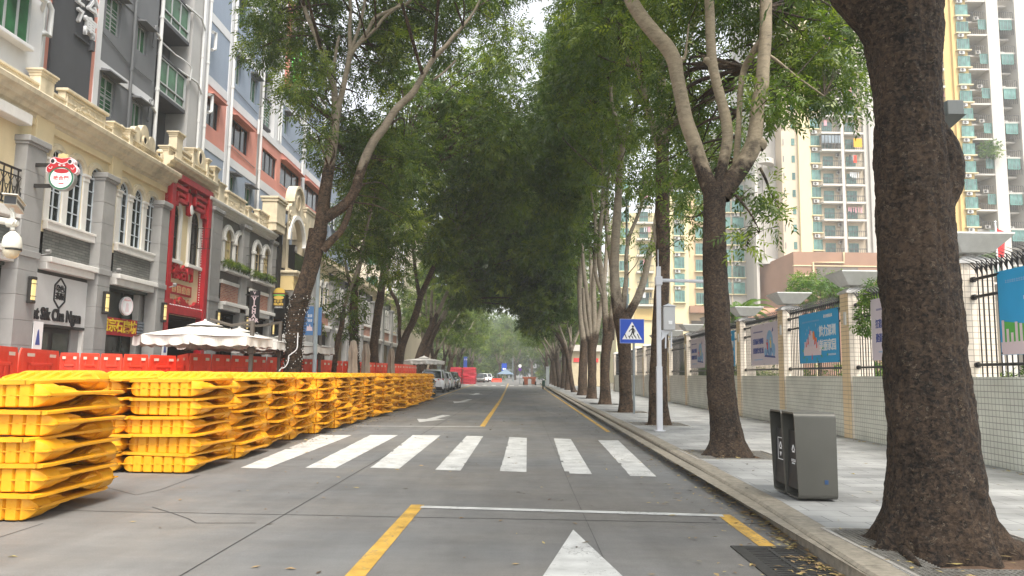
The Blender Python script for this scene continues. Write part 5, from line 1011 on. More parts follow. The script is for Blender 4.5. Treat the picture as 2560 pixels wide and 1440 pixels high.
# ================================================================ cars
TYRE = mat('tyre_rubber', (.015, .015, .015), .85); RIM = mat('alloy_rim', (.35, .35, .36), .3, metal=.8); CGL = mat('car_glass', (.012, .014, .016), .05, spec=.9); TAIL = mat('tail_lamp_red', (.35, .01, .01), .2); HEADL = mat('head_lamp', (.6, .62, .65), .15); PLT = mat('number_plate', (.05, .3, .16), .5); TRIM = mat('black_trim', (.015, .015, .016), .6)
def car(label, x, y, paint, facing, h=1.6, L_=4.7, w=1.9, sc=1.):
    """facing +1: nose away from the camera"""
    t = thing('parked_car', label, 'car', (x, y, 0), 0 if facing > 0 else math.pi, 'cars parked along the left kerb')
    Lh = L_/2
    # lower body loft: (y, half width, sill, belt)
    st = [(-Lh, .72, .42, .78), (-Lh+.06, .82, .3, .93), (-Lh+.25, .9, .24, 1.0), (-Lh+.9, .94, .22, 1.0), (-.3, .95, .2, .98), (.6, .95, .2, .95), (1.15, .94, .22, .93), (Lh-.5, .9, .24, .82), (Lh-.12, .82, .26, .68), (Lh, .68, .34, .56)]
    b = MB(); n = 10; vs = []
    for (yy, hw, s, be) in st:
        hw *= w/1.9; sec = [(-hw*.92, s), (-hw, s+.12), (-hw*1.0, (s+be)/2), (-hw*.97, be-.06), (-hw*.86, be), (hw*.86, be), (hw*.97, be-.06), (hw, (s+be)/2), (hw, s+.12), (hw*.92, s)]
        vs += [(X, yy, Z) for X, Z in sec]
    fs = [(i*n+k_, i*n+(k_+1) % n, (i+1)*n+(k_+1) % n, (i+1)*n+k_) for i in range(len(st)-1) for k_ in range(n)]+[tuple(range(n)), tuple(range((len(st)-1)*n, len(st)*n))[::-1]]
    b.add(vs, fs); o = b.build('body', paint, None, smooth=40); o.parent = t
    gh = [(-Lh+.35, .70, .70, .99, 1.0), (-Lh+.95, .76, .60, 1.0, h-.12), (-.7, .8, .6, .98, h-.01), (.1, .82, .6, .97, h), (.7, .82, .58, .95, h-.1), (1.55, .74, .72, .9, .93)]
    b = MB(); vs = []
    for (yy, hb, ht, zb, zt) in gh: vs += [(-hb, yy, zb), (-ht, yy, zt-.05), (-ht*.8, yy, zt), (ht*.8, yy, zt), (ht, yy, zt-.05), (hb, yy, zb)]
    n = 6; b.add(vs, [(i*n+k_, i*n+(k_+1) % n, (i+1)*n+(k_+1) % n, (i+1)*n+k_) for i in range(len(gh)-1) for k_ in range(n)]); o = b.build('windows', CGL, None, smooth=30); o.parent = t
    b = MB(); vs = []
    for (yy, hb, ht, zb, zt) in gh[1:5]: vs += [(-ht*1.0, yy, zt-.04), (-ht*.8, yy, zt+.012), (ht*.8, yy, zt+.012), (ht*1.0, yy, zt-.04)]
    b.add(vs, [(i*4+k_, i*4+k_+1, i*4+5+k_, i*4+4+k_) for i in range(3) for k_ in range(3)])
    for s in (-1, 1):
        for pth in ([(s*.74, -Lh+.34, 1.0), (s*.63, -Lh+.95, h-.14), (s*.62, -.6, h-.05)], [(s*.78, 1.5, .93), (s*.62, .7, h-.12), (s*.62, .1, h-.05)], [(s*.83, -.25, .97), (s*.63, -.25, h-.06)]): b.tube(pth, .035, 6)
    o = b.build('roof', paint, None, smooth=40); o.parent = t
    for s in (-1, 1):
        for yy in (-1.42, 1.42):
            wb = MB(); xw = s*(w/2-.1)
            ring = [(xw+s*dx, yy+r*math.cos(a), .33+r*math.sin(a)) for dx, r in ((-.1, .3), (-.1, .33), (.09, .33), (.1, .3), (.1, .22)) for a in np.linspace(0, 2*math.pi, 21)[:-1]]
            wb.add(ring, [(i*20+k_, i*20+(k_+1) % 20, (i+1)*20+(k_+1) % 20, (i+1)*20+k_) for i in range(4) for k_ in range(20)]+[tuple(range(20))]); wo = wb.build('wheel', TYRE, None); wo.parent = t
            rm = MB()
            for k_ in range(5):
                a = k_*2*math.pi/5; p = (xw+s*.095, yy, .33); c, s2 = math.cos(a), math.sin(a); rm.add([(p[0], yy-.03*s2, .33+.03*c), (p[0], yy+.03*s2, .33-.03*c), (p[0], yy+.22*c+.03*s2, .33+.22*s2-.03*c), (p[0], yy+.22*c-.03*s2, .33+.22*s2+.03*c)], [(0, 1, 2, 3)])
            ro = rm.build('rim', RIM, None); ro.parent = wo
        b = MB(); b.add([(s*.52, -Lh-.015, .86), (s*.86*w/1.9, -Lh+.16, .84), (s*.9*w/1.9, -Lh+.3, .97), (s*.86*w/1.9, -Lh+.12, .99), (s*.5, -Lh+.035, .95)], [(0, 1, 2, 3, 4)]); o = b.build('tail_lamp', TAIL, None); o.parent = t
        b = MB(); b.add([(s*.5, Lh-.02, .6), (s*.8, Lh-.14, .64), (s*.86, Lh-.3, .74), (s*.6, Lh-.12, .7)], [(0, 1, 2, 3)]); o = b.build('headlight', HEADL, None); o.parent = t
        b = MB(); b.box(s*.98 if s > 0 else -1.12, 1.12 if s > 0 else -.98, .98, 1.1, .75, .92, .02); o = b.build('wing_mirror', paint, None); o.parent = t
    for nm_, bx_ in (('rear_bumper', (-.8, .8, .2, .42, -Lh-.02, -Lh+.2, .04)), ('front_bumper', (-.75, .75, .18, .4, Lh-.2, Lh+.01, .04)), ('sill', (-w/2+.02, w/2-.02, .14, .26, -1, 1, .03))):
        b = MB(); b.box(*bx_); o = b.build(nm_, TRIM, None); o.parent = t
    b = MB(); b.box(-.22, .22, .62, .75, -Lh-.045, -Lh+.02); o = b.build('number_plate', PLT, None); o.parent = t
    t.scale = (sc,)*3
    return t
CW = mat('white_car_paint', (.68, .69, .7), .22, spec=.6, coat=.6); CK = mat('navy_car_paint', (.012, .015, .035), .2, spec=.6, coat=.7); CG = mat('grey_car_paint', (.12, .115, .105), .25, spec=.6, coat=.6, metal=.3); CPK = mat('silver_pink_car_paint', (.5, .42, .42), .25, coat=.5)
q = G(1087, 992); car('dark navy car half hidden behind the end of the yellow barriers', -6.45, 49.8, CK, -1, 1.5)
car('white hatchback with dark rear window, largest of the parked cars', -6.85, 62.4, CW, 1, 1.62, w=1.95, sc=1.12)
car('white car parked just ahead of the largest white hatchback', -7.0, 71, CW, 1, 1.56, sc=1.05)
car('dark grey car facing the camera beyond the two white cars', -7.05, 79, CG, -1, 1.6, sc=1.05)
car('silver pink car nearest the red barrier stack', -7.2, 86.5-4, CPK, 1, 1.6, sc=1.0) if False else None
for i, (x, y, p, lb) in enumerate(((-6.9, 135, CG, 'distant grey car beyond the red barrier stack, nearest of three'), (-6.5, 142, CW, 'distant white car beyond the red barrier stack, middle of three'), (-6.0, 149, CW, 'distant white car beyond the red barrier stack, farthest of three'))): car(lb, x, y, p, -1, 1.6)
# ================================================================ parasols
CANV = mat('off_white_canvas', (.68, .65, .6), .85, var=.06, vs=3, dirt=.18, bump=.05, bs=60); BRN = mat('brown_parasol_metal', (.1, .085, .07), .5, metal=.3); CANB = mat('beige_canvas', (.34, .28, .22), .9, var=.15, vs=4)
def parasol(x, y, peak, eave, R, px, label, post=True):
    t = thing('parasol', label, 'parasol', (x, y, 0), 0, 'open cantilever parasols'); off = math.radians(12)
    b = MB(); n = 8; rings = [(.0, peak-.16), (R*.3, peak-.2), (R*.62, lerp(peak-.2, eave, .47)), (R, eave)]; vs = [(x, y, rings[0][1])]
    for r, z in rings[1:]:
        for k in range(n*2): a = off+math.pi*k/n; rr = r*(1 if k % 2 == 0 else .965); vs.append((x+rr*math.cos(a), y+rr*math.sin(a), z-(.0 if k % 2 == 0 else .02)))
    m = n*2; fs = [(0, 1+k, 1+(k+1) % m) for k in range(m)]
    for j in range(2): fs += [(1+j*m+k, 1+(j+1)*m+k, 1+(j+1)*m+(k+1) % m, 1+j*m+(k+1) % m) for k in range(m)]
    b.add(vs, fs); b.build('canopy', CANV, t)
    b = MB(); hub = (x, y, peak); vs = [hub]+[(x+R*.27*math.cos(off+2*math.pi*k/n), y+R*.27*math.sin(off+2*math.pi*k/n), peak-.15) for k in range(n)]; b.add(vs, [(0, 1+k, 1+(k+1) % n) for k in range(n)]); b.lathe((x, y, peak-.02), [(.04, 0), (.03, .05)], 8); b.build('vent_cap', CANV, t)
    b = MB(); q = []
    for k in range(n):
        a0, a1 = off+2*math.pi*k/n, off+2*math.pi*(k+1)/n; A = Vector((x+R*math.cos(a0), y+R*math.sin(a0), eave)); B = Vector((x+R*math.cos(a1), y+R*math.sin(a1), eave))
        for i in range(24):
            for (s0, s1) in ((i/24, (i+1)/24),):
                f = lambda s: A.lerp(B, s)-Vector((0, 0, .02*math.sin(math.pi*s)*2)); dz = lambda s: .2+.045*abs(math.sin(s*math.pi*3.5)); w_ = lambda s: Vector((math.cos((a0+a1)/2), math.sin((a0+a1)/2), 0))*.03*math.sin(s*21)
                b.quad(f(s0), f(s1), f(s1)-Vector((0, 0, dz(s1)))+w_(s1), f(s0)-Vector((0, 0, dz(s0)))+w_(s0))
    b.build('valance', CANV, t)
    b = MB()
    for k in range(n): a = off+2*math.pi*k/n; b.tube([(x, y, peak-.22), (x+R*math.cos(a), y+R*math.sin(a), eave-.015)], .013, 4)
    b.build('ribs', BRN, t)
    if post:
        zt = 1.5+.063*y; b = MB(); b.box(px-.05, px+.05, .15, zt, y-.35, y-.25, .012); b.box(px-.09, px+.09, 1.95, 2.12, y-.4, y-.2, .02); b.box(px-.2, px-.06, 2.0, 2.07, y-.33, y-.27); b.build('post', BRN, t)
        b = MB(); b.tube([(px+.04, y-.3, zt), (px-.6, y-.2, zt-.1), (x+.15, y, peak+.03)], .04, 6); b.build('arm', BRN, t)
        b = MB(); b.box(px-.45, px+.45, .15, .27, y-.75, y+.15, .03); b.build('base', mat('parasol_base', (.3, .3, .3), .8), t)
    else:
        b = MB(); b.lathe((x, y, .15), [(.03, 0), (.03, peak-.2)], 8); b.lathe((x, y, .15), [(.35, 0), (.35, .06), (.05, .1)], 14); b.build('post', BRN, t)
    return t
parasol(PYp(510, 850, 20.6).x, 20.6, 2.84, 2.38, 1.78, -7.1, 'nearest open off-white parasol with scalloped edge before the red shop gate')
parasol(PYp(597, 850, 23.8).x, 23.8, 2.84, 2.38, 1.78, -7.35, 'second open off-white parasol, between the nearest one and the wrapped tree')
parasol(PYp(710, 850, 27.6).x, 27.6, 2.84, 2.38, 1.78, -7.1, 'third open off-white parasol, partly behind the wrapped tree')
parasol(PYp(1060, 900, 56).x, 56, 2.75, 2.4, 1.5, 0, 'small distant open parasol behind the leaning trunks', post=False)
def folded(px, Y, top, label, beige=True):
    p = PYp(px, top, Y); x = p.x; t = thing('folded_parasol', label, 'parasol', (x, Y, .15), 0, 'folded parasols'); H = p.z
    b = MB(); n = 22; prof = [(H, .02), (H-.05, .09), (H-.25, .12), (H-.45, .15), (H-.55, .13), (H-.9, .15), (H-1.3, .18), (H-1.6, .22)]; vs = []
    for z, r in prof: vs += [(x+r*(1+.28*math.sin(k*2*math.pi*6/n+z*2))*math.cos(2*math.pi*k/n), Y+r*(1+.28*math.sin(k*2*math.pi*6/n+z*2))*math.sin(2*math.pi*k/n), z) for k in range(n)]
    b.add(vs, [(i*n+k, i*n+(k+1) % n, (i+1)*n+(k+1) % n, (i+1)*n+k) for i in range(len(prof)-1) for k in range(n)]+[tuple(range(n))]); b.build('canvas', CANB, t, smooth=60)
    b = MB(); b.lathe((x, Y, .15), [(.35, 0), (.35, .06), (.03, .1), (.03, H-.15)], 10); b.build('pole', BRN, t)
folded(884, 27.5, 850, 'folded beige parasol left of the others, before the short wrapped trunk'); folded(916, 30.5, 858, 'folded beige parasol standing between two trunks, middle of three'); folded(979, 36, 870, 'folded pale parasol, rightmost of three')
# lamp pole with street banner
t = thing('lamp_post', 'thin pale grey lamp post with blue and white banner beside the wrapped tree', 'pole', (PYp(791, 800, 26.5).x, 26.5, .15)); x = PYp(791, 800, 26.5).x
b = MB(); b.lathe((x, 26.5, .15), [(.075, 0), (.07, 3), (.045, 8), (0, 8.02)], 10); b.build('pole', mat('pale_blue_grey_steel', (.36, .42, .44), .5), t)
b = MB(); b.tube([(x, 26.5, 7.9), (x+1.0, 26.5, 8.3), (x+1.8, 26.5, 8.35)], .03, 6); b.build('arm', GALV, t)
fr = Fr((x, 26.42, 0), (1, 0, 0), (0, -1, 0)); b = MB(fr); b.box(-.34, -.08, 2.75, 3.75, -.01, .0); b.box(-.42, -.34, 2.75, 3.8, -.01, .0); b.box(.08, .2, 2.75, 3.72, -.01, 0); b.build('banner', mat('street_banner_blue', (.08, .2, .42), .6), t)
glyph_blocks(t, fr, -.3, -.12, 3.42, .1, 2, WTXT, .001, .003); glyph_blocks(t, fr, -.27, -.12, 3.26, .1, 2, WTXT, .001, .003); b = MB(fr); b.prism([(-.31, 2.9), (-.1, 2.9), (-.12, 3.05), (-.16, 3.02), (-.2, 3.14), (-.24, 3.04), (-.29, 3.08)], .001, .004); b.build('printed_skyline', PKP, t)
# security cameras on an arm at the left edge
CAMW = mat('camera_ivory', (.62, .6, .53), .4, var=.06, vs=10, dirt=.15); CAMK = mat('camera_black', (.01, .01, .01), .3)
Yc = 8.6; t = thing('security_cameras', 'ivory bullet camera above a hanging dome camera on a horizontal arm', 'security camera', (PYp(32, 570, Yc).x, Yc, 2.9))
P = lambda x, y, d=0: PYp(x, y, Yc+d)
b = MB(); a = P(-420, 470, .3); b.tube([a, P(-120, 525, .1), P(-20, 548), P(30, 556)], [.045, .045, .04, .04], 14); b.tube([(a.x, a.y, 0), (a.x, a.y, a.z+.3)], .07, 12); b.build('arm', CAMW, t, smooth=40)
b = MB(); b.tube([P(20, 557), P(34, 558), P(44, 558)], [.052, .054, .03], 14); b.tube([P(33, 530), P(32, 575)], .024, 12); b.build('joint', CAMW, t, smooth=40)
c = P(30, 610); r = .1
b = MB(); b.lathe((c.x, c.y, c.z-.04), [(.02, .19), (.05, .165), (.088, .12), (.1, .06), (.103, .0), (.1, -.01)], 24); dm = b.build('dome_housing', CAMW, t, smooth=40)
b = MB(); b.lathe((c.x, c.y, c.z-.04), [(.09, -.01), (.088, -.05), (.07, -.1), (.04, -.125), (0, -.132)], 24); b.build('dome_cover', mat('camera_cream_dome', (.55, .5, .38), .3), dm, smooth=60)
b = MB(); fx = c.x
b.lathe((c.x+.012, c.y-.0, c.z-.045), [(.093, -.012), (.0925, -.03)], 20); b.build('dark_slot', CAMK, dm)
p0, p1 = P(26, 500, -.1), P(46, 524, .35)
def beam(bd, A, B, hw, hh, up=Vector((0, 0, 1))):
    A, B = Vector(A), Vector(B); d = (B-A).normalized(); s = d.cross(up).normalized(); u_ = s.cross(d); vs = [q+s*i*hw+u_*j*hh for q in (A, B) for i, j in ((-1, -1), (1, -1), (1, 1), (-1, 1))]; bd.add(vs, [(0, 1, 2, 3), (7, 6, 5, 4), (0, 4, 5, 1), (1, 5, 6, 2), (2, 6, 7, 3), (3, 7, 4, 0)])
b = MB(); beam(b, p0, p1, .062, .05); bc = b.build('bullet_camera', CAMW, t)
b = MB(); u_ = Vector((0, 0, .058)); beam(b, p0+u_+(p0-p1)*.12, p1+u_, .078, .006); b.build('sun_shield', CAMW, bc)
b = MB(); d = (p1-p0).normalized(); beam(b, p0-d*.012, p0+d*.01, .058, .042); beam(b, p0+Vector((0, 0, 0))+d*.02, p1-d*.02, .0635, .02); b.build('front_glass', CAMK, bc)
b = MB(); b.tube([P(30, 520), P(32, 548)], .022, 8); b.tube([P(24, 520, -.05), P(34, 535, -.05), P(36, 552, -.05), P(28, 562, -.05)], .006, 5); b.build('bracket', CAMW, t)
# ================================================================ shophouses on the left
random.seed(9)
CREAM = mat('cream_render', (.74, .61, .38), .8, var=.08, vs=1.5, dirt=.14, bump=.06, bs=40)
CREAMC = mat('cream_moulding', (.66, .57, .41), .8, var=.14, vs=2.5, dirt=.5, bump=.08, bs=30)
YELW = mat('yellow_render', (.62, .47, .22), .8, var=.08, vs=1.5, dirt=.1)
GREYP = mat('grey_pilaster_render', (.30, .295, .285), .75, var=.1, vs=2, dirt=.12)
WTRIM = mat('white_trim', (.74, .72, .68), .7, var=.06, vs=3, dirt=.15)
WFR = mat('pale_blue_white_frame', (.55, .6, .64), .5); DGL = mat('dark_window_glass', (.02, .025, .026), .16, var=.5, vs=1.2, spec=.35)
GBRK = brickmat('grey_brick', (.13, .135, .125), (.2, .2, .185), (.09, .09, .085), .34, .085, .01, bump=.6, var=.2)
RBRK = brickmat('red_brick', (.3, .075, .04), (.45, .2, .12), (.34, .3, .26), .24, .075, .012, bump=.5, var=.25)
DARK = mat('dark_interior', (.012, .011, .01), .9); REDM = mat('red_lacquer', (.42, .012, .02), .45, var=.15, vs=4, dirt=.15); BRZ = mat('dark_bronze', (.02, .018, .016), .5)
LAMPY = mat('lamp_warm_glass', (.62, .48, .2), .4, emit=((1, .75, .3), .25)); SIGNW = mat('white_sign_board', (.6, .61, .6), .5, var=.05, vs=2); CRW = mat('warm_window_frame', (.5, .4, .24), .6)
SHOPG = mat('shop_glass', (.06, .07, .06), .12, var=.6, vs=1.6, spec=.45); OLIVE = mat('olive_shop_panel', (.05, .06, .05), .6, var=.2, vs=2)
A = Fr((-13.4, 0, 0), (0, 1, 0), (1, 0, 0))
def bld(name, label, y, x=-13.4, cat='building', g=None): return thing(name, label, cat, (x, y, 0), 0, g)
def window(par, fr, u0, u1, z0, z1, cols, rows, fm=WFR, gm=DGL, arch=False, w=-.12, name='window', bar=.025, fw=.05, open_=None, drawn=True):
    b = MB(fr); u = (u0+u1)/2; r = (u1-u0)/2
    b.box(u0, u0+fw, z0, z1, w, w+.05); b.box(u1-fw, u1, z0, z1, w, w+.05); b.box(u0, u1, z0, z0+fw, w, w+.05); b.box(u0, u1, z1-fw, z1, w, w+.055)
    for k in range(1, cols): q = lerp(u0, u1, k/cols); b.box(q-bar/2, q+bar/2, z0, z1, w, w+.045)
    for k in range(1, rows): q = lerp(z0, z1, k/rows); b.box(u0, u1, q-bar/2, q+bar/2, w, w+.042)
    if arch:
        b.ring(u, z1, r-fw, r, w, w+.05, n=12)
        for a in (36, 72, 108, 144): a = math.radians(a); c, s = math.cos(a), math.sin(a); b.add([fr.P(u-s*.012, z1+c*.012, w+.04), fr.P(u+s*.012, z1-c*.012, w+.04), fr.P(u+r*c+s*.012, z1+r*s-c*.012, w+.04), fr.P(u+r*c-s*.012, z1+r*s+c*.012, w+.04)], [(0, 1, 2, 3)])
    f = b.build(name, fm, par); g = MB(fr); g.add([fr.P(u0, z0, w+.01), fr.P(u1, z0, w+.01), fr.P(u1, z1, w+.01), fr.P(u0, z1, w+.01)], [(0, 1, 2, 3)])
    if arch: g.add([fr.P(u, z1, w+.01)]+[fr.P(u+r*math.cos(math.pi*k/12), z1+r*math.sin(math.pi*k/12), w+.01) for k in range(13)], [(0, 1+k, 2+k) for k in range(12)])
    g.build('pane', gm, f); return f
def cornice(par, fr, u0, u1, z, m, s=1., name='cornice'):
    p = [(0, z), (.1*s, z), (.12*s, z+.08*s), (.2*s, z+.1*s), (.26*s, z+.2*s), (.36*s, z+.24*s), (.4*s, z+.36*s), (.52*s, z+.42*s), (.54*s, z+.54*s), (.5*s, z+.58*s), (0, z+.62*s)]
    b = MB(fr); b.extr_u(p, u0, u1); return b.build(name, m, par)
def pilaster(par, fr, u0, u1, z0=0.1, z1=7.4, w=.35, m=GREYP, cap=True, capm=None):
    b = MB(fr); z = z0
    while z < z1-.05: zz = min(z+.66, z1); b.box(u0, u1, z+.006, zz-.006, -.1, w, .006); z = zz
    b.box(u0+.012, u1-.012, z0, z1, -.1, w-.012); b.box(u0-.03, u1+.03, 4.42, 4.6, -.1, w+.04, .01)
    if cap: b.box(u0-.03, u1+.03, z1, z1+.07, -.1, w+.04, .01); b.box(u0-.07, u1+.07, z1+.07, z1+.24, -.1, w+.09, .02)
    return b.build('pilaster', m, par)
def wall_lamp(par, fr, u, z, w=.36):
    b = MB(fr); b.box(u-.1, u+.1, z-.32, z+.32, w, w+.1, .02); b.box(u-.11, u+.11, z-.36, z-.27, w, w+.14, .02); b.box(u-.11, u+.11, z+.27, z+.36, w, w+.14, .02); b.box(u-.09, u+.09, z+.16, z+.175, w, w+.145); b.box(u-.09, u+.09, z-.175, z-.16, w, w+.145); o = b.build('wall_lamp', BRZ, par)
    b = MB(fr); b.box(u-.075, u+.075, z-.27, z+.27, w+.05, w+.135, .01); b.build('lamp_glass', LAMPY, o)
def lintel(par, fr, u0, u1, z=4.24):
    b = MB(fr); b.box(u0, u1, z, z+.2, -.1, .22, .01); b.box(u0, u1+.02, z+.2, z+.36, -.1, .34, .015); b.build('lintel', WTRIM, par)
def relief(b, fr, uc, zc, w, h, d, seed):
    rs = random.Random(seed)
    for k in range(12):
        a = rs.uniform(0, 6.28); u = uc+rs.uniform(-.4, .4)*w; z = zc+rs.uniform(-.36, .36)*h; r = rs.uniform(.05, .13)*h*1.3; pts = []
        for j in range(8): t = j/7; rr = r*(1-t*.75); pts.append(fr.P(u+rr*math.cos(a+t*4.5), z+rr*math.sin(a+t*4.5), d))
        b.tube(pts, [.022*h/.5]*7+[.008], 5)
def parapet(par, fr, u0, u1, z, m, h=.5, piers=(), panels=(), w=-.06):
    b = MB(fr); b.box(u0, u1, z, z+h-.07, w-.2, w); b.box(u0, u1, z+h-.07, z+h, w-.25, w+.05, .01); b.build('parapet', m, par)
    for (u, hw, hh) in piers:
        b = MB(fr); b.box(u-hw, u+hw, z, z+hh, w-.26, w+.06, .01); b.box(u-hw-.05, u+hw+.05, z+hh, z+hh+.06, w-.3, w+.11, .01); b.box(u-hw-.02, u+hw+.02, z+hh-.07, z+hh, w-.27, w+.08); b.box(u-hw-.08, u+hw+.08, z+hh+.06, z+hh+.12, w-.34, w+.15, .01); b.build('parapet_pier', m, par)
    for (ua, ub, zt, sd_) in panels:
        b = MB(fr); b.box(ua, ub, z, z+zt, w-.2, w+.03); b.box(ua-.05, ub+.05, z+zt, z+zt+.09, w-.25, w+.12, .015)
        b.box(ua+.06, ub-.06, z+.06, z+.1, w+.03, w+.06); b.box(ua+.06, ub-.06, z+zt-.1, z+zt-.06, w+.03, w+.06); b.box(ua+.06, ua+.1, z+.1, z+zt-.1, w+.03, w+.058); b.box(ub-.1, ub-.06, z+.1, z+zt-.1, w+.03, w+.058); relief(b, fr, (ua+ub)/2, z+zt/2, (ub-ua)*.8, zt*.75, w+.05, sd_); b.build('carved_panel', m, par)
# ---- cream shophouse with white arched windows
B1 = bld('shophouse', 'cream shophouse with trios of white arched windows over grey brick and shopfronts', 22)
b = MB(A); ops = []
TR = [(21.42, 22.4, 23.42), (25.14, 26.14, 27.14)]
for tr in TR:
    for c in tr: ops.append((c-.34, c+.34, 5.66, 7.42, True))
b.holed(17, 28.75, 5.3, 8.4, ops, 0, .07); b.build('upper_wall', CREAM, B1)
b = MB(A)
for (u0, u1) in ((17, 20.2), (21.05, 24.1), (24.8, 28.05)): b.quad(A.P(u0, 4.55, .02), A.P(u1, 4.55, .02), A.P(u1, 5.42, .02), A.P(u0, 5.42, .02))
b.build('brick_band', GBRK, B1)
for i, tr in enumerate(TR):
    lo, hi = (21.0, 24.15) if i == 0 else (24.8, 28.0)
    for c in tr:
        window(B1, A, c-.34, c+.34, 5.66, 7.42, 2, 4, arch=True, w=-.05)
        b = MB(A); b.ring(c, 7.42, .34, .47, -.02, .09, n=16); b.ring(c, 7.42, .47, .52, -.02, .05, n=16); b.build('window_arch', CREAMC, B1)
    for c in (tr[0]-.5, (tr[0]+tr[1])/2, (tr[1]+tr[2])/2, tr[2]+.5):
        b = MB(A)
        if c < lo: c = lo+.07
        if c > hi: c = hi-.08
        b.box(c-.13, c+.13, 5.6, 7.2, -.05, .045, .01); b.box(c-.15, c+.15, 7.2, 7.26, -.05, .07); b.box(c-.14, c+.14, 7.26, 7.34, -.05, .06); b.box(c-.18, c+.18, 7.34, 7.42, -.05, .1, .01)
        b.build('window_column', WTRIM, B1)
    b = MB(A); b.box(lo, hi, 5.38, 5.6, -.05, .15, .01); b.box(lo, hi, 5.58, 5.65, -.05, .19, .01); b.build('sill', WTRIM, B1)
for (u0, u1) in ((20.1, 20.95), (24.0, 24.72), (28.0, 28.62)): pilaster(B1, A, u0*.976, u1*.976, w=.33)
for (u0, u1) in ((20.2, 21.0), (24.15, 24.75), (28.1, 28.7)): b = MB(A); b.box(u0, u1, 7.6, 8.4, -.05, .14, .01); b.build('upper_pilaster', CREAM, B1)
b = MB(A); b.box(17, 28.7, 8.1, 8.3, -.05, .1, .01); b.build('frieze', CREAM, B1)
cornice(B1, A, 16, 28.3, 8.3, CREAMC)
parapet(B1, A, 16, 28.7, 8.9, CREAMC, .42, piers=((20.6, .32, .72), (24.4, .3, .5), (28.3, .25, .9), (25.3, .12, .62)), panels=((21.5, 23.7, .66, 4),), w=.02)
b = MB(A)                                         # lobed crest with a round hole
for (c, hw, hh) in ((25.75, .26, .85), (26.25, .3, 1.05), (26.8, .25, .8)): b.prism([(c-hw, 9.2)]+[(c-hw*math.cos(math.pi*k/10)*(1 if k not in (0,) else 1), 8.9+hh*.62+hh*.38*math.sin(math.pi*k/10)+.15) for k in range(11)]+[(c+hw, 9.2)], -.15, .05)
b.ring(26.25, 9.55, .12, .17, .04, .09, 0, 2*math.pi, 16); b.box(25.4, 27.2, 9.3, 9.36, -.18, .1); b.build('crest', CREAMC, B1); b = MB(A); b.disc(26.25, 9.55, .12, .045, .055, 16); b.build('oculus', DARK, B1)
for u in (24.75, 27.55, 28.3): b = MB(A); c = A.P(u, 9.5 if u < 28.2 else 9.9, -.02); b.lathe(tuple(c), [(.13, 0), (.12, .06), (.05, .12), (0, .13)], 10); b.build('finial', CREAMC, B1)
# shopfronts of the two bays
for (u0, u1) in ((16.5, 20.1), (21.0, 24.0), (24.7, 28.0)): lintel(B1, A, u0, u1)
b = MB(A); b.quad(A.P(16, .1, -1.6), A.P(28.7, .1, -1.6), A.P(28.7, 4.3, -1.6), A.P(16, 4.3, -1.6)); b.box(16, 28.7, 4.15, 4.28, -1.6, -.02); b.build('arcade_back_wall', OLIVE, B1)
b = MB(A); b.box(21.0, 22.9, .15, 2.66, -.2, -.12); b.build('doors', BRZ, B1)
for (u0, u1) in ((21.05, 21.9), (22.0, 22.85)): b = MB(A); b.quad(A.P(u0+.05, .2, -.1), A.P(u1-.05, .2, -.1), A.P(u1-.05, 2.5, -.1), A.P(u0+.05, 2.5, -.1)); b.build('door_glass', SHOPG, B1)
b = MB(A); b.box(22.95, 23.35, .1, 2.7, -.5, -.1); b.build('grey_panel', GREYP, B1); b = MB(A); b.box(23.35, 23.95, .1, 2.68, -.5, .02); b.build('white_panel', WTRIM, B1)
b = MB(A)
for u in (24.8, 25.7, 26.6, 27.5): b.box(u-.03, u+.03, .15, 4.2, -.6, -.5)
b.box(24.7, 28, 2.0, 2.08, -.6, -.5); b.build('shop_frame', OLIVE, B1); b = MB(A); b.quad(A.P(24.7, .1, -.56), A.P(28, .1, -.56), A.P(28, 4.2, -.56), A.P(24.7, 4.2, -.56)); b.build('shop_glass', SHOPG, B1)
b = MB(A); b.box(27.3, 27.7, .1, 4.2, -.5, -.3); b.build('side_pier', WTRIM, B1)
# left-most bay: deep balcony with wrought railing
b = MB(A); b.box(16, 19.6, 5.5, 8.0, -1.4, -1.35); b.build('balcony_back', mat('taupe_render', (.3, .27, .25), .8, var=.1), B1)
b = MB(A); b.box(16, 19.65, 5.38, 5.62, -.3, .3, .01); b.build('balcony_slab', WTRIM, B1); b = MB(A); b.box(16, 19.7, 7.9, 8.2, -.3, .35, .02); b.build('balcony_lintel', WTRIM, B1)
b = MB(A); b.box(16, 19.55, 6.62, 6.67, .22, .27); b.box(16, 19.55, 5.68, 5.72, .22, .27); b.box(16, 19.55, 6.45, 6.48, .23, .26)
u = 16.1
while u < 19.5:
    b.box(u-.012, u+.012, 5.7, 6.64, .23, .26)
    b.tube([A.P(u, 5.75, .25), A.P(u+.13, 6.0, .25), A.P(u+.02, 6.3, .25), A.P(u+.12, 6.45, .25)], .01, 4); b.tube([A.P(u+.28, 5.75, .25), A.P(u+.14, 6.0, .25), A.P(u+.26, 6.3, .25), A.P(u+.16, 6.45, .25)], .01, 4); b.ring(u+.14, 6.12, .05, .065, .24, .255, 0, 6.28, 10); u += .28
b.build('balcony_railing', BLK, B1)
b = MB(A); b.box(16, 19.2, .1, 4.2, -.4, -.35); b.build('pale_shopfront', mat('pale_grey_shopfront', (.45, .42, .41), .7), B1); b = MB(A); b.box(19.2, 19.3, .1, 4.2, -.35, -.1); b.build('shopfront_post', WTRIM, B1)
for u in (20.12, 23.8, 27.75): wall_lamp(B1, A, u, 3.56 if u < 24 else 3.58)
for u in (20.5, 24.2, 28.2):
    b = MB(A); b.tube([A.P(u, 4.55, .36), A.P(u, 4.6, .6)], .02, 5); b.disc(u, 4.66, .05, .5, .62, 8); b.build('spot_lamp', GREYP, B1)
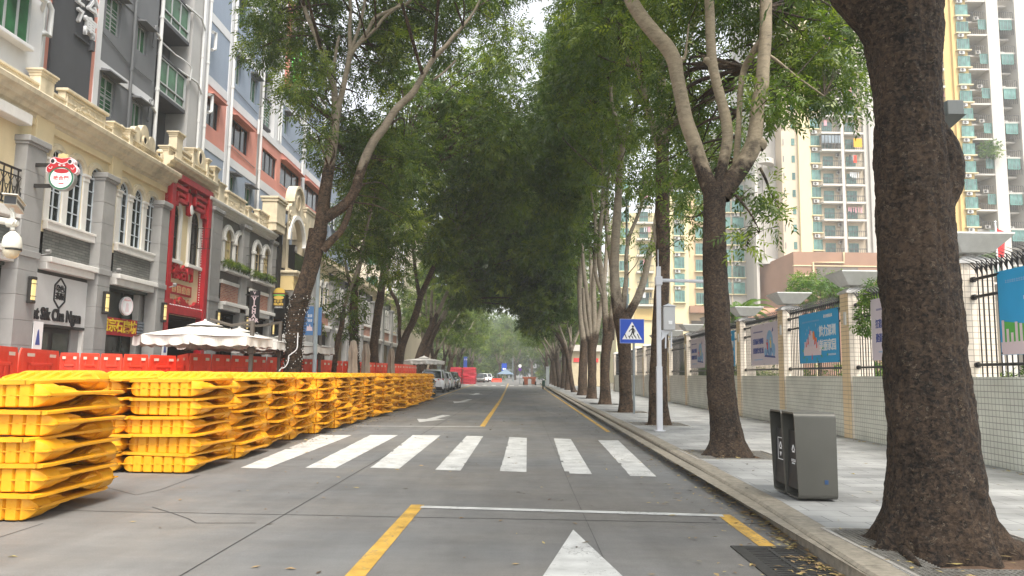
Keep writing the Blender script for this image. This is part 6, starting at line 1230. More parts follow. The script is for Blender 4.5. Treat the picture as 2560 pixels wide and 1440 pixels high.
for u, z in ((20.65, 2.0), (28.15, 2.0)): b = MB(A); b.box(u-.2, u+.2, z, z+.75, .34, .36); o = b.build('notice_board', WTXT, B1); b = MB(A); b.prism([(u-.1, z+.12), (u+.1, z+.12), (u+.02, z+.55), (u-.03, z+.5)], .361, .365); b.build('notice_print', NAVY, o)
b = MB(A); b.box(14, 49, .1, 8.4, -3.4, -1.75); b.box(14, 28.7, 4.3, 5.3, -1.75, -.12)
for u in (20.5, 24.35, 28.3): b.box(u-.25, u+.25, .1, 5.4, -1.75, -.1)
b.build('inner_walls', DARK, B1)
# ---- signs on it
t = thing('shop_sign', 'white shop sign with hexagon logo and black Latin lettering', 'sign', tuple(A.P(22.5, 3.4, 0))); b = MB(A); b.box(20.75, 23.6, 2.74, 4.13, -.06, .02); b.build('board', SIGNW, t)
b = MB(A); b.box(20.72, 23.66, 2.66, 2.73, -.1, .03); b.box(20.72, 23.66, 4.13, 4.2, -.1, -.01); b.build('board_edge', BRZ, t)
b = MB(A); hx = [(22.02+.3*math.sin(math.radians(60*k)), 3.66+.44*math.cos(math.radians(60*k))) for k in range(6)]
for k in range(6):
    p, q = Vector(hx[k]), Vector(hx[(k+1) % 6]); d = (q-p).normalized(); n_ = Vector((-d.y, d.x))*.018; b.prism([tuple(p-n_), tuple(q-n_), tuple(q+n_), tuple(p+n_)], .02, .05)
b.build('hexagon', SBK, t); text('粤\n茶', .22, SBK, t, A, 21.93, 3.67, .03, 'lettering', ext=.01, bold=.004); text('色\n颜', .22, SBK, t, A, 22.13, 3.67, .03, 'lettering', ext=.01, bold=.004)
text('Chuet Sik Cha Ngan', .47, SBK, t, A, 21.68, 3.0, .04, 'lettering', ext=.02, sx=.76, bold=.016)
t = thing('shop_sign', 'red shop sign with yellow brush characters under a round emblem', 'sign', tuple(A.P(26, 2.9, 0))); b = MB(A); b.box(24.6, 26.9, 2.62, 3.2, -.2, -.1); b.build('board', REDM, t)
text('祖宗石磨坊', .46, mat('sign_yellow', (.85, .6, .04), .5), t, A, 25.7, 2.91, -.09, 'lettering', ext=.01, bold=.01, sx=1.0); b = MB(A)
for k in range(5): b.box(26.92, 27.5, 2.64+k*.11, 2.73+k*.11, -.2, -.06, .02)
b.build('stone_strips', mat('blue_grey_slate', (.16, .18, .21), .8), t)
t = thing('round_sign', 'small white round sign with a pink figure above the red sign', 'sign', tuple(A.P(25.85, 3.5, 0))); fr = Fr((-13.4, 0, 0), (.35, 1, 0), (1, -.35, 0)); p = A.P(25.75, 3.62, .1); fr = Fr((p.x, p.y, 0), (.3, 1, 0), (1, -.3, 0))
b = MB(fr); b.disc(0, p.z, .27, -.09, 0, 26, .32); b.build('disc', WTXT, t); b = MB(fr); b.ring(0, p.z, .22, .25, .0, .01, 0, 6.283, 26, 1.2); b.build('ring', PKP, t); dashes(t, fr, -.13, .13, p.z+.2, .05, REDP, w=.003); b = MB(fr); b.disc(0, p.z+.05, .06, .001, .006, 10); b.prism([(-.08, p.z-.2), (.08, p.z-.2), (.05, p.z), (-.05, p.z)], .001, .006); b.build('printed_figure', PKP, t)
# projecting round sign with red scroll top, on black brackets
Ys = 20.9; c = PYp(157, 447, Ys-.9); t = thing('projecting_sign', 'round white sign under a red wide-mouthed emblem, projecting from the near grey pilaster', 'sign', tuple(c)); fr = Fr((c.x, c.y, 0), (1, .1, 0), (.1, -1, 0)); s_ = c.y/F
b = MB(fr); b.disc(0, c.z, 32*s_, -.09, .09, 28); b.build('drum', mat('brushed_steel', (.45, .44, .42), .35, metal=.7), t); b = MB(fr); b.disc(0, c.z, 27*s_, .09, .1, 28); b.build('face', WTXT, t)
b = MB(fr); b.ring(0, c.z, 26*s_, 30*s_, .09, .105, 0, 6.283, 28); b.build('green_ring', mat('deep_green', (.03, .14, .08), .5), t)
Fp = [(-18, 53), (0, 50), (18, 53), (25, 50), (29, 43), (27, 37), (31, 33), (36, 26), (36, 18), (31, 13), (26, 15), (22, 21), (12, 27), (0, 29), (-12, 27), (-22, 21), (-26, 15), (-31, 13), (-36, 18), (-36, 26), (-31, 33), (-27, 37), (-29, 43), (-25, 50)]
b = MB(fr); b.prism([(x*s_*1.07, c.z+(y-34)*s_*1.07+34*s_) for x, y in Fp], -.06, .1); b.build('outline', PKP, t)
b = MB(fr); b.prism([(x*s_, c.z+y*s_) for x, y in Fp], .0, .112); b.build('red_top', REDM, t)
b = MB(fr); b.disc(0, c.z+18*s_, 18*s_, .1, .106, 18, 6*s_); b.build('red_smile', REDM, t)
for sgn in (-1, 1):
    b = MB(fr); b.disc(sgn*21*s_, c.z+43*s_, 7.5*s_, .1, .118, 16); b.build('round_eye', PKP, t); b = MB(fr); b.disc(sgn*21*s_-1.5*s_, c.z+43*s_, 4.6*s_, .11, .122, 14, 5.5*s_); b.build('pupil', SBK, t)
    b = MB(fr); b.disc(sgn*5.5*s_, c.z+33*s_, 3.2*s_, .11, .117, 10, 2*s_); b.build('nostril', PKP, t); b = MB(fr); b.ring(sgn*27*s_, c.z+27*s_, 3*s_, 4.4*s_, .11, .117, math.pi, 2*math.pi+.6, 8); b.build('cheek_curl', PKP, t)
    b = MB(fr); b.tube([fr.P(sgn*x_*s_, c.z+y_*s_, .113) for x_, y_ in ((0, 36), (8, 39), (14, 42))], .012, 5); b.build('brow_line', PKP, t)
GP = mat('gold_paint', (.5, .42, .2), .4); b = MB(fr); b.prism([(-11*s_, c.z+53*s_), (11*s_, c.z+53*s_), (12*s_, c.z+58*s_), (10*s_, c.z+64*s_), (4*s_, c.z+62*s_), (0, c.z+66*s_), (-5*s_, c.z+63*s_), (-10*s_, c.z+64*s_), (-12*s_, c.z+58*s_)], .0, .09); b.build('crown', GP, t)
b = MB(fr); b.prism([(-8*s_, c.z-17*s_), (8*s_, c.z-16*s_), (7*s_, c.z-13*s_), (-3*s_, c.z-14*s_)], .1, .105); b.build('red_stroke', REDM, t)
text('祿合門', 13*s_, REDP, t, fr, 0, c.z-1*s_, .102, 'lettering', bold=.002)
for z_ in (.32, -.25): b = MB(); b.box(-13.06, c.x-.3, c.z+z_, c.z+z_+.1, c.y-.03, c.y+.03); b.build('bracket', BRZ, t)
# ---- red gate building
B2 = bld('gate_building', 'cream building with tall red lacquered gate frame and two arched windows', 30.5)
AG = Fr((-13.4, -.62, 0), (0, 1, 0), (1, 0, 0))
b = MB(AG); b.holed(28.9, 33.3, 3.6, 9.1, [(29.12, 29.98, 5.75, 7.5, True), (30.98, 31.84, 5.75, 7.5, True)], 0.02, .1); b.build('wall', CREAM, B2)
for c in (29.55, 31.41):
    window(B2, AG, c-.43+.0, c+.43, 5.75, 7.5, 2, 2, fm=BRZ, arch=True, w=-.06, fw=.06); b = MB(AG); b.ring(c, 7.5, .43, .6, .0, .1, n=18); b.box(c-.6, c-.43, 5.7, 7.5, 0, .1); b.box(c+.43, c+.6, 5.7, 7.5, 0, .1); b.box(c-.66, c+.66, 5.58, 5.72, 0, .18, .01); b.build('window_surround', WTRIM, B2)
b = MB(AG); q = AG.P(31.84, 5.95, .05); b.tube([AG.P(31.84, 6.5, .02), AG.P(31.88, 6.5, .5), AG.P(31.88, 7.35, .5), AG.P(31.84, 7.35, .02), AG.P(31.84, 6.5, .02)], .02, 4); b.tube([AG.P(31.86, 6.5, .27), AG.P(31.86, 7.35, .27)], .012, 4); b.tube([AG.P(31.86, 6.92, .02), AG.P(31.86, 6.92, .5)], .012, 4); b.build('open_casement', BRZ, B2)
b = MB(AG)
b.box(28.72, 29.05, .1, 9.0, 0, .3, .02); b.box(32.1, 32.45, .1, 8.95, 0, .3, .02); b.box(29.05, 32.1, 3.62, 3.88, .02, .26, .01); b.box(28.72, 32.45, 8.75, 9.0, .02, .32, .01)
for s_ in (1, -1):                                # fretwork in both upper corners
    e = 29.05 if s_ > 0 else 32.1; X = lambda d: e+s_*d
    for (d0, d1, z0, z1) in ((0, 1.25, 8.45, 8.6), (1.1, 1.25, 7.95, 8.75), (.25, 1.25, 7.95, 8.1), (.3, .95, 8.2, 8.32), (.0, .3, 7.75, 7.9), (.22, .34, 7.75, 8.32)): b.box(X(d0), X(d1), z0, z1, .03, .26, .01)
b.build('red_frame', REDM, B2)
b = MB(AG); b.box(30.45, 30.7, 7.6, 8.5, .05, .2, .04); b.disc(30.57, 7.85, .16, .08, .24, 16, .24); b.build('emblem', REDM, B2); b = MB(AG); b.disc(30.57, 7.85, .12, .24, .26, 16, .2); b.build('emblem_face', WTXT, B2)
b = MB(AG)
for k in range(34): z = 3.95+k*.105; c = AG.P(31.98, z, .14); b.add([c+Vector(v)*.026 for v in ((1, 0, 0), (0, 1, 0), (-1, 0, 0), (0, -1, 0), (0, 0, 1), (0, 0, -1))], [(0, 1, 4), (1, 2, 4), (2, 3, 4), (3, 0, 4), (1, 0, 5), (2, 1, 5), (3, 2, 5), (0, 3, 5)])
for k in range(22): c = AG.P(29.15+k*.135, 3.95, .28); b.add([c+Vector(v)*.026 for v in ((1, 0, 0), (0, 1, 0), (-1, 0, 0), (0, -1, 0), (0, 0, 1), (0, 0, -1))], [(0, 1, 4), (1, 2, 4), (2, 3, 4), (3, 0, 4), (1, 0, 5), (2, 1, 5), (3, 2, 5), (0, 3, 5)])
b.build('bulbs', WTXT, B2)
text('祿合門', .62, REDM, B2, AG, 30.45, 5.25, .1, 'lettering', ext=.05, bold=.014, sx=.98)
b = MB(AG); b.box(29.45, 31.35, 4.4, 4.82, .02, .1); b.build('name_plate', REDM, B2); glyph_blocks(B2, AG, 29.55, 31.25, 4.61, .3, 4, mat('faded_gold', (.5, .3, .15), .5), .1, .02)
b = MB(AG); pts = [(29.05, 3.88)]; rs = random.Random(3)
for k in range(31): u = 29.05+3.05*k/30; pts.append((u, 4.05+.13*abs(math.sin(k*.9))+.1*math.sin(k*.5+.4)+(.14 if 8 < k < 15 else 0)))
pts.append((32.1, 3.88)); b.prism(pts, .03, .16); b.build('wave_board', REDM, B2)
b = MB(AG)
for (u, z, r) in ((29.9, 4.22, .1), (30.15, 4.12, .08), (30.9, 4.2, .09)): b.ring(u, z, r*.6, r, .16, .19, .4, 5.4, 12)
b.build('wave_scroll', mat('copper', (.5, .2, .1), .4, metal=.4), B2)
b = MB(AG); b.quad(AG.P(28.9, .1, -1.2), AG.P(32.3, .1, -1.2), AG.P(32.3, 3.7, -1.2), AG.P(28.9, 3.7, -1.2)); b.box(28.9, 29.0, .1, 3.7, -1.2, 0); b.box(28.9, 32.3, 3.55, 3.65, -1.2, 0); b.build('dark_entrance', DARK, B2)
cornice(B2, A, 27.7, 32.0, 8.95, CREAMC, .85)
parapet(B2, A, 28.4, 32.9, 9.55, CREAMC, .3, piers=((28.75, .26, .95), (32.4, .2, .6), (30.1, .1, .75), (31.5, .1, .7)), w=.1)
b = MB(A)
for (u0, u1) in ((29.1, 30.0), (31.6, 32.2)):
    b.box(u0, u1, 10.02, 10.1, -.08, .12); 
    k = u0+.05
    while k < u1: b.box(k, k+.045, 9.84, 10.03, -.02, .06); k += .11
b.prism([(30.1, 9.84), (31.5, 9.84), (31.5, 10.15)]+[(30.8+.62*math.cos(math.pi*k/12), 10.12+.52*math.sin(math.pi*k/12)) for k in range(13)]+[(30.1, 10.15)], -.1, .1); b.ring(30.8, 10.2, .16, .2, .1, .13, 0, 6.283, 14, 1.5); b.build('crest', CREAMC, B2); b = MB(A); b.disc(30.8, 10.2, .15, .1, .112, 14, .23); b.build('oculus', DARK, B2)
# ---- grey and red-brick shophouse with paired arches and porch
B3 = bld('shophouse', 'grey shophouse with paired white arches, flower boxes and red brick bands', 37)
GWALL = mat('grey_upper_render', (.15, .145, .135), .85, var=.12, vs=3, dirt=.1)
ops = []; PR = [(34.45, 35.85), (38.35, 39.75)]
for pr in PR:
    for c in pr: ops.append((c-.46, c+.46, 6.1, 7.45, True))
b = MB(A); b.holed(32.5, 41.6, 5.6, 8.6, ops, 0, .1); b.build('upper_wall', GWALL, B3)
for i, pr in enumerate(PR):
    for j, c in enumerate(pr):
        window(B3, A, c-.46, c+.46, 6.1, 7.45, 2, 3, fm=CRW, gm=(mat('lit_window_glass', (.55, .45, .2), .3) if (i == 0 and j == 0) or (i == 1 and j == 1) else DGL), arch=True, w=-.07, fw=.07, bar=.04)
        b = MB(A); b.ring(c, 7.45, .46, .6, .0, .12, n=18); b.ring(c, 7.45, .6, .68, .0, .07, n=18); b.build('window_arch', WTRIM, B3)
        if (i, j) != (0, 0): b = MB(A); b.tube([A.P(c+.46, 6.15, 0), A.P(c+.5, 6.15, .42), A.P(c+.5, 7.4, .42), A.P(c+.46, 7.4, 0), A.P(c+.46, 6.15, 0)], .022, 4); b.tube([A.P(c+.48, 6.6, .0), A.P(c+.5, 6.6, .42)], .014, 4); b.tube([A.P(c+.48, 7.0, .0), A.P(c+.5, 7.0, .42)], .014, 4); b.build('open_casement', BRZ, B3)
    for c in (pr[0]-.6, (pr[0]+pr[1])/2, pr[1]+.6): b = MB(A); b.box(c-.09, c+.09, 6.0, 7.3, 0, .12, .01); b.box(c-.14, c+.14, 7.3, 7.45, 0, .17, .01); b.build('window_column', WTRIM, B3)
    b = MB(A); b.box(pr[0]-.7, pr[1]+.75, 5.92, 6.02, -.05, .34, .01); b.build('sill', WTRIM, B3)
    pl = thing('flower_box', 'row of white pots with dark green plants on the %s window sill' % ('nearer' if i == 0 else 'farther'), 'flower box', tuple(A.P(pr[0], 6.02, .2)), 0, 'flower boxes on the sills')
    for k in range(9):
        u = lerp(pr[0]-.6, pr[1]+.6, k/8); c = A.P(u, 6.02, .22); b = MB(); b.lathe(tuple(c), [(.07, 0), (.1, .17), (.1, .19)], 8); b.build('pot', WTXT, pl)
    foliage('plants', [(A.P(lerp(pr[0]-.6, pr[1]+.6, k/11), 0, .22).x, lerp(pr[0]-.6, pr[1]+.6, k/11), 6.3, .17) for k in range(12)], LEAF, pl, per=1300, leaf=.09, wid=.03, K=3, spray=.12, seed=60+i)
GB = mat('rough_grey_band', (.15, .14, .13), .95, var=.3, vs=16, bump=.5, bs=50)
for (u0, u1) in ((33.75, 36.6), (37.5, 40.75)):
    b = MB(A); b.quad(A.P(u0, 5.5, .06), A.P(u1, 5.5, .06), A.P(u1, 5.95, .06), A.P(u0, 5.95, .06)); b.build('rough_band', GB, B3); b = MB(A); b.box(u0, u1, 5.38, 5.54, 0, .14, .01); b.build('white_band', WTRIM, B3)
    b = MB(A); b.quad(A.P(u0, 4.5, .08), A.P(u1, 4.5, .08), A.P(u1, 5.4, .08), A.P(u0, 5.4, .08)); b.build('brick_band', RBRK, B3); lintel(B3, A, u0, u1, 4.2)
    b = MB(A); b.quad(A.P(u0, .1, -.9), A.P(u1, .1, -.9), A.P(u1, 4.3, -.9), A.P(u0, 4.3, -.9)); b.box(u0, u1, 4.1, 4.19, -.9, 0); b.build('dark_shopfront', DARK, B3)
    b = MB(A)
    for k in range(7): u = lerp(u0+.1, u1-.1, k/6); b.box(u-.03, u+.03, .1, 4.1, -.8, -.72)
    b.build('shop_frame', BRZ, B3)
pilaster(B3, A, 32.5*.982, 33.75*.977, z1=8.2, w=.33); pilaster(B3, A, 36.62*.98, 37.4*.98, z1=8.2, w=.22); pilaster(B3, A, 40.78*.985, 41.5*.985, z1=8.2, w=.22)
cornice(B3, A, 31.5, 40.6, 8.4, WTRIM, .7); parapet(B3, A, 32.4, 41.4, 8.9, CREAMC, .42, piers=((33.3, .3, .75), (36.9, .18, .5)), panels=((34.0, 36.3, .66, 8), (38.2, 40.2, .7, 12)), w=.02)
for u, z in ((33.55, 3.7), (37.1, 3.75), (41.1, 3.7)): wall_lamp(B3, A, u*.978, z, .34)
# porch with tall arch and gable
b = MB(A); ar = (41.75, 44.75, 7.2, 8.75, True); b.holed(41.4, 45.1, 6.95, 9.6+.7, [(41.85, 44.65, 7.2, 8.75, True)], .55, .35)
b.prism([(41.9, 10.3), (44.6, 10.3), (44.5, 10.7)]+[(43.2+.95*math.cos(math.pi*k/12), 11.0+.95*math.sin(math.pi*k/12)) for k in range(13)]+[(42.0, 10.7)], .2, .55); b.prism([(41.4, 10.3), (42.2, 10.3), (42.2, 10.75), (41.6, 10.6)], .2, .56); b.prism([(44.3, 10.3), (45.1, 10.3), (44.9, 10.6), (44.3, 10.75)], .2, .56)
b.ring(43.2, 11.0, .95, 1.1, .15, .68, n=16); b.build('porch_gable', CREAMC, B3); b = MB(A); b.ring(43.2, 8.75, 1.4, 1.62, .5, .68, n=20); b.build('porch_arch', WTRIM, B3)
b = MB(A); b.disc(43.2, 11.1, .3, .56, .58, 18, .4); b.build('oculus', mat('tan_recess', (.42, .33, .2), .8), B3); b = MB(A); b.ring(43.2, 11.1, .3, .36, .55, .62, 0, 6.283, 18, 1.3)
relief(b, A, 41.95, 9.8, .5, 1.2, .57, 5); relief(b, A, 44.5, 9.7, .5, 1.2, .57, 6); b.build('carving', CREAMC, B3)
for (u0, u1, z0, z1) in ((39.7, 41.2, 8.9, 10.6), (45.15, 47.6, 8.9, 11.2)):
    b = MB(A); b.box(u0, u1, z0, z1, -.3, .5, .02); b.box(u0-.1, u1+.1, z1, z1+.12, -.4, .6, .02); b.box(u0-.05, u1+.05, z1-.15, z1, -.35, .55, .01); b.box(u0-.05, u1+.05, z0+.4, z0+.5, -.3, .55, .01); b.build('gable_pier', CREAMC, B3)
b = MB(A); b.quad(A.P(41.5, 6.9, -1.2), A.P(45, 6.9, -1.2), A.P(45, 10.2, -1.2), A.P(41.5, 10.2, -1.2)); b.build('porch_interior', mat('dark_red_interior', (.05, .02, .015), .9), B3)
b = MB(A); b.box(41.4, 45.3, 6.85, 7.0, -.2, 1.2, .02); b.box(41.5, 45.2, 6.7, 6.86, -.2, 1.1); b.build('porch_slab', CREAMC, B3); b = MB(A); b.box(41.5, 45.1, 5.9, 6.7, -.2, 1.0, .02); b.box(41.5, 45.15, 6.3, 6.36, .95, 1.03); b.build('porch_fascia', YELW, B3)
b = MB(A); b.quad(A.P(41.6, 7.0, 1.0), A.P(45, 7.0, 1.0), A.P(45, 7.95, 1.0), A.P(41.6, 7.95, 1.0)); b.box(41.6, 45, 7.95, 8.0, .98, 1.04); b.build('glass_balustrade', mat('smoked_glass', (.02, .022, .022), .1, spec=.8), B3)
for (u, z0, z1) in ((44.6, 7.0, 8.75), (44.5, .1, 5.9), (41.9, .1, 5.9)):
    c = A.P(u, 0, .85); b = MB(); b.lathe((c.x, c.y, z0), [(.19, 0), (.16, .1), (.155, z1-z0-.45)], 14); b.build('column', GREYP if z0 < 1 else CREAMC, B3)
    b = MB(); b.lathe((c.x, c.y, z1-.45), [(.16, 0), (.2, .06), (.17, .12), (.26, .3), (.3, .36), (.3, .44)], 12); b.box(c.x-.3, c.x+.3, z1-.09, z1, c.y-.3, c.y+.3, .02); b.build('capital', WTRIM, B3)
pilaster(B3, A, 45.2, 47.5, z1=8.3, w=.2); b = MB(A); b.box(45.0, 47.7, 8.6, 8.9, -.1, .45, .03); b.box(45.1, 47.6, 8.45, 8.6, -.1, .3, .02); b.build('capital_band', WTRIM, B3)
b = MB(A); b.quad(A.P(41.4, .1, -.9), A.P(45.2, .1, -.9), A.P(45.2, 6, -.9), A.P(41.4, 6, -.9)); b.build('porch_shopfront', DARK, B3)
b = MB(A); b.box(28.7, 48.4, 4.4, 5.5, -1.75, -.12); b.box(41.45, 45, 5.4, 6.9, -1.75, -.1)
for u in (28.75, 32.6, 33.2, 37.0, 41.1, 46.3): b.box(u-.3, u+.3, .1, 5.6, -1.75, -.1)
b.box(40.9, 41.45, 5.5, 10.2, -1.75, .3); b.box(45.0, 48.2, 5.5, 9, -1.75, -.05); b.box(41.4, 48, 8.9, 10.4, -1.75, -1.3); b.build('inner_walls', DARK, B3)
b = MB(A)
for k in range(40): u = 33.9+7*k/39; c = A.P(u, 3.35-.35*math.sin(math.pi*((k % 20)/19)), .55); b.add([c+Vector(v)*.03 for v in ((1, 0, 0), (0, 1, 0), (-1, 0, 0), (0, -1, 0), (0, 0, 1), (0, 0, -1))], [(0, 1, 4), (1, 2, 4), (2, 3, 4), (3, 0, 4), (1, 0, 5), (2, 1, 5), (3, 2, 5), (0, 3, 5)])
b.build('festoon_bulbs', WTXT, B3)
# projecting signs
Yv = 33.9; c = PYp(635, 768, Yv); t = thing('projecting_sign', 'black vertical bar sign with pale letters stacked downwards', 'sign', tuple(c)); fr = Fr((c.x, c.y, 0), (1, 0, 0), (0, -1, 0)); s_ = Yv/F
b = MB(fr); b.box(-12.5*s_, 12.5*s_, c.z-40*s_, c.z+42*s_, -.12, 0, .01); b.build('board', SBK, t); zz = c.z+20*s_
for ch in 'VICHA': text(ch, 14*s_, PKP, t, fr, 0, zz, .003, 'lettering', bold=.012); zz -= 10.6*s_
text('BAR', 13*s_, PKP, t, fr, 0, zz-.5*s_, .003, 'lettering', bold=.012); text('V', 11*s_, PKP, t, fr, 0, c.z+36*s_, .003, 'lettering', bold=.002); dashes(t, fr, -9*s_, 9*s_, c.z+28*s_, 3*s_, PKP, w=.003)
for z_ in (30, -30): b = MB(fr); b.box(-24*s_, -12*s_, c.z+z_*s_, c.z+(z_+3)*s_, -.08, -.04); b.build('bracket', BRZ, t)
Yv = 40.5; c = PYp(697, 745, Yv); t = thing('projecting_sign', 'black sign with painted burger over yellow lettering', 'sign', tuple(c)); fr = Fr((c.x, c.y, 0), (1, 0, 0), (0, -1, 0)); s_ = Yv/F
b = MB(fr); b.box(-15*s_, 15*s_, c.z-27*s_, c.z+4*s_, -.12, 0, .01); b.box(-23*s_, -14*s_, c.z-22*s_, c.z+16*s_, -.2, -.1); b.build('board', SBK, t)
BUN = mat('bun_yellow', (.6, .4, .08), .5)
b = MB(fr); b.prism([(-13*s_, c.z+13*s_), (13*s_, c.z+13*s_)]+[(14*s_*math.cos(math.pi*k/12), c.z+14*s_+12*s_*math.sin(math.pi*k/12)) for k in range(13)], -.1, .01); b.disc(0, c.z+1*s_, 13*s_, -.1, .012, 16, 5*s_); b.build('bun', BUN, t)
b = MB(fr); b.box(-15*s_, 15*s_, c.z+9*s_, c.z+13*s_, -.1, .02); b.build('patty', mat('patty_brown', (.15, .04, .02), .6), t); b = MB(fr); b.box(-14*s_, 14*s_, c.z+6*s_, c.z+9*s_, -.1, .022); b.build('lettuce', GRN, t)
glyph_blocks(t, fr, -12*s_, 10*s_, c.z-8*s_, 7*s_, 3, BUN, .011, .01); text("MILLER'S", 7*s_, BUN, t, fr, 0, c.z-16*s_, .012, 'lettering', bold=.01, sx=.9); dashes(t, fr, -9*s_, 9*s_, c.z-23*s_, 3*s_, WTXT, w=.003)
# ---- farther arcade, seen between the trees
B4 = bld('shophouse', 'farther arcade with red brick bands and tall grey piers between the left trees', 60)
b = MB(A); b.box(48.3, 84, .1, 8.4, -3, -.85); b.box(48.3, 84, 4.4, 8.4, -.85, -.05); b.build('inner_walls', DARK, B4)
y = 48.2; k = 0
while y < 84:
    pilaster(B4, A, y, y+1.1, z1=7.6, w=.3); u0, u1 = y+1.1, y+5.0
    b = MB(A); b.quad(A.P(u0, 5.3, 0), A.P(u1, 5.3, 0), A.P(u1, 8.4, 0), A.P(u0, 8.4, 0)); b.build('upper_wall', CREAM if k % 2 == 0 else GWALL, B4)
    for c in (u0+.8, u0+1.95, u0+3.1): window(B4, A, c-.36, c+.36, 5.8, 7.2, 1, 2, fm=WTRIM, arch=True, w=.02); b = MB(A); b.ring(c, 7.2, .38, .5, 0, .1, n=10); b.build('window_arch', WTRIM, B4)
    b = MB(A); b.box(u0, u1, 5.45, 5.65, 0, .15); b.build('white_band', WTRIM, B4); b = MB(A); b.quad(A.P(u0, 4.5, .05), A.P(u1, 4.5, .05), A.P(u1, 5.45, .05), A.P(u0, 5.45, .05)); b.build('brick_band', RBRK if k % 3 != 1 else GB, B4); lintel(B4, A, u0, u1)
    b = MB(A); b.quad(A.P(u0, .1, -.8), A.P(u1, .1, -.8), A.P(u1, 4.3, -.8), A.P(u0, 4.3, -.8)); b.build('shopfront', DARK if k % 2 else mat('cream_shop_interior', (.25, .2, .12), .8, var=.4, vs=1), B4)
    y += 5; k += 1
cornice(B4, A, 48, 84, 8.4, CREAMC, .8); parapet(B4, A, 48, 84, 8.9, CREAMC, .5, w=.02)
# ================================================================ apartment towers behind the shophouses
T = Fr((-14.6, 0, 0), (0, 1, 0), (1, 0, 0))
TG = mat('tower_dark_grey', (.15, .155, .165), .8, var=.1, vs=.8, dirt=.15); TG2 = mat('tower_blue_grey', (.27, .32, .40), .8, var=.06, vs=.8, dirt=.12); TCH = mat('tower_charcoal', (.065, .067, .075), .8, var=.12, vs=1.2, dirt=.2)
SAL = mat('tower_salmon', (.62, .26, .2), .8, var=.08, vs=1.2, dirt=.12); TWH = mat('tower_white', (.64, .64, .65), .75, var=.05, vs=1, dirt=.12); TLG = mat('tower_light_grey', (.42, .41, .4), .8, var=.06, vs=1, dirt=.12)
PIPE = mat('white_pvc_pipe', (.62, .62, .61), .5, dirt=.12); PIPG = mat('grey_pvc_pipe', (.12, .125, .13), .5); GGL = mat('green_window_glass', (.035, .13, .055), .22, var=.6, vs=1.4, spec=.25); LFR = mat('aluminium_frame', (.42, .43, .43), .4, metal=.3)
def wallbox(par, u0, u1, z0, z1, m, w=0, d=1.2, name='wall', ops=()):
    b = MB(T)
    if ops: b.holed(u0, u1, z0, z1, ops, w, .16); b.box(u0, u1, z1-.001, z1, w-d, w)
    else: b.box(u0, u1, z0, z1, w-d, w)
    return b.build(name, m, par)
def pipe(par, pts, r=.055, m=None, collars=True):
    b = MB(); b.tube([T.P(*p) for p in pts], r, 8)
    if collars:
        for p, q in zip(pts[:-1], pts[1:]):
            if abs(p[0]-q[0]) < .01:
                z = min(p[1], q[1])+.9
                while z < max(p[1], q[1]): b.tube([T.P(p[0], z, p[2]), T.P(p[0], z+.12, p[2])], r*1.25, 8); z += 3
    return b.build('pipe', m or PIPE, par, smooth=50)
def hood(par, u0, u1, z, m, w=.35): b = MB(T); b.add([T.P(u0, z, 0), T.P(u1, z, 0), T.P(u1, z+.1, 0), T.P(u0, z+.1, 0), T.P(u0, z-.02, w), T.P(u1, z-.02, w), T.P(u1, z+.03, w), T.P(u0, z+.03, w)], [(0, 4, 5, 1), (3, 2, 6, 7), (4, 7, 6, 5), (0, 3, 7, 4), (1, 5, 6, 2)]); b.build('window_hood', m, par)
TT = 26.2
# grey tower
G1 = bld('apartment_tower', 'dark grey apartment tower with salmon strips and white characters high up', 26, -14.6)
wallbox(G1, 22.15, 22.42, 8.5, TT, SAL, .03); wallbox(G1, 22.42, 24.6, 8.5, TT, TCH, .1); wallbox(G1, 24.6, 24.9, 8.5, TT, SAL, .03); wallbox(G1, 24.9, 25.2, 8.5, TT, TWH, .06)
ops = []
for f in range(-1, 5):
    z = 10.35+3.0*f
    if z < 9: continue
    ops += [(25.45, 26.4, z, z+1.35, False), (27.65, 28.4, z+.2, z+1.2, False)]
b = MB(T)
for f in range(6):
    z0 = 8.8+3*f-.0; z0 = 9.1+3*(f-.0); r = [o for o in ops if z0 <= o[2] < z0+3]
    if z0+2.65 < TT: b.holed(25.2, 29.15, z0, z0+2.66, r, 0, .16)
b.build('wall', TG, G1)
for f in range(5): b = MB(T); b.box(25.2, 29.15, 11.76+3*f, 12.1+3*f, -.3, .03); b.build('white_band', TWH, G1) if f == 0 else (b.build('white_band', TG, G1))
for (u0, u1, z0, z1, _) in ops:
    window(G1, T, u0, u1, z0, z1, 2, 2 if u1-u0 > .85 else 1, fm=LFR, gm=GGL, w=-.14, bar=.05, fw=.05)
    hood(G1, u0-.12, u1+.12, z1+.06, TG)
    if u1-u0 > .85:
        b = MB(T)
        for k in range(1, 7): z = lerp(z0, z1-.3, k/7); b.tube([T.P(u0+.05, z, -.06), T.P(u1-.05, z, -.06)], .012, 4)
        b.build('window_bars', LFR, G1)
    pipe(G1, [(u1+.25, z1-.5, .1), (u1+.25, z1+.35, .14), (u1+.38, z1+.42, .14)], .05, PIPG, False) if u1-u0 < .85 else None
pipe(G1, [(27.2, 8.6, .1), (27.2, TT, .1)], .06, PIPG); pipe(G1, [(29.2, 8.6, .12), (29.2, TT, .12)], .075)
for z in (11.55, 14.55): pipe(G1, [(29.2, z, .12), (28.95, z+.12, .14), (28.3, z+.2, .16)], .05, PIPE, False)
pipe(G1, [(25.25, 13.1, .04), (26.9, 12.75, .04), (28.9, 12.75, .04)], .018, PIPG, False)
fr = Fr(T.P(0, 0, .2), (0, 1, 0), (1, 0, 0))
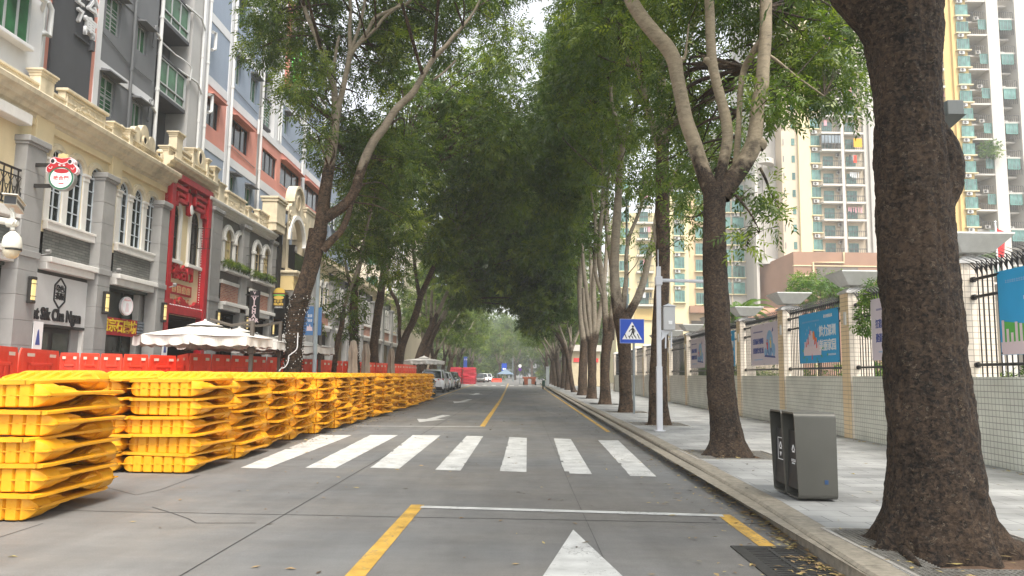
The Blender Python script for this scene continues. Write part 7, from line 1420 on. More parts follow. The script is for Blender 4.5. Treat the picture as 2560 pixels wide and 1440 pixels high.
for (s, u, z, sc_) in (('寓', 24.2, 12.7, .72), ('公', 24.25, 13.55, .72), ('Z', 23.55, 13.45, .62), ('7', 23.6, 12.85, .62)): text(s, sc_, TWH, G1, T, u, z, .2, 'character', ext=.05, bold=.014)
b = MB(T); b.box(24.35, 24.5, 12.05, 12.4, .1, .25); b.box(23.5, 24.45, 12.2, 12.25, .12, .18); b.build('sign_frame', TCH, G1)
# recess with bay windows
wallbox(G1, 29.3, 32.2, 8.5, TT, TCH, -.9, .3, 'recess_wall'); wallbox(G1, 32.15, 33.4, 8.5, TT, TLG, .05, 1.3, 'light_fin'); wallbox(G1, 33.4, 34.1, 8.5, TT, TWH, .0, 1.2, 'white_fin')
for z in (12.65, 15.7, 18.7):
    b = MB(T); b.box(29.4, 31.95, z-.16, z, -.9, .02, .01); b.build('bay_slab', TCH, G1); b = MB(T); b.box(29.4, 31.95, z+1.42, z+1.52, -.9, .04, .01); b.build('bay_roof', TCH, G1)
    frb_ = Fr(T.P(0, 0, -.05), (0, 1, 0), (1, 0, 0)); window(G1, frb_, 29.45, 31.85, z, z+1.42, 3, 1, fm=LFR, gm=GGL, w=0, bar=.07, fw=.07, name='bay_window')
    b = MB(frb_); b.box(29.45, 31.85, z+.36, z+.42, 0, .07); b.build('transom', LFR, G1)
    b = MB(T); b.box(31.82, 31.88, z, z+1.42, -.9, .03); b.build('bay_side', LFR, G1)
pipe(G1, [(33.05, 8.6, .15), (33.05, TT, .15)], .06); pipe(G1, [(33.75, 8.6, .12), (33.75, TT, .12)], .07)
for z in (14.2, 17.2): pipe(G1, [(29.4, z, -.3), (32.6, z-.05, .2), (33.1, z-.4, .2)], .045, PIPE, False); pipe(G1, [(33.9, z-.1, .2), (34.2, z, .22), (34.2, z-.8, .22), (33.9, z-.95, .2)], .08, PIPE, False)
b = MB(); b.tube([T.P(29.4, 14.75, -.1)]+[T.P(31.0+.95*math.sin(a), 14.75-.25*(1-math.cos(a))*1, -.1+.3*math.sin(a)) for a in np.linspace(0, 1.57, 6)]+[T.P(31.95, 14.0, .15)], .03, 6); b.build('drain_hose', PIPE, G1)
# white block at the left edge
W1 = bld('apartment_tower', 'white rendered tower block at the left edge with white drain pipes', 19, -14.6)
wallbox(W1, 14, 20.9, 8.5, TT, TWH, .8, 2, 'wall'); wallbox(W1, 20.9, 22.15, 8.5, TT, TWH, .1, 1.2, 'side_strip')
fw_ = Fr(T.P(0, 0, .8), (0, 1, 0), (1, 0, 0))
for z in (10.3, 13.3): window(W1, fw_, 18.6, 20.1, z, z+1.45, 3, 1, fm=LFR, gm=GGL, w=.12, name='window', bar=.06); b = MB(fw_); b.box(18.4, 20.2, z+1.45, z+1.6, 0, .4, .02); b.box(18.4, 20.2, z-.12, z, 0, .3, .02); b.build('window_hood', TWH, W1)
b = MB(); b.tube([T.P(17, 11.95, 1.0), T.P(20.6, 11.85, 1.0), T.P(21.0, 11.6, .6), T.P(21.3, 11.1, .3), T.P(21.3, 8.6, .3)], .075, 8); b.tube([T.P(21.3, 11.2, .3), T.P(21.75, 11.45, .3), T.P(22.0, 11.45, .3), T.P(22.0, 12.3, .3), T.P(21.8, 12.45, .3)], .085, 8); b.tube([T.P(21.75, 8.6, .25), T.P(21.75, TT, .25)], .05, 8); b.build('pipe', PIPE, W1, smooth=50)
# blue-grey and salmon tower
S1 = bld('apartment_tower', 'blue-grey and salmon apartment tower with white bands and drain pipes', 42, -14.6)
def segm(u0, u1, kind):
    nonlocal_ops = {}
    for f in range(-1, 4):
        z0 = 12.1+3.05*f; zt = z0+2.62; ops = []; m = TG2
        if f == 0: m = SAL
        if kind == 'a':
            ops = [(u0+.05, u0+1.55, z0+.75, z0+2.1, False)] if f == 0 else []
        if kind == 'b': ops = [(u0+.15, u0+2.75, z0+.7, z0+2.1, False)] if f == 0 else [(u0+.45, u0+1.15, z0+.9, z0+2.25, False), (u0+2.6, u0+3.6, z0+.8, z0+2.2, False)]
        if kind == 'c': ops = [(u0+.15, u1-.2, z0+.7, z0+2.1, False)] if f == 0 else [(u0+.5, u0+1.3, z0+.9, z0+2.2, False)]
        if z0 < 8.9: ops = [(a, b_, max(c, 9.6), d, e) for a, b_, c, d, e in ops]
        b = MB(T); b.holed(u0, u1, max(z0, 8.6), zt, ops, 0, .18); b.build('wall', m, S1); b = MB(T); b.box(u0, u1, zt, zt+.43, -.25, .03); b.build('white_band', TWH, S1)
        for (a, b_, c, d, e) in ops:
            window(S1, T, a, b_, c, d, 3 if b_-a > 1.6 else 2, 1, fm=(TCH if f == 0 else LFR), gm=(DGL if f == 0 else GGL), w=-.15, bar=.05, fw=.05)
            hood(S1, a-.1, b_+.12, d+.05, SAL if f == 0 else TG)
        if kind != 'a' and f >= 0: pipe(S1, [(u0+.1, z0+.55, .04), (u1-.3, z0+.4, .04)], .016, PIPG, False); pipe(S1, [(u1-.35, z0+2.3, .15), (u1-.35, z0+3.1, .15), (u1-.15, z0+3.1, .15)], .07, PIPE, False)
segm(34.1, 36.45, 'a'); segm(36.95, 41.0, 'b')
wallbox(S1, 36.45, 36.95, 8.5, TT, TWH, .05, 1, 'white_fin'); pipe(S1, [(36.75, 8.6, .14), (36.75, TT, .14)], .075); pipe(S1, [(41.15, 8.6, .14), (41.15, TT, .14)], .075)
wallbox(S1, 41.0, 41.4, 8.5, TT, TLG, .0, 1, 'fin')
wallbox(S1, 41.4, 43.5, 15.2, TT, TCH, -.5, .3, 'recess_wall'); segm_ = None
for z in (15.4, 18.4, 21.4): window(S1, Fr(T.P(0, 0, -.1), (0, 1, 0), (1, 0, 0)), 41.6, 43.0, z, z+1.5, 2, 1, fm=LFR, gm=GGL, w=0, name='bay_window', bar=.06); b = MB(T); b.box(41.5, 43.1, z-.14, z, -.5, .0); b.build('bay_slab', TCH, S1); b = MB(T); b.box(41.5, 43.1, z+1.5, z+1.6, -.5, .0); b.build('bay_roof', TCH, S1); b = MB(T); [b.tube([T.P(41.65, z+.3+k*.16, -.04), T.P(42.95, z+.3+k*.16, -.04)], .012, 4) for k in range(7)]; b.build('window_bars', TWH, S1)
b = MB(T); b.holed(41.4, 45.0, 8.6, 11.6, [], .05, .1); b.build('wall', TG2, S1)
b = MB(T); b.holed(41.4, 45.0, 12.1, 14.6, [(41.75, 44.3, 12.7, 14.0, False)], .05, .18); b.build('wall', SAL, S1); window(S1, T, 41.75, 44.3, 12.7, 14.0, 3, 1, fm=TCH, gm=DGL, w=-.1, bar=.05); b = MB(T); b.box(41.4, 45, 11.6, 12.1, -.2, .08); b.build('white_band', TWH, S1); b = MB(T); b.box(41.4, 45.0, 14.6, 14.95, -.3, .12); b.build('white_band', TWH, S1)
wallbox(S1, 43.5, 45.0, 15.0, TT, TWH, .05, 1.2, 'white_fin'); pipe(S1, [(44.1, 15.1, .14), (44.1, TT, .14)], .05); pipe(S1, [(44.5, 15.1, .14), (44.5, TT, .14)], .05)
segm(45.0, 49.5, 'c'); wallbox(S1, 45.05, 47.7, 18.9, 24.4, SAL, .25, .4, 'salmon_frame'); wallbox(S1, 45.3, 47.45, 19.3, 24.0, mat('brown_sign_panel', (.17, .14, .125), .7), .3, .3, 'sign_panel')
b = MB(T); GLW = mat('green_neon_tube', (.15, .5, .1), .4, emit=((.2, .9, .15), .5)); pts = [T.P(46.35+1.0*math.sin(a)*(.8+.15*math.sin(9*a)), 20.9+1.6*math.cos(a)*(.9+.12*math.sin(9*a)), .36) for a in np.linspace(.5, 5.8, 60)]; b.tube(pts, .05, 5); b.build('green_neon_outline', GLW, S1)
wallbox(S1, 49.5, 50.1, 8.5, TT, TWH, .08, 1, 'white_fin'); segm(50.1, 54.5, 'c'); wallbox(S1, 54.5, 55, 8.5, TT, TWH, .08, 1, 'white_fin')
for (u0, u1) in ((55, 58), (58, 61)): window(S1, T, u0+.5, u1-.4, 12.5, 14.4, 1, 4, fm=TWH, gm=GGL, w=.02)
wallbox(S1, 55, 66, 8.5, 22, TG2, -.2, 1, 'wall')
# cream building beyond the arcade
C1 = bld('cream_block', 'tall pale cream block with vertical ribs seen beyond the arcade', 95, -14)
fr = Fr((-13.2, 0, 0), (0, 1, 0), (1, 0, 0)); fy = Fr((0, 85.5, 0), (1, 0, 0), (0, -1, 0))
b = MB(fy); b.box(-22, -13.2, .1, 21, -30, 0); b.build('wall', mat('pale_cream_wall', (.55, .48, .36), .8, var=.08, vs=.5, dirt=.15), C1)
b = MB(fy)
for k in range(7): b.box(-14.9+k*.28, -14.78+k*.28, 7, 21, 0, .2)
b.box(-22, -13, 4.4, 4.9, 0, .4); b.box(-22, -13, 6.4, 6.7, 0, .4); b.build('ribs', TWH, C1)
for z in (1.2, 7.6, 10.6, 13.6): window(C1, fy, -17.3, -16.0, z, z+1.6, 2, 2, fm=LFR, gm=GGL, w=.05)
b = MB(fy); b.box(-19, -13.3, .2, 3.8, 0.01, .06); b.build('shopfront', mat('bright_yellow_shopfront', (.6, .5, .25), .6, var=.3, vs=1), C1)
# ================================================================ residential towers on the right
random.seed(13)
PALE = mat('pale_tower_render', (.56, .47, .35), .8, var=.05, vs=.3, dirt=.1); PGREY = mat('grey_tower_render', (.42, .40, .37), .8, var=.05, vs=.3, dirt=.1); YELT = mat('yellow_tower_render', (.62, .44, .17), .8, var=.05, vs=.3, dirt=.08); LYEL = mat('light_yellow_render', (.66, .56, .34), .8); WHT = mat('white_tower_render', (.52, .49, .44), .8, var=.05, vs=.3, dirt=.12)
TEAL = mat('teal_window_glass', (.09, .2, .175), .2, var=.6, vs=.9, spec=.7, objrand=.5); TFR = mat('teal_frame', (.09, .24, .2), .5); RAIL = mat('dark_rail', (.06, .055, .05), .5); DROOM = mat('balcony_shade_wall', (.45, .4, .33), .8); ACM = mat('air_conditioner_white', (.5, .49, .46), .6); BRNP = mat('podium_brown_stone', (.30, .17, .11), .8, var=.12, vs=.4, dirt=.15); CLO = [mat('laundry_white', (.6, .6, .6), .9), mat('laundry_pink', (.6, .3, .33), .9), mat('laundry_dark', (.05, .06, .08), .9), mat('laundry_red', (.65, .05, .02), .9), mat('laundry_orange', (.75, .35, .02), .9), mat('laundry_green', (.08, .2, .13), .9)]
def TF(Y): return Fr((0, Y, 0), (1, 0, 0), (0, -1, 0))
def ux(px, Y, py=600): return PYp(px, py, Y).x
def uz(px, py, Y): return PYp(px, py, Y).z
def proto_window(par, fr, w_, h, u, z, fm=TFR, gm=TEAL, cols=3):
    f = window(par, fr, u, u+w_, z, z+h, cols, 1, fm=fm, gm=gm, w=.25, bar=.07, fw=.09); b = MB(fr); b.box(u-.2, u+w_+.2, z-.2, z-.03, 0, .6); b.build('sill', LYEL, f); return f
def copy_up(f, n, dz, parent, skip=()):
    out = []
    for k in range(1, n):
        if k in skip: continue
        c = f.copy(); COL.objects.link(c); c.parent = parent; c.location = f.location+Vector((0, 0, dz*k))
        for g in kids_cache[f.name]: d = g.copy(); COL.objects.link(d); d.parent = c
        out.append(c)
    return out
kids_cache = {}
def column(par, fr, u, w_, h, z, n, dz=3., **k):
    f = proto_window(par, fr, w_, h, u, z, **k); kids_cache[f.name] = kids(f); copy_up(f, n, dz, par); return f
def acs(par, fr, u, z, n, dz=3., two=True):
    b = MB(fr); b.box(u, u+.9, z, z+.6, .1, .5, .03); o = b.build('air_conditioner', ACM, par); b = MB(fr); b.disc(u+.33, z+.3, .22, .5, .52, 14); b.build('fan', RAIL, o); kids_cache[o.name] = kids(o); copy_up(o, n, dz, par)
def balconies(par, fr, u0, u1, z, n, dz, out=1.5, wet=True, sd_=1, fm=TFR):
    rs = random.Random(sd_)
    b = MB(fr); b.add([fr.P(u0, z-.32, 0), fr.P(u1, z-.32, 0), fr.P(u1, z-.32, out), fr.P(u0+.5, z-.32, out), fr.P(u0, z-.32, out-.5)], [(0, 1, 2, 3, 4)]); 
    b.prism([(u0, z-.35), (u1, z-.35), (u1, z), (u0, z)], 0, out); o = b.build('balcony', WHT, par)
    b = MB(fr)
    for zz in (z+1.0, z+.85, z+.12): b.box(u0+.05, u1-.05, zz, zz+.06, out-.1, out-.05)
    k = u0+.1
    while k < u1: b.box(k, k+.045, z, z+1.05, out-.1, out-.05); k += .32
    b.build('railing', RAIL, o); kids_cache[o.name] = kids(o); copy_up(o, n, dz, par)
    f = window(par, fr, u0+.7, u0+.7+min(2.2, (u1-u0)*.5), z+.02, z+2.1, 2, 1, fm=fm, gm=TEAL, w=.03, bar=.1, fw=.1, name='balcony_door'); kids_cache[f.name] = kids(f); copy_up(f, n, dz, par)
    for i in range(n):
        r = rs.random()
        if r < .62:
            m = CLO[rs.choice([0, 0, 1, 2, 2, 5])]; b = MB(fr); k = u0+.4+rs.random()
            while k < u1-.6 and rs.random() < .9: ww = rs.uniform(.14, .32); b.quad(fr.P(k, z+dz*i+2.2, out-.45), fr.P(k+ww, z+dz*i+2.2, out-.45), fr.P(k+ww*.9, z+dz*i+rs.uniform(1.1, 1.5), out-.45), fr.P(k+ww*.1, z+dz*i+rs.uniform(1.1, 1.5), out-.45)); k += ww+rs.uniform(.03, .25)
            if b.v: b.build('laundry', m, par)
            if rs.random() < .6:
                b = MB(fr); k = u0+.6+rs.random()*2; b.quad(fr.P(k, z+dz*i+2.2, out-.4), fr.P(k+.5, z+dz*i+2.2, out-.4), fr.P(k+.5, z+dz*i+1.2, out-.4), fr.P(k, z+dz*i+1.2, out-.4)); b.build('laundry', CLO[rs.choice([0, 1, 3])], par)
Y = 128.
# tower A: cream tower with paired balconies, on a brown podium
TA = thing('residential_tower', 'cream residential tower with stacked white balconies above the brown podium', 'building', (ux(2080, Y), Y, 0)); fr = TF(Y)
X = lambda p: ux(p, Y, 560); zp0 = uz(2040, 640, Y); N_ = 19; top = zp0+N_*3.0
b = MB(fr); b.box(X(1960), X(2000), zp0-1, top+2, -14, -.3); b.build('side_wing', PALE, TA)
b = MB(fr); b.box(X(2000), X(2030), zp0-1, top+2, -14, .35); b.build('light_strip', LYEL, TA)
b = MB(fr); b.box(X(2030), X(2163), zp0-1, top+2, -14, 0); b.build('wall', PALE, TA)
b = MB(fr); b.box(X(2163), X(2196), zp0-1, top+2, -14, .2); b.box(X(2100), X(2107), zp0, top, 0, 1.55); b.build('grey_fin', WHT, TA)
b = MB(fr); b.box(X(2176), X(2182), zp0-1, top+2, .2, .7); b.box(X(2163), X(2165), zp0-1, top+2, .2, .6); b.build('ribs', PGREY, TA)
b = MB(fr); b.box(X(1897), X(1960), -1, top-4, -16, -3.4); b.build('stair_shaft', PGREY, TA); b = MB(fr); b.box(X(1897), X(1904), 0, top-4, -3.4, -1.6); b.box(X(1925), X(1927), 0, top-4, -3.4, -3.1); b.build('shaft_pipes', WHT, TA)
for pyy in (652, 398, 150):
    z = uz(1930, pyy, Y); b = MB(fr); x0, x1 = X(1902), X(1953); b.add([fr.P(lerp(x0, x1, k/12), zz, -3.4+3.2*math.sin(math.pi*min(1, k/12*.85+.15))**.5) for zz in (z-.45, z+.45) for k in range(13)]+[fr.P(x0, z-.45, -3.4), fr.P(x1, z-.45, -3.4), fr.P(x1, z+.45, -3.4), fr.P(x0, z+.45, -3.4)], [(k, k+1, 14+k, 13+k) for k in range(12)]+[tuple(range(13))+(27-0-0,)*0, tuple(range(13, 26))]); b.build('curved_link_slab', WHT, TA)
column(TA, fr, X(2031), X(2046)-X(2031)+.5, 1.75, zp0+1.0, N_); column(TA, fr, X(1987)-.2, .95, 1.3, zp0+1.1, N_, cols=1, fm=WHT) if False else None
fs = Fr(fr.P(0, 0, -.3), (1, 0, 0), (0, -1, 0)); f = window(TA, fs, X(1985), X(1993), zp0+1.2, zp0+2.4, 1, 2, fm=TFR, gm=TEAL, w=.03); kids_cache[f.name] = kids(f); copy_up(f, N_, 3., TA)
f = window(TA, fs, X(1963), X(1966), zp0+1.2, zp0+2.4, 1, 1, fm=WHT, gm=DGL, w=.03); kids_cache[f.name] = kids(f); copy_up(f, N_, 3., TA)
acs(TA, fr, X(2034), zp0+.05, N_); 
balconies(TA, fr, X(2052), X(2102), zp0+.1, N_, 3., 1.5, sd_=5); balconies(TA, fr, X(2110), X(2158), zp0+.1, N_, 3., 1.3, sd_=6); acs(TA, fr, X(2093), zp0+2.0, 12)
b = MB(fr); z = zp0+.1+3*6; b.quad(fr.P(X(2133), z+1.9, 1.35), fr.P(X(2154), z+1.9, 1.35), fr.P(X(2154), z+.4, 1.35), fr.P(X(2133), z+.4, 1.35)); b.build('orange_sheet', CLO[4], TA); z -= 3; b = MB(fr); b.quad(fr.P(X(2131), z+2., 1.35), fr.P(X(2139), z+2., 1.35), fr.P(X(2139), z+.7, 1.35), fr.P(X(2131), z+.7, 1.35)); b.build('red_coat', CLO[3], TA)
z = zp0+.1+18; b = MB(fr); b.box(X(2052), X(2102), z+1.0, z+2.4, 1.38, 1.44); b.build('enclosed_balcony_glass', mat('grey_blue_glass', (.2, .24, .27), .2, var=.4, vs=1), TA); b = MB(fr); [b.box(lerp(X(2052), X(2102), k/6)-.05, lerp(X(2052), X(2102), k/6)+.05, z, z+2.45, 1.42, 1.5) for k in range(7)]; b.build('enclosure_frame', RAIL, TA)
# podium
PD = thing('podium_building', 'brown stone podium block with pale string lines under the cream tower', 'building', (X(2050), Y-6, 0)); f6 = TF(Y-6); X6 = lambda p: ux(p, Y-6, 700); zt = uz(2040, 630, Y-6)
b = MB(f6); b.box(X6(1985), X6(2200), 0, zt, -12, 0); b.add([f6.P(X6(1985), 0, 0), f6.P(X6(1985), zt, 0), f6.P(X6(1934), zt-1.5, -12), f6.P(X6(1934), 0, -12)], [(0, 1, 2, 3)]); b.build('wall', BRNP, PD)
b = MB(f6)
for k in range(4): z = uz(2000, 664+k*25, Y-6); b.box(X6(1985), X6(2200) if k == 0 else X6(2030), z-.08, z+.08, -.02, .12); b.add([f6.P(X6(1985), z-.08, .02), f6.P(X6(1985), z+.08, .02), f6.P(X6(1938), z+.08-.9, -11.9), f6.P(X6(1938), z-.08-.9, -11.9)], [(0, 1, 2, 3)])
b.build('string_lines', LYEL, PD); b = MB(f6); z0, z1 = uz(2060, 740, Y-6), uz(2060, 668, Y-6); b.quad(f6.P(X6(2042), z0, .03), f6.P(X6(2146), z0, .03), f6.P(X6(2146), z1, .03), f6.P(X6(2042), z1, .03)); b.build('dark_opening', mat('podium_shade', (.13, .11, .09), .9), PD)
b = MB(f6); b.tube([f6.P(X6(2033), 0, .2), f6.P(X6(2033), uz(2033, 656, Y-6), .2), f6.P(X6(2110), uz(2110, 657, Y-6), .2), f6.P(X6(2110), zt, .2)], .15, 6); b.build('pipe', LYEL, PD)
# tower B (far right): yellow strip with teal windows, grey frame with deep terraces
Y = 124.; fr = TF(Y); TB = thing('residential_tower', 'tall tower at far right, yellow window strip beside grey deep terraces', 'building', (ux(2450, Y), Y, 0)); X = lambda p: ux(p, Y, 400)
b = MB(fr); b.box(X(2372), X(2432), 0, 70, -14, .0); b.build('yellow_wall', YELT, TB); b = MB(fr); b.box(X(2330), X(2372), 0, 70, -14, -1.2); b.build('side_wall', PALE, TB); b = MB(fr); b.box(X(2392), X(2430), 0, 70, 0, .45); b.build('yellow_bay', YELT, TB)
z0 = uz(2440, 590, Y)-1.6; f45 = Fr(fr.P(0, 0, .45), (1, 0, 0), (0, -1, 0))
column(TB, f45, X(2402), 2.0, 1.9, z0-6, 23); acs(TB, f45, X(2405), z0-6+2.15, 23); balconies(TB, Fr(fr.P(0, 0, -1.2), (1, 0, 0), (0, -1, 0)), X(2348), X(2372), z0-6, 22, 3., 1.3, sd_=8)
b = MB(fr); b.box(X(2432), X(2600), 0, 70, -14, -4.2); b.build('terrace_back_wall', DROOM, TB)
for p0, p1 in ((2484, 2514), (2556, 2585)): b = MB(fr); b.box(X(p0), X(p1), 0, 70, -4.2, .3); b.build('pier', WHT, TB)
k = 0
while z0-9+3*k < 67:
    z = z0-9+3*k
    for (pa, pb, w1) in ((2432, 2484, .2 if k % 2 else -1.4), (2514, 2556, -.2 if (k+1) % 2 else -1.6)): b = MB(fr); b.box(X(pa), X(pb), z-.3, z, -4.2, w1); b.build('terrace_slab', WHT, TB)
    k += 1
f2 = Fr(fr.P(0, 0, -1.3), (1, 0, 0), (0, -1, 0))
def many(par, fr_, u, w_, h, z, n, dz): f = window(par, fr_, u, u+w_, z, z+h, 3, 1, fm=TFR, gm=TEAL, w=1.3, bar=.07, fw=.09); kids_cache[f.name] = kids(f); copy_up(f, n, dz, par)
many(TB, f2, X(2464), 1.9, 1.7, z0-9+3.9, 10, 6.); many(TB, f2, X(2519), 2.0, 1.8, z0-9+3.8, 10, 6.)
for k in range(20):
    z = z0-9+3*k
    for (p0, p1) in ((2436, 2482), (2516, 2554)):
        b = MB(fr); b.box(X(p0), X(p1), z+1.0, z+1.06, -.1, -.04); q = X(p0)
        while q < X(p1): b.box(q, q+.05, z, z+1.0, -.1, -.05); q += .35
        b.build('railing', RAIL, TB)
acs(TB, f2, X(2462), z0-9+6.0, 10, 6.); acs(TB, f2, X(2520), z0-9+5.8, 10, 6.)
f = window(TB, Fr(fr.P(0, 0, -4.1), (1, 0, 0), (0, -1, 0)), X(2448), X(2454), z0-8, z0-6.4, 1, 1, fm=WHT, gm=DGL, w=0); kids_cache[f.name] = kids(f); copy_up(f, 17, 3., TB)
foliage('terrace_plants', [(X(2470)+rnd(-1.5, 1.5), Y-1, z0+15+rnd(0, 2), 1.0) for k in range(5)]+[(X(2450)+rnd(-1, 1), Y-1, z0-2+rnd(0, .8), .6) for k in range(3)], LEAF2, TB, per=60, leaf=.3, wid=.1, seed=3)
b = MB(fr)
for k in range(6): b.box(X(2434), X(2462), z0+17.4+k*.0, z0+17.5, -3+k*.5, -2.8+k*.5)
b.build('pergola', RAIL, TB)
# towers further left
Y = 134.; fr = TF(Y); X = lambda p: ux(p, Y, 700); TC = thing('residential_tower', 'yellow tower with teal windows seen between the right-hand trunks', 'building', (ux(1720, Y), Y, 0))
b = MB(fr); b.box(X(1676), X(1722), 0, uz(1700, 480, Y), -14, 0); b.build('yellow_wall', LYEL, TC); b = MB(fr); b.box(X(1722), X(1772), 0, uz(1700, 480, Y), -14, -.8); b.build('tan_wall', mat('tan_tower_render', (.6, .44, .27), .8), TC)
z0 = uz(1700, 755, Y); column(TC, fr, X(1686), 1.75, 2.0, z0, 8, 2.95); acs(TC, fr, X(1687), z0+2.15, 8, 2.95); column(TC, Fr(fr.P(0, 0, -.8), (1, 0, 0), (0, -1, 0)), X(1742), 1.4, 2.0, z0-.3, 8, 2.95)
b = MB(fr); b.box(X(1684), X(1706), 0, z0-3.8, .01, .1); b.box(X(1729), X(1765), 0, z0-3.2, -.7, -.6); b.build('ground_openings', mat('podium_shade', (.13, .11, .09), .9), TC); b = MB(fr); b.box(X(1722), X(1772), z0-1.9, z0-.7, -.8, .8); b.build('canopy', BRNP, TC)
TD = thing('residential_tower', 'off-white tower with teal windows behind the forked tree and palm', 'building', (ux(1860, Y), Y, 0))
X = lambda p: ux(p, Y+2, 650); fr = TF(Y+2)
b = MB(fr); b.box(X(1812), X(1885), 0, 48, -14, 0); b.build('wall', WHT, TD); b = MB(fr); b.box(X(1885), X(1899), 0, 44, -14, -2); b.box(X(1899), X(1936), 0, 50, -14, -4); b.build('grey_side', PGREY, TD)
b = MB(fr); b.box(X(1827), X(1830), 0, 48, 0, .3); b.build('pipes', PALE, TD); z0 = uz(1850, 735, Y+2)
column(TD, fr, X(1832), 2.0, 2.0, z0, 12, 2.95); column(TD, fr, X(1815), 1.0, 2.0, z0, 12, 2.95, cols=2); acs(TD, fr, X(1836), z0+2.15, 12, 2.95)
TE = thing('residential_tower', 'pale tower with balconies between the sign pole and pole camera', 'building', (ux(1600, Y), Y, 0)); fr = TF(Y+4); X = lambda p: ux(p, Y+4, 700)
b = MB(fr); b.box(X(1540), X(1676), 0, uz(1600, 520, Y), -12, 0); b.build('wall', LYEL, TE); balconies(TE, fr, X(1590), X(1632), uz(1600, 762, Y+4), 8, 3., 1.3, sd_=10); column(TE, fr, X(1548), 1.8, 1.8, uz(1600, 755, Y), 8, 3.); b = MB(fr); b.box(X(1586), X(1640), uz(1600, 800, Y+4), uz(1600, 772, Y+4), 0, .3); b.build('yellow_band', YELT, TE)
TGt = thing('gate_house', 'low tan gatehouse with red band behind the fence', 'building', (ux(1470, 100), 100, 0)); fr = TF(100.); X = lambda p: ux(p, 100, 900)
b = MB(fr); b.box(X(1430), X(1500), 0, 4.6, -6, 0); b.build('wall', mat('tan_tile_wall', (.5, .42, .28), .8, var=.1), TGt); b = MB(fr); b.box(X(1428), X(1502), 4.6, 5.4, -6, .6); b.build('roof_edge', WHT, TGt); b = MB(fr); b.box(X(1434), X(1496), 3.2, 3.7, 0, .1); b.build('red_band', REDP, TGt)
LP = thing('low_building', 'low salmon-roofed building behind the palm', 'building', (ux(1880, 90), 90, 0)); fr = TF(90.); X = lambda p: ux(p, 90, 800); b = MB(fr); b.box(X(1810), X(1945), 0, uz(1880, 775, 90), -8, 0); b.build('wall', PALE, LP); b = MB(fr); b.box(X(1808), X(1947), uz(1880, 795, 90), uz(1880, 770, 90), -8, .5); b.build('fascia', mat('salmon_fascia', (.55, .3, .2), .8), LP)
# ---- plants behind the fence
def bush(x, y, z, r, n, label, lm=LEAF, name='shrub', grp='shrubs behind the railings', leaf=.12, per=90):
    t = thing(name, label, 'shrub', (x, y, .12), 0, grp); rs = random.Random(int(x*91+y*7)); cl = [(x+rs.uniform(-r, r), y+rs.uniform(-r*1.6, r*1.6), z+rs.uniform(-.3, .3)*r, rs.uniform(.3, .5)*r/.8) for k in range(n)]; w = Wood()
    for c in cl[:5]: w.limb([[x, y, .1, .03, .3], [(x+c[0])/2, (y+c[1])/2, z*.6, .02, .3], [c[0], c[1], c[2], .01, .3]], n=5, sub=2)
    w.build('stems', BARK, t); foliage('leaves', cl, lm, t, per=per, leaf=leaf, wid=leaf*.33, seed=int(y*3), K=3, spray=.2)
for i, (y, zz, m) in enumerate(((11.0, 1.3, LEAF2), (15.2, 1.35, LEAF), (19.6, 1.55, LEAF2), (24.5, 1.5, LEAF), (29.5, 1.6, LEAF), (34.3, 1.75, LEAF), (39, 1.8, LEAF), (44, 1.8, LEAF))): bush(wallX(y)+1.35, y, zz, .6, 16, 'leafy shrub behind the railings, in the %s fence bay' % ordn[i], m, per=150)
t = thing('creeper', 'thin yellow-green creeper climbing the railings by the pale lilac banner', 'plant', (wallX(17.2), 17.2, 3), 0)
pts = [PYp(x, y, 17.0)[:] for x, y in ((2142, 790), (2150, 812), (2165, 822), (2160, 780), (2175, 740), (2178, 715))]; b = MB(); b.tube(pts[:3], .01, 4); b.tube([pts[3], pts[4], pts[5]], .01, 4); b.build('stem', BARK, t); foliage('leaves', [(*p, .16) for p in pts[1:]]+[(*PYp(2172, 745, 17)[:], .2)], LEAF2, t, per=900, leaf=.1, wid=.035, K=2, spray=.1, seed=4)
Y = 46; q = PYp(2040, 720, Y); t = thing('tree', 'small round bright green tree in front of the brown podium', 'tree', (q.x, Y, .12)); rs = random.Random(4); cl = RC(1985, 2110, 695, 760, 46, Y-1.4, Y+1.4, .35, .6, rs)+RC(2140, 2240, 700, 770, 30, Y-1.4, Y+1.4, .35, .6, rs); w = Wood(); w.limb([[q.x, Y, .1, .12, 0], [q.x+.1, Y, 3, .1, .2], [q.x, Y, 5, .05, .4]], n=8); twigs(w, cl[:40], [[q.x+.1, Y, 3.5, .08, 0]], seed=2, frac=.5); w.build('trunk', BARK, t); foliage('crown', cl, LEAF2, t, per=100, leaf=.16, wid=.07, seed=5, K=3)
Y = 42; q = PYp(1850, 775, Y); t = thing('palm_tree', 'feathery palm rising behind the fence beside the forked tree', 'tree', (q.x, Y, .12)); w = Wood(); c = PYp(1846, 790, Y); w.limb([[c.x, Y, .1, .16, .3], [c.x, Y, 2.5, .13, .3], [c.x, Y, c.z, .1, .5]], n=10); w.build('trunk', BARK, t)
b = MB(); rs = random.Random(8); vs = []; 
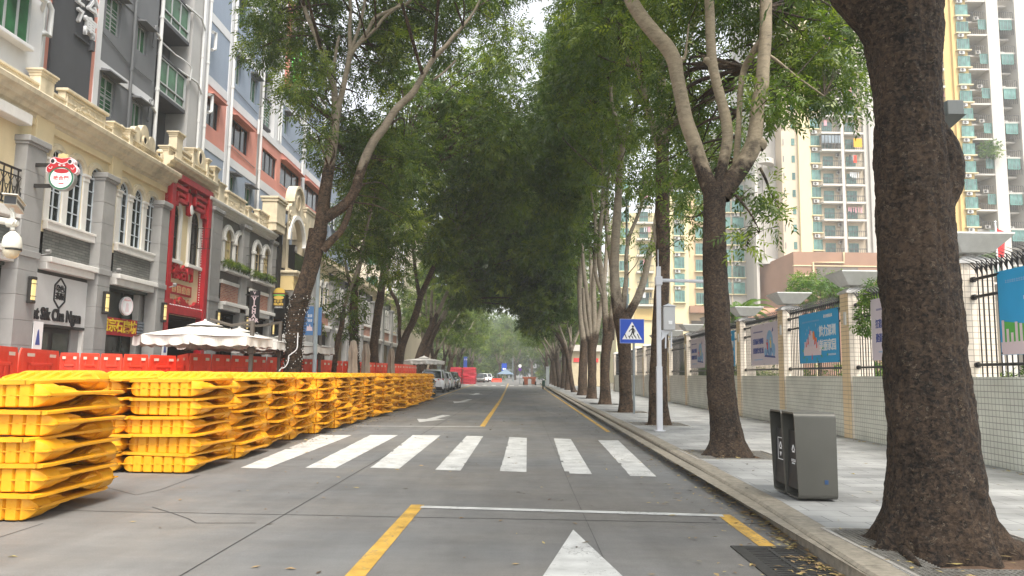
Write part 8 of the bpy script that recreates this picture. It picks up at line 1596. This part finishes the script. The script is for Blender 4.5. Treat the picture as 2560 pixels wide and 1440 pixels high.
for k in range(24):
    a = rs.uniform(0, 6.28); el = rs.uniform(.35, 1.35); L_ = rs.uniform(1.7, 2.4); pp = []
    for j in range(9): s = j/8*L_; e = el-1.5*(j/8)**1.3; pp.append((Vector(pp[-1])+Vector((math.cos(a)*math.cos(e), math.sin(a)*math.cos(e), math.sin(e)))*L_/8) if pp else Vector((c.x, Y, c.z)))
    b.tube(pp, [.025]*8+[.005], 4)
    for j in range(1, 9):
        for m_ in range(4):
            p = Vector(pp[j-1]).lerp(Vector(pp[j]), m_/4); d = (Vector(pp[j])-Vector(pp[j-1])).normalized(); sdv = d.cross(Vector((0, 0, 1))).normalized()
            for sg in (-1, 1): tip = p+(sdv*sg*.8+d*.5+Vector((0, 0, -.25))).normalized()*.5*(1.2-j/9); b.add([p, p+d*.035+(tip-p)*.4, tip, p-d*.035+(tip-p)*.4], [(0, 1, 2, 3)])
o = b.build('fronds', LEAF2, t); o.data.attributes.new('lv', 'FLOAT', 'POINT').data.foreach_set('value', [.55]*len(o.data.vertices))
# ================================================================ far end of the street
t = thing('road_sign', 'blue direction sign board over the far end of the road', 'sign', (0, 160, 0)); Y = 165.; fr = TF(Y); p0, p1 = PYp(1254, 928, Y), PYp(1267, 912, Y); b = MB(fr); b.box(p0.x, p1.x, p0.z, p1.z+.3, -.1, 0); b.build('board', SBLUE, t); b = MB(fr); [b.disc(lerp(p0.x, p1.x, k), p0.z+.5, .18, 0, .02, 8) for k in (.35, .7)]; b.build('symbols', WTXT, t); b = MB(fr); q1 = PYp(1276, 926, Y); b.box(p1.x, q1.x, q1.z-.1, q1.z+.25, -.1, 0); b.lathe((q1.x+.5, Y+.2, 0), [(.12, 0), (.1, 5), (0, 5)], 8); b.box(p0.x, q1.x+.5, p0.z+.2, p0.z+.35, -.3, -.15); b.build('post', GALV, t)
t = thing('round_signs', 'white and purple round signs on one pole at the junction', 'sign', (PYp(1300, 940, 120).x, 120, 0)); q = PYp(1300, 915, 120); b = MB(); b.lathe((q.x, 120, 0), [(.05, 0), (.04, q.z+.3)], 8); b.build('pole', GALV, t); fr = TF(119.9); b = MB(fr); b.disc(q.x, q.z, .26, 0, .05, 16); b.build('white_disc', WTXT, t); b = MB(fr); b.disc(q.x, q.z-.55, .26, 0, .05, 16); b.build('purple_disc', mat('sign_purple', (.15, .05, .3), .5), t)
t = thing('cabinet', 'tall grey utility cabinet on the pavement before the distant trunks', 'cabinet', (PYp(1369, 935, 92).x, 92, .15)); q0, q1 = PYp(1364.5, 954, 92), PYp(1373, 918, 92); b = MB(); b.box(q0.x, q1.x, .15, q1.z, 91.6, 92.2, .02); b.build('body', mat('cabinet_grey_green', (.33, .36, .36), .6), t); b = MB(); b.box(q0.x-.03, q1.x+.03, q1.z, q1.z+.05, 91.5, 92.3); b.build('top', WPM, t)
t = thing('scooter', 'parked dark green motor scooter beside the grey utility cabinet', 'scooter', (PYp(1359, 950, 80).x, 80, .0)); x = PYp(1359, 950, 80).x; b = MB()
for yy in (79.4, 80.6): b.tube([(x-.06, yy+.22*math.cos(a), .25+.22*math.sin(a)) for a in np.linspace(0, 6.283, 15)], .05, 6); 
b.build('wheels', TYRE, t); b = MB(); b.box(x-.16, x+.16, .3, .42, 79.6, 80.5, .04); b.box(x-.15, x+.15, .42, .78, 80.0, 80.75, .08); b.add([(x-.16, 79.5, .35), (x+.16, 79.5, .35), (x+.14, 79.65, .95), (x-.14, 79.65, .95), (x-.14, 79.72, .95), (x+.14, 79.72, .95), (x+.16, 79.6, .35), (x-.16, 79.6, .35)], [(0, 1, 2, 3), (4, 5, 6, 7), (0, 3, 4, 7), (1, 6, 5, 2), (3, 2, 5, 4)]); b.build('body', mat('scooter_green', (.02, .07, .05), .3), t); b = MB(); b.box(x-.14, x+.14, .78, .84, 80.0, 80.7, .02); b.tube([(x-.3, 79.7, 1.02), (x, 79.62, 1.0), (x+.3, 79.7, 1.02)], .02, 6); b.build('seat_and_bars', TYRE, t); b = MB(); b.disc(x, 1.0, .08, 79.45, 79.6, 12) if False else b.box(x-.08, x+.08, .92, 1.05, 79.5, 79.6, .02); b.build('headlight', WTXT, t)
for i in range(2):
    o = put_red((-8.6+i*3.6, 146, 0), (-7+i*3.6, 146, 0), 0, 'low distant red barrier across the junction, %s from the left' % card[i]); o.scale = (1.9, 1, .36)
t = thing('market_tent', 'pale blue tent roof at the far end of the road', 'tent', (-3, 150, 0)); q = PYp(1264, 935, 150); b = MB(); b.add([(q.x-1.7, 148.6, 1.5), (q.x+1.7, 148.6, 1.5), (q.x+1.7, 151.4, 1.5), (q.x-1.7, 151.4, 1.5), (q.x, 150, 2.5)], [(0, 1, 4), (1, 2, 4), (2, 3, 4), (3, 0, 4)]); b.build('roof', mat('tent_blue', (.12, .17, .23), .6), t); b = MB(); [b.lathe((q.x+sx_*1.6, 150+sy_*1.3, 0), [(.05, 0), (.05, 1.5)], 6) for sx_ in (-1, 1) for sy_ in (-1, 1)]; b.build('poles', GALV, t)
t = thing('timber_stack', 'rust-orange equipment frame on the ground at the foot of a far tree', 'equipment', (PYp(1325, 945, 112).x, 112, 0)); x = PYp(1325, 945, 112).x; RST = mat('rust_orange_paint', (.25, .07, .03), .7, var=.3, vs=2); b = MB(); b.box(x-.9, x-.3, .0, 1.1, 111.6, 112.4, .05); b.box(x-1.1, x+.9, .9, 1.15, 111.7, 112.3, .04); b.box(x+.2, x+.8, .1, .9, 111.6, 112.3, .05); b.build('frame', RST, t); b = MB(); [b.lathe((x+dx, 111.5, .0), [(.1, 0), (.1, .5)], 8) for dx in (-.9, .8)]; b.build('feet', TYRE, t); t['category'] = 'equipment'; t.name = 'equipment_frame'
t = thing('guide_board', 'tall blue street guide board behind the parked cars', 'sign', (PYp(1163, 915, 120).x, 120, .1)); q0, q1 = PYp(1158.5, 925, 120), PYp(1168, 892, 120); b = MB(TF(120.)); b.box(q0.x, q1.x, .15, q1.z, -.15, 0, .01); b.build('board', mat('guide_board_blue', (.05, .12, .5), .5), t); dashes(t, TF(119.98), q0.x+.1, q1.x-.1, q1.z-.4, .25, WTXT)
TF2 = thing('distant_block', 'hazy pale apartment block closing the view behind the far trees', 'building', (20, 300, 0)); fr = TF(300.); b = MB(fr); b.box(18, 40, 0, 45, -15, 0); b.build('wall', PGREY, TF2); f = window(TF2, fr, 20, 23, 4, 6, 2, 1, fm=WHT, gm=DGL, w=.05); kids_cache[f.name] = kids(f); copy_up(f, 12, 3.2, TF2)
e_ = bpy.data.objects.new('tmp', None); rs = random.Random(99); cl = []
for k in range(420): x = rs.uniform(-60, 60); y = rs.uniform(270, 310); cl.append((x, y, rs.uniform(1, 22), rs.uniform(1.8, 3.4)))
o = foliage('distant_wood', cl, LEAF, None, per=5, leaf=1.3, wid=.6, K=3, spray=1.8, seed=8, droop=.1); struct(o, 'stuff'); o['label'] = 'hazy far-off wood closing the end of the street'
# ================================================================ air
hz = MB(); hz.add([(x, y, z) for z in (-1, 92) for x, y in ((-120, -30), (120, -30), (120, 335), (-120, 335))], [(3, 2, 1, 0), (4, 5, 6, 7), (0, 1, 5, 4), (1, 2, 6, 5), (2, 3, 7, 6), (3, 0, 4, 7)]); ho = hz.build('haze', bpy.data.materials.new('haze_air')); struct(ho, 'stuff'); m = ho.data.materials[0]; m.use_nodes = True; t_ = m.node_tree; t_.nodes.clear(); v = t_.nodes.new('ShaderNodeVolumePrincipled'); v.inputs['Color'].default_value = (.9, .93, .95, 1); v.inputs['Density'].default_value = .00085; v.inputs['Anisotropy'].default_value = .2; o_ = t_.nodes.new('ShaderNodeOutputMaterial'); t_.links.new(v.outputs[0], o_.inputs['Volume'])
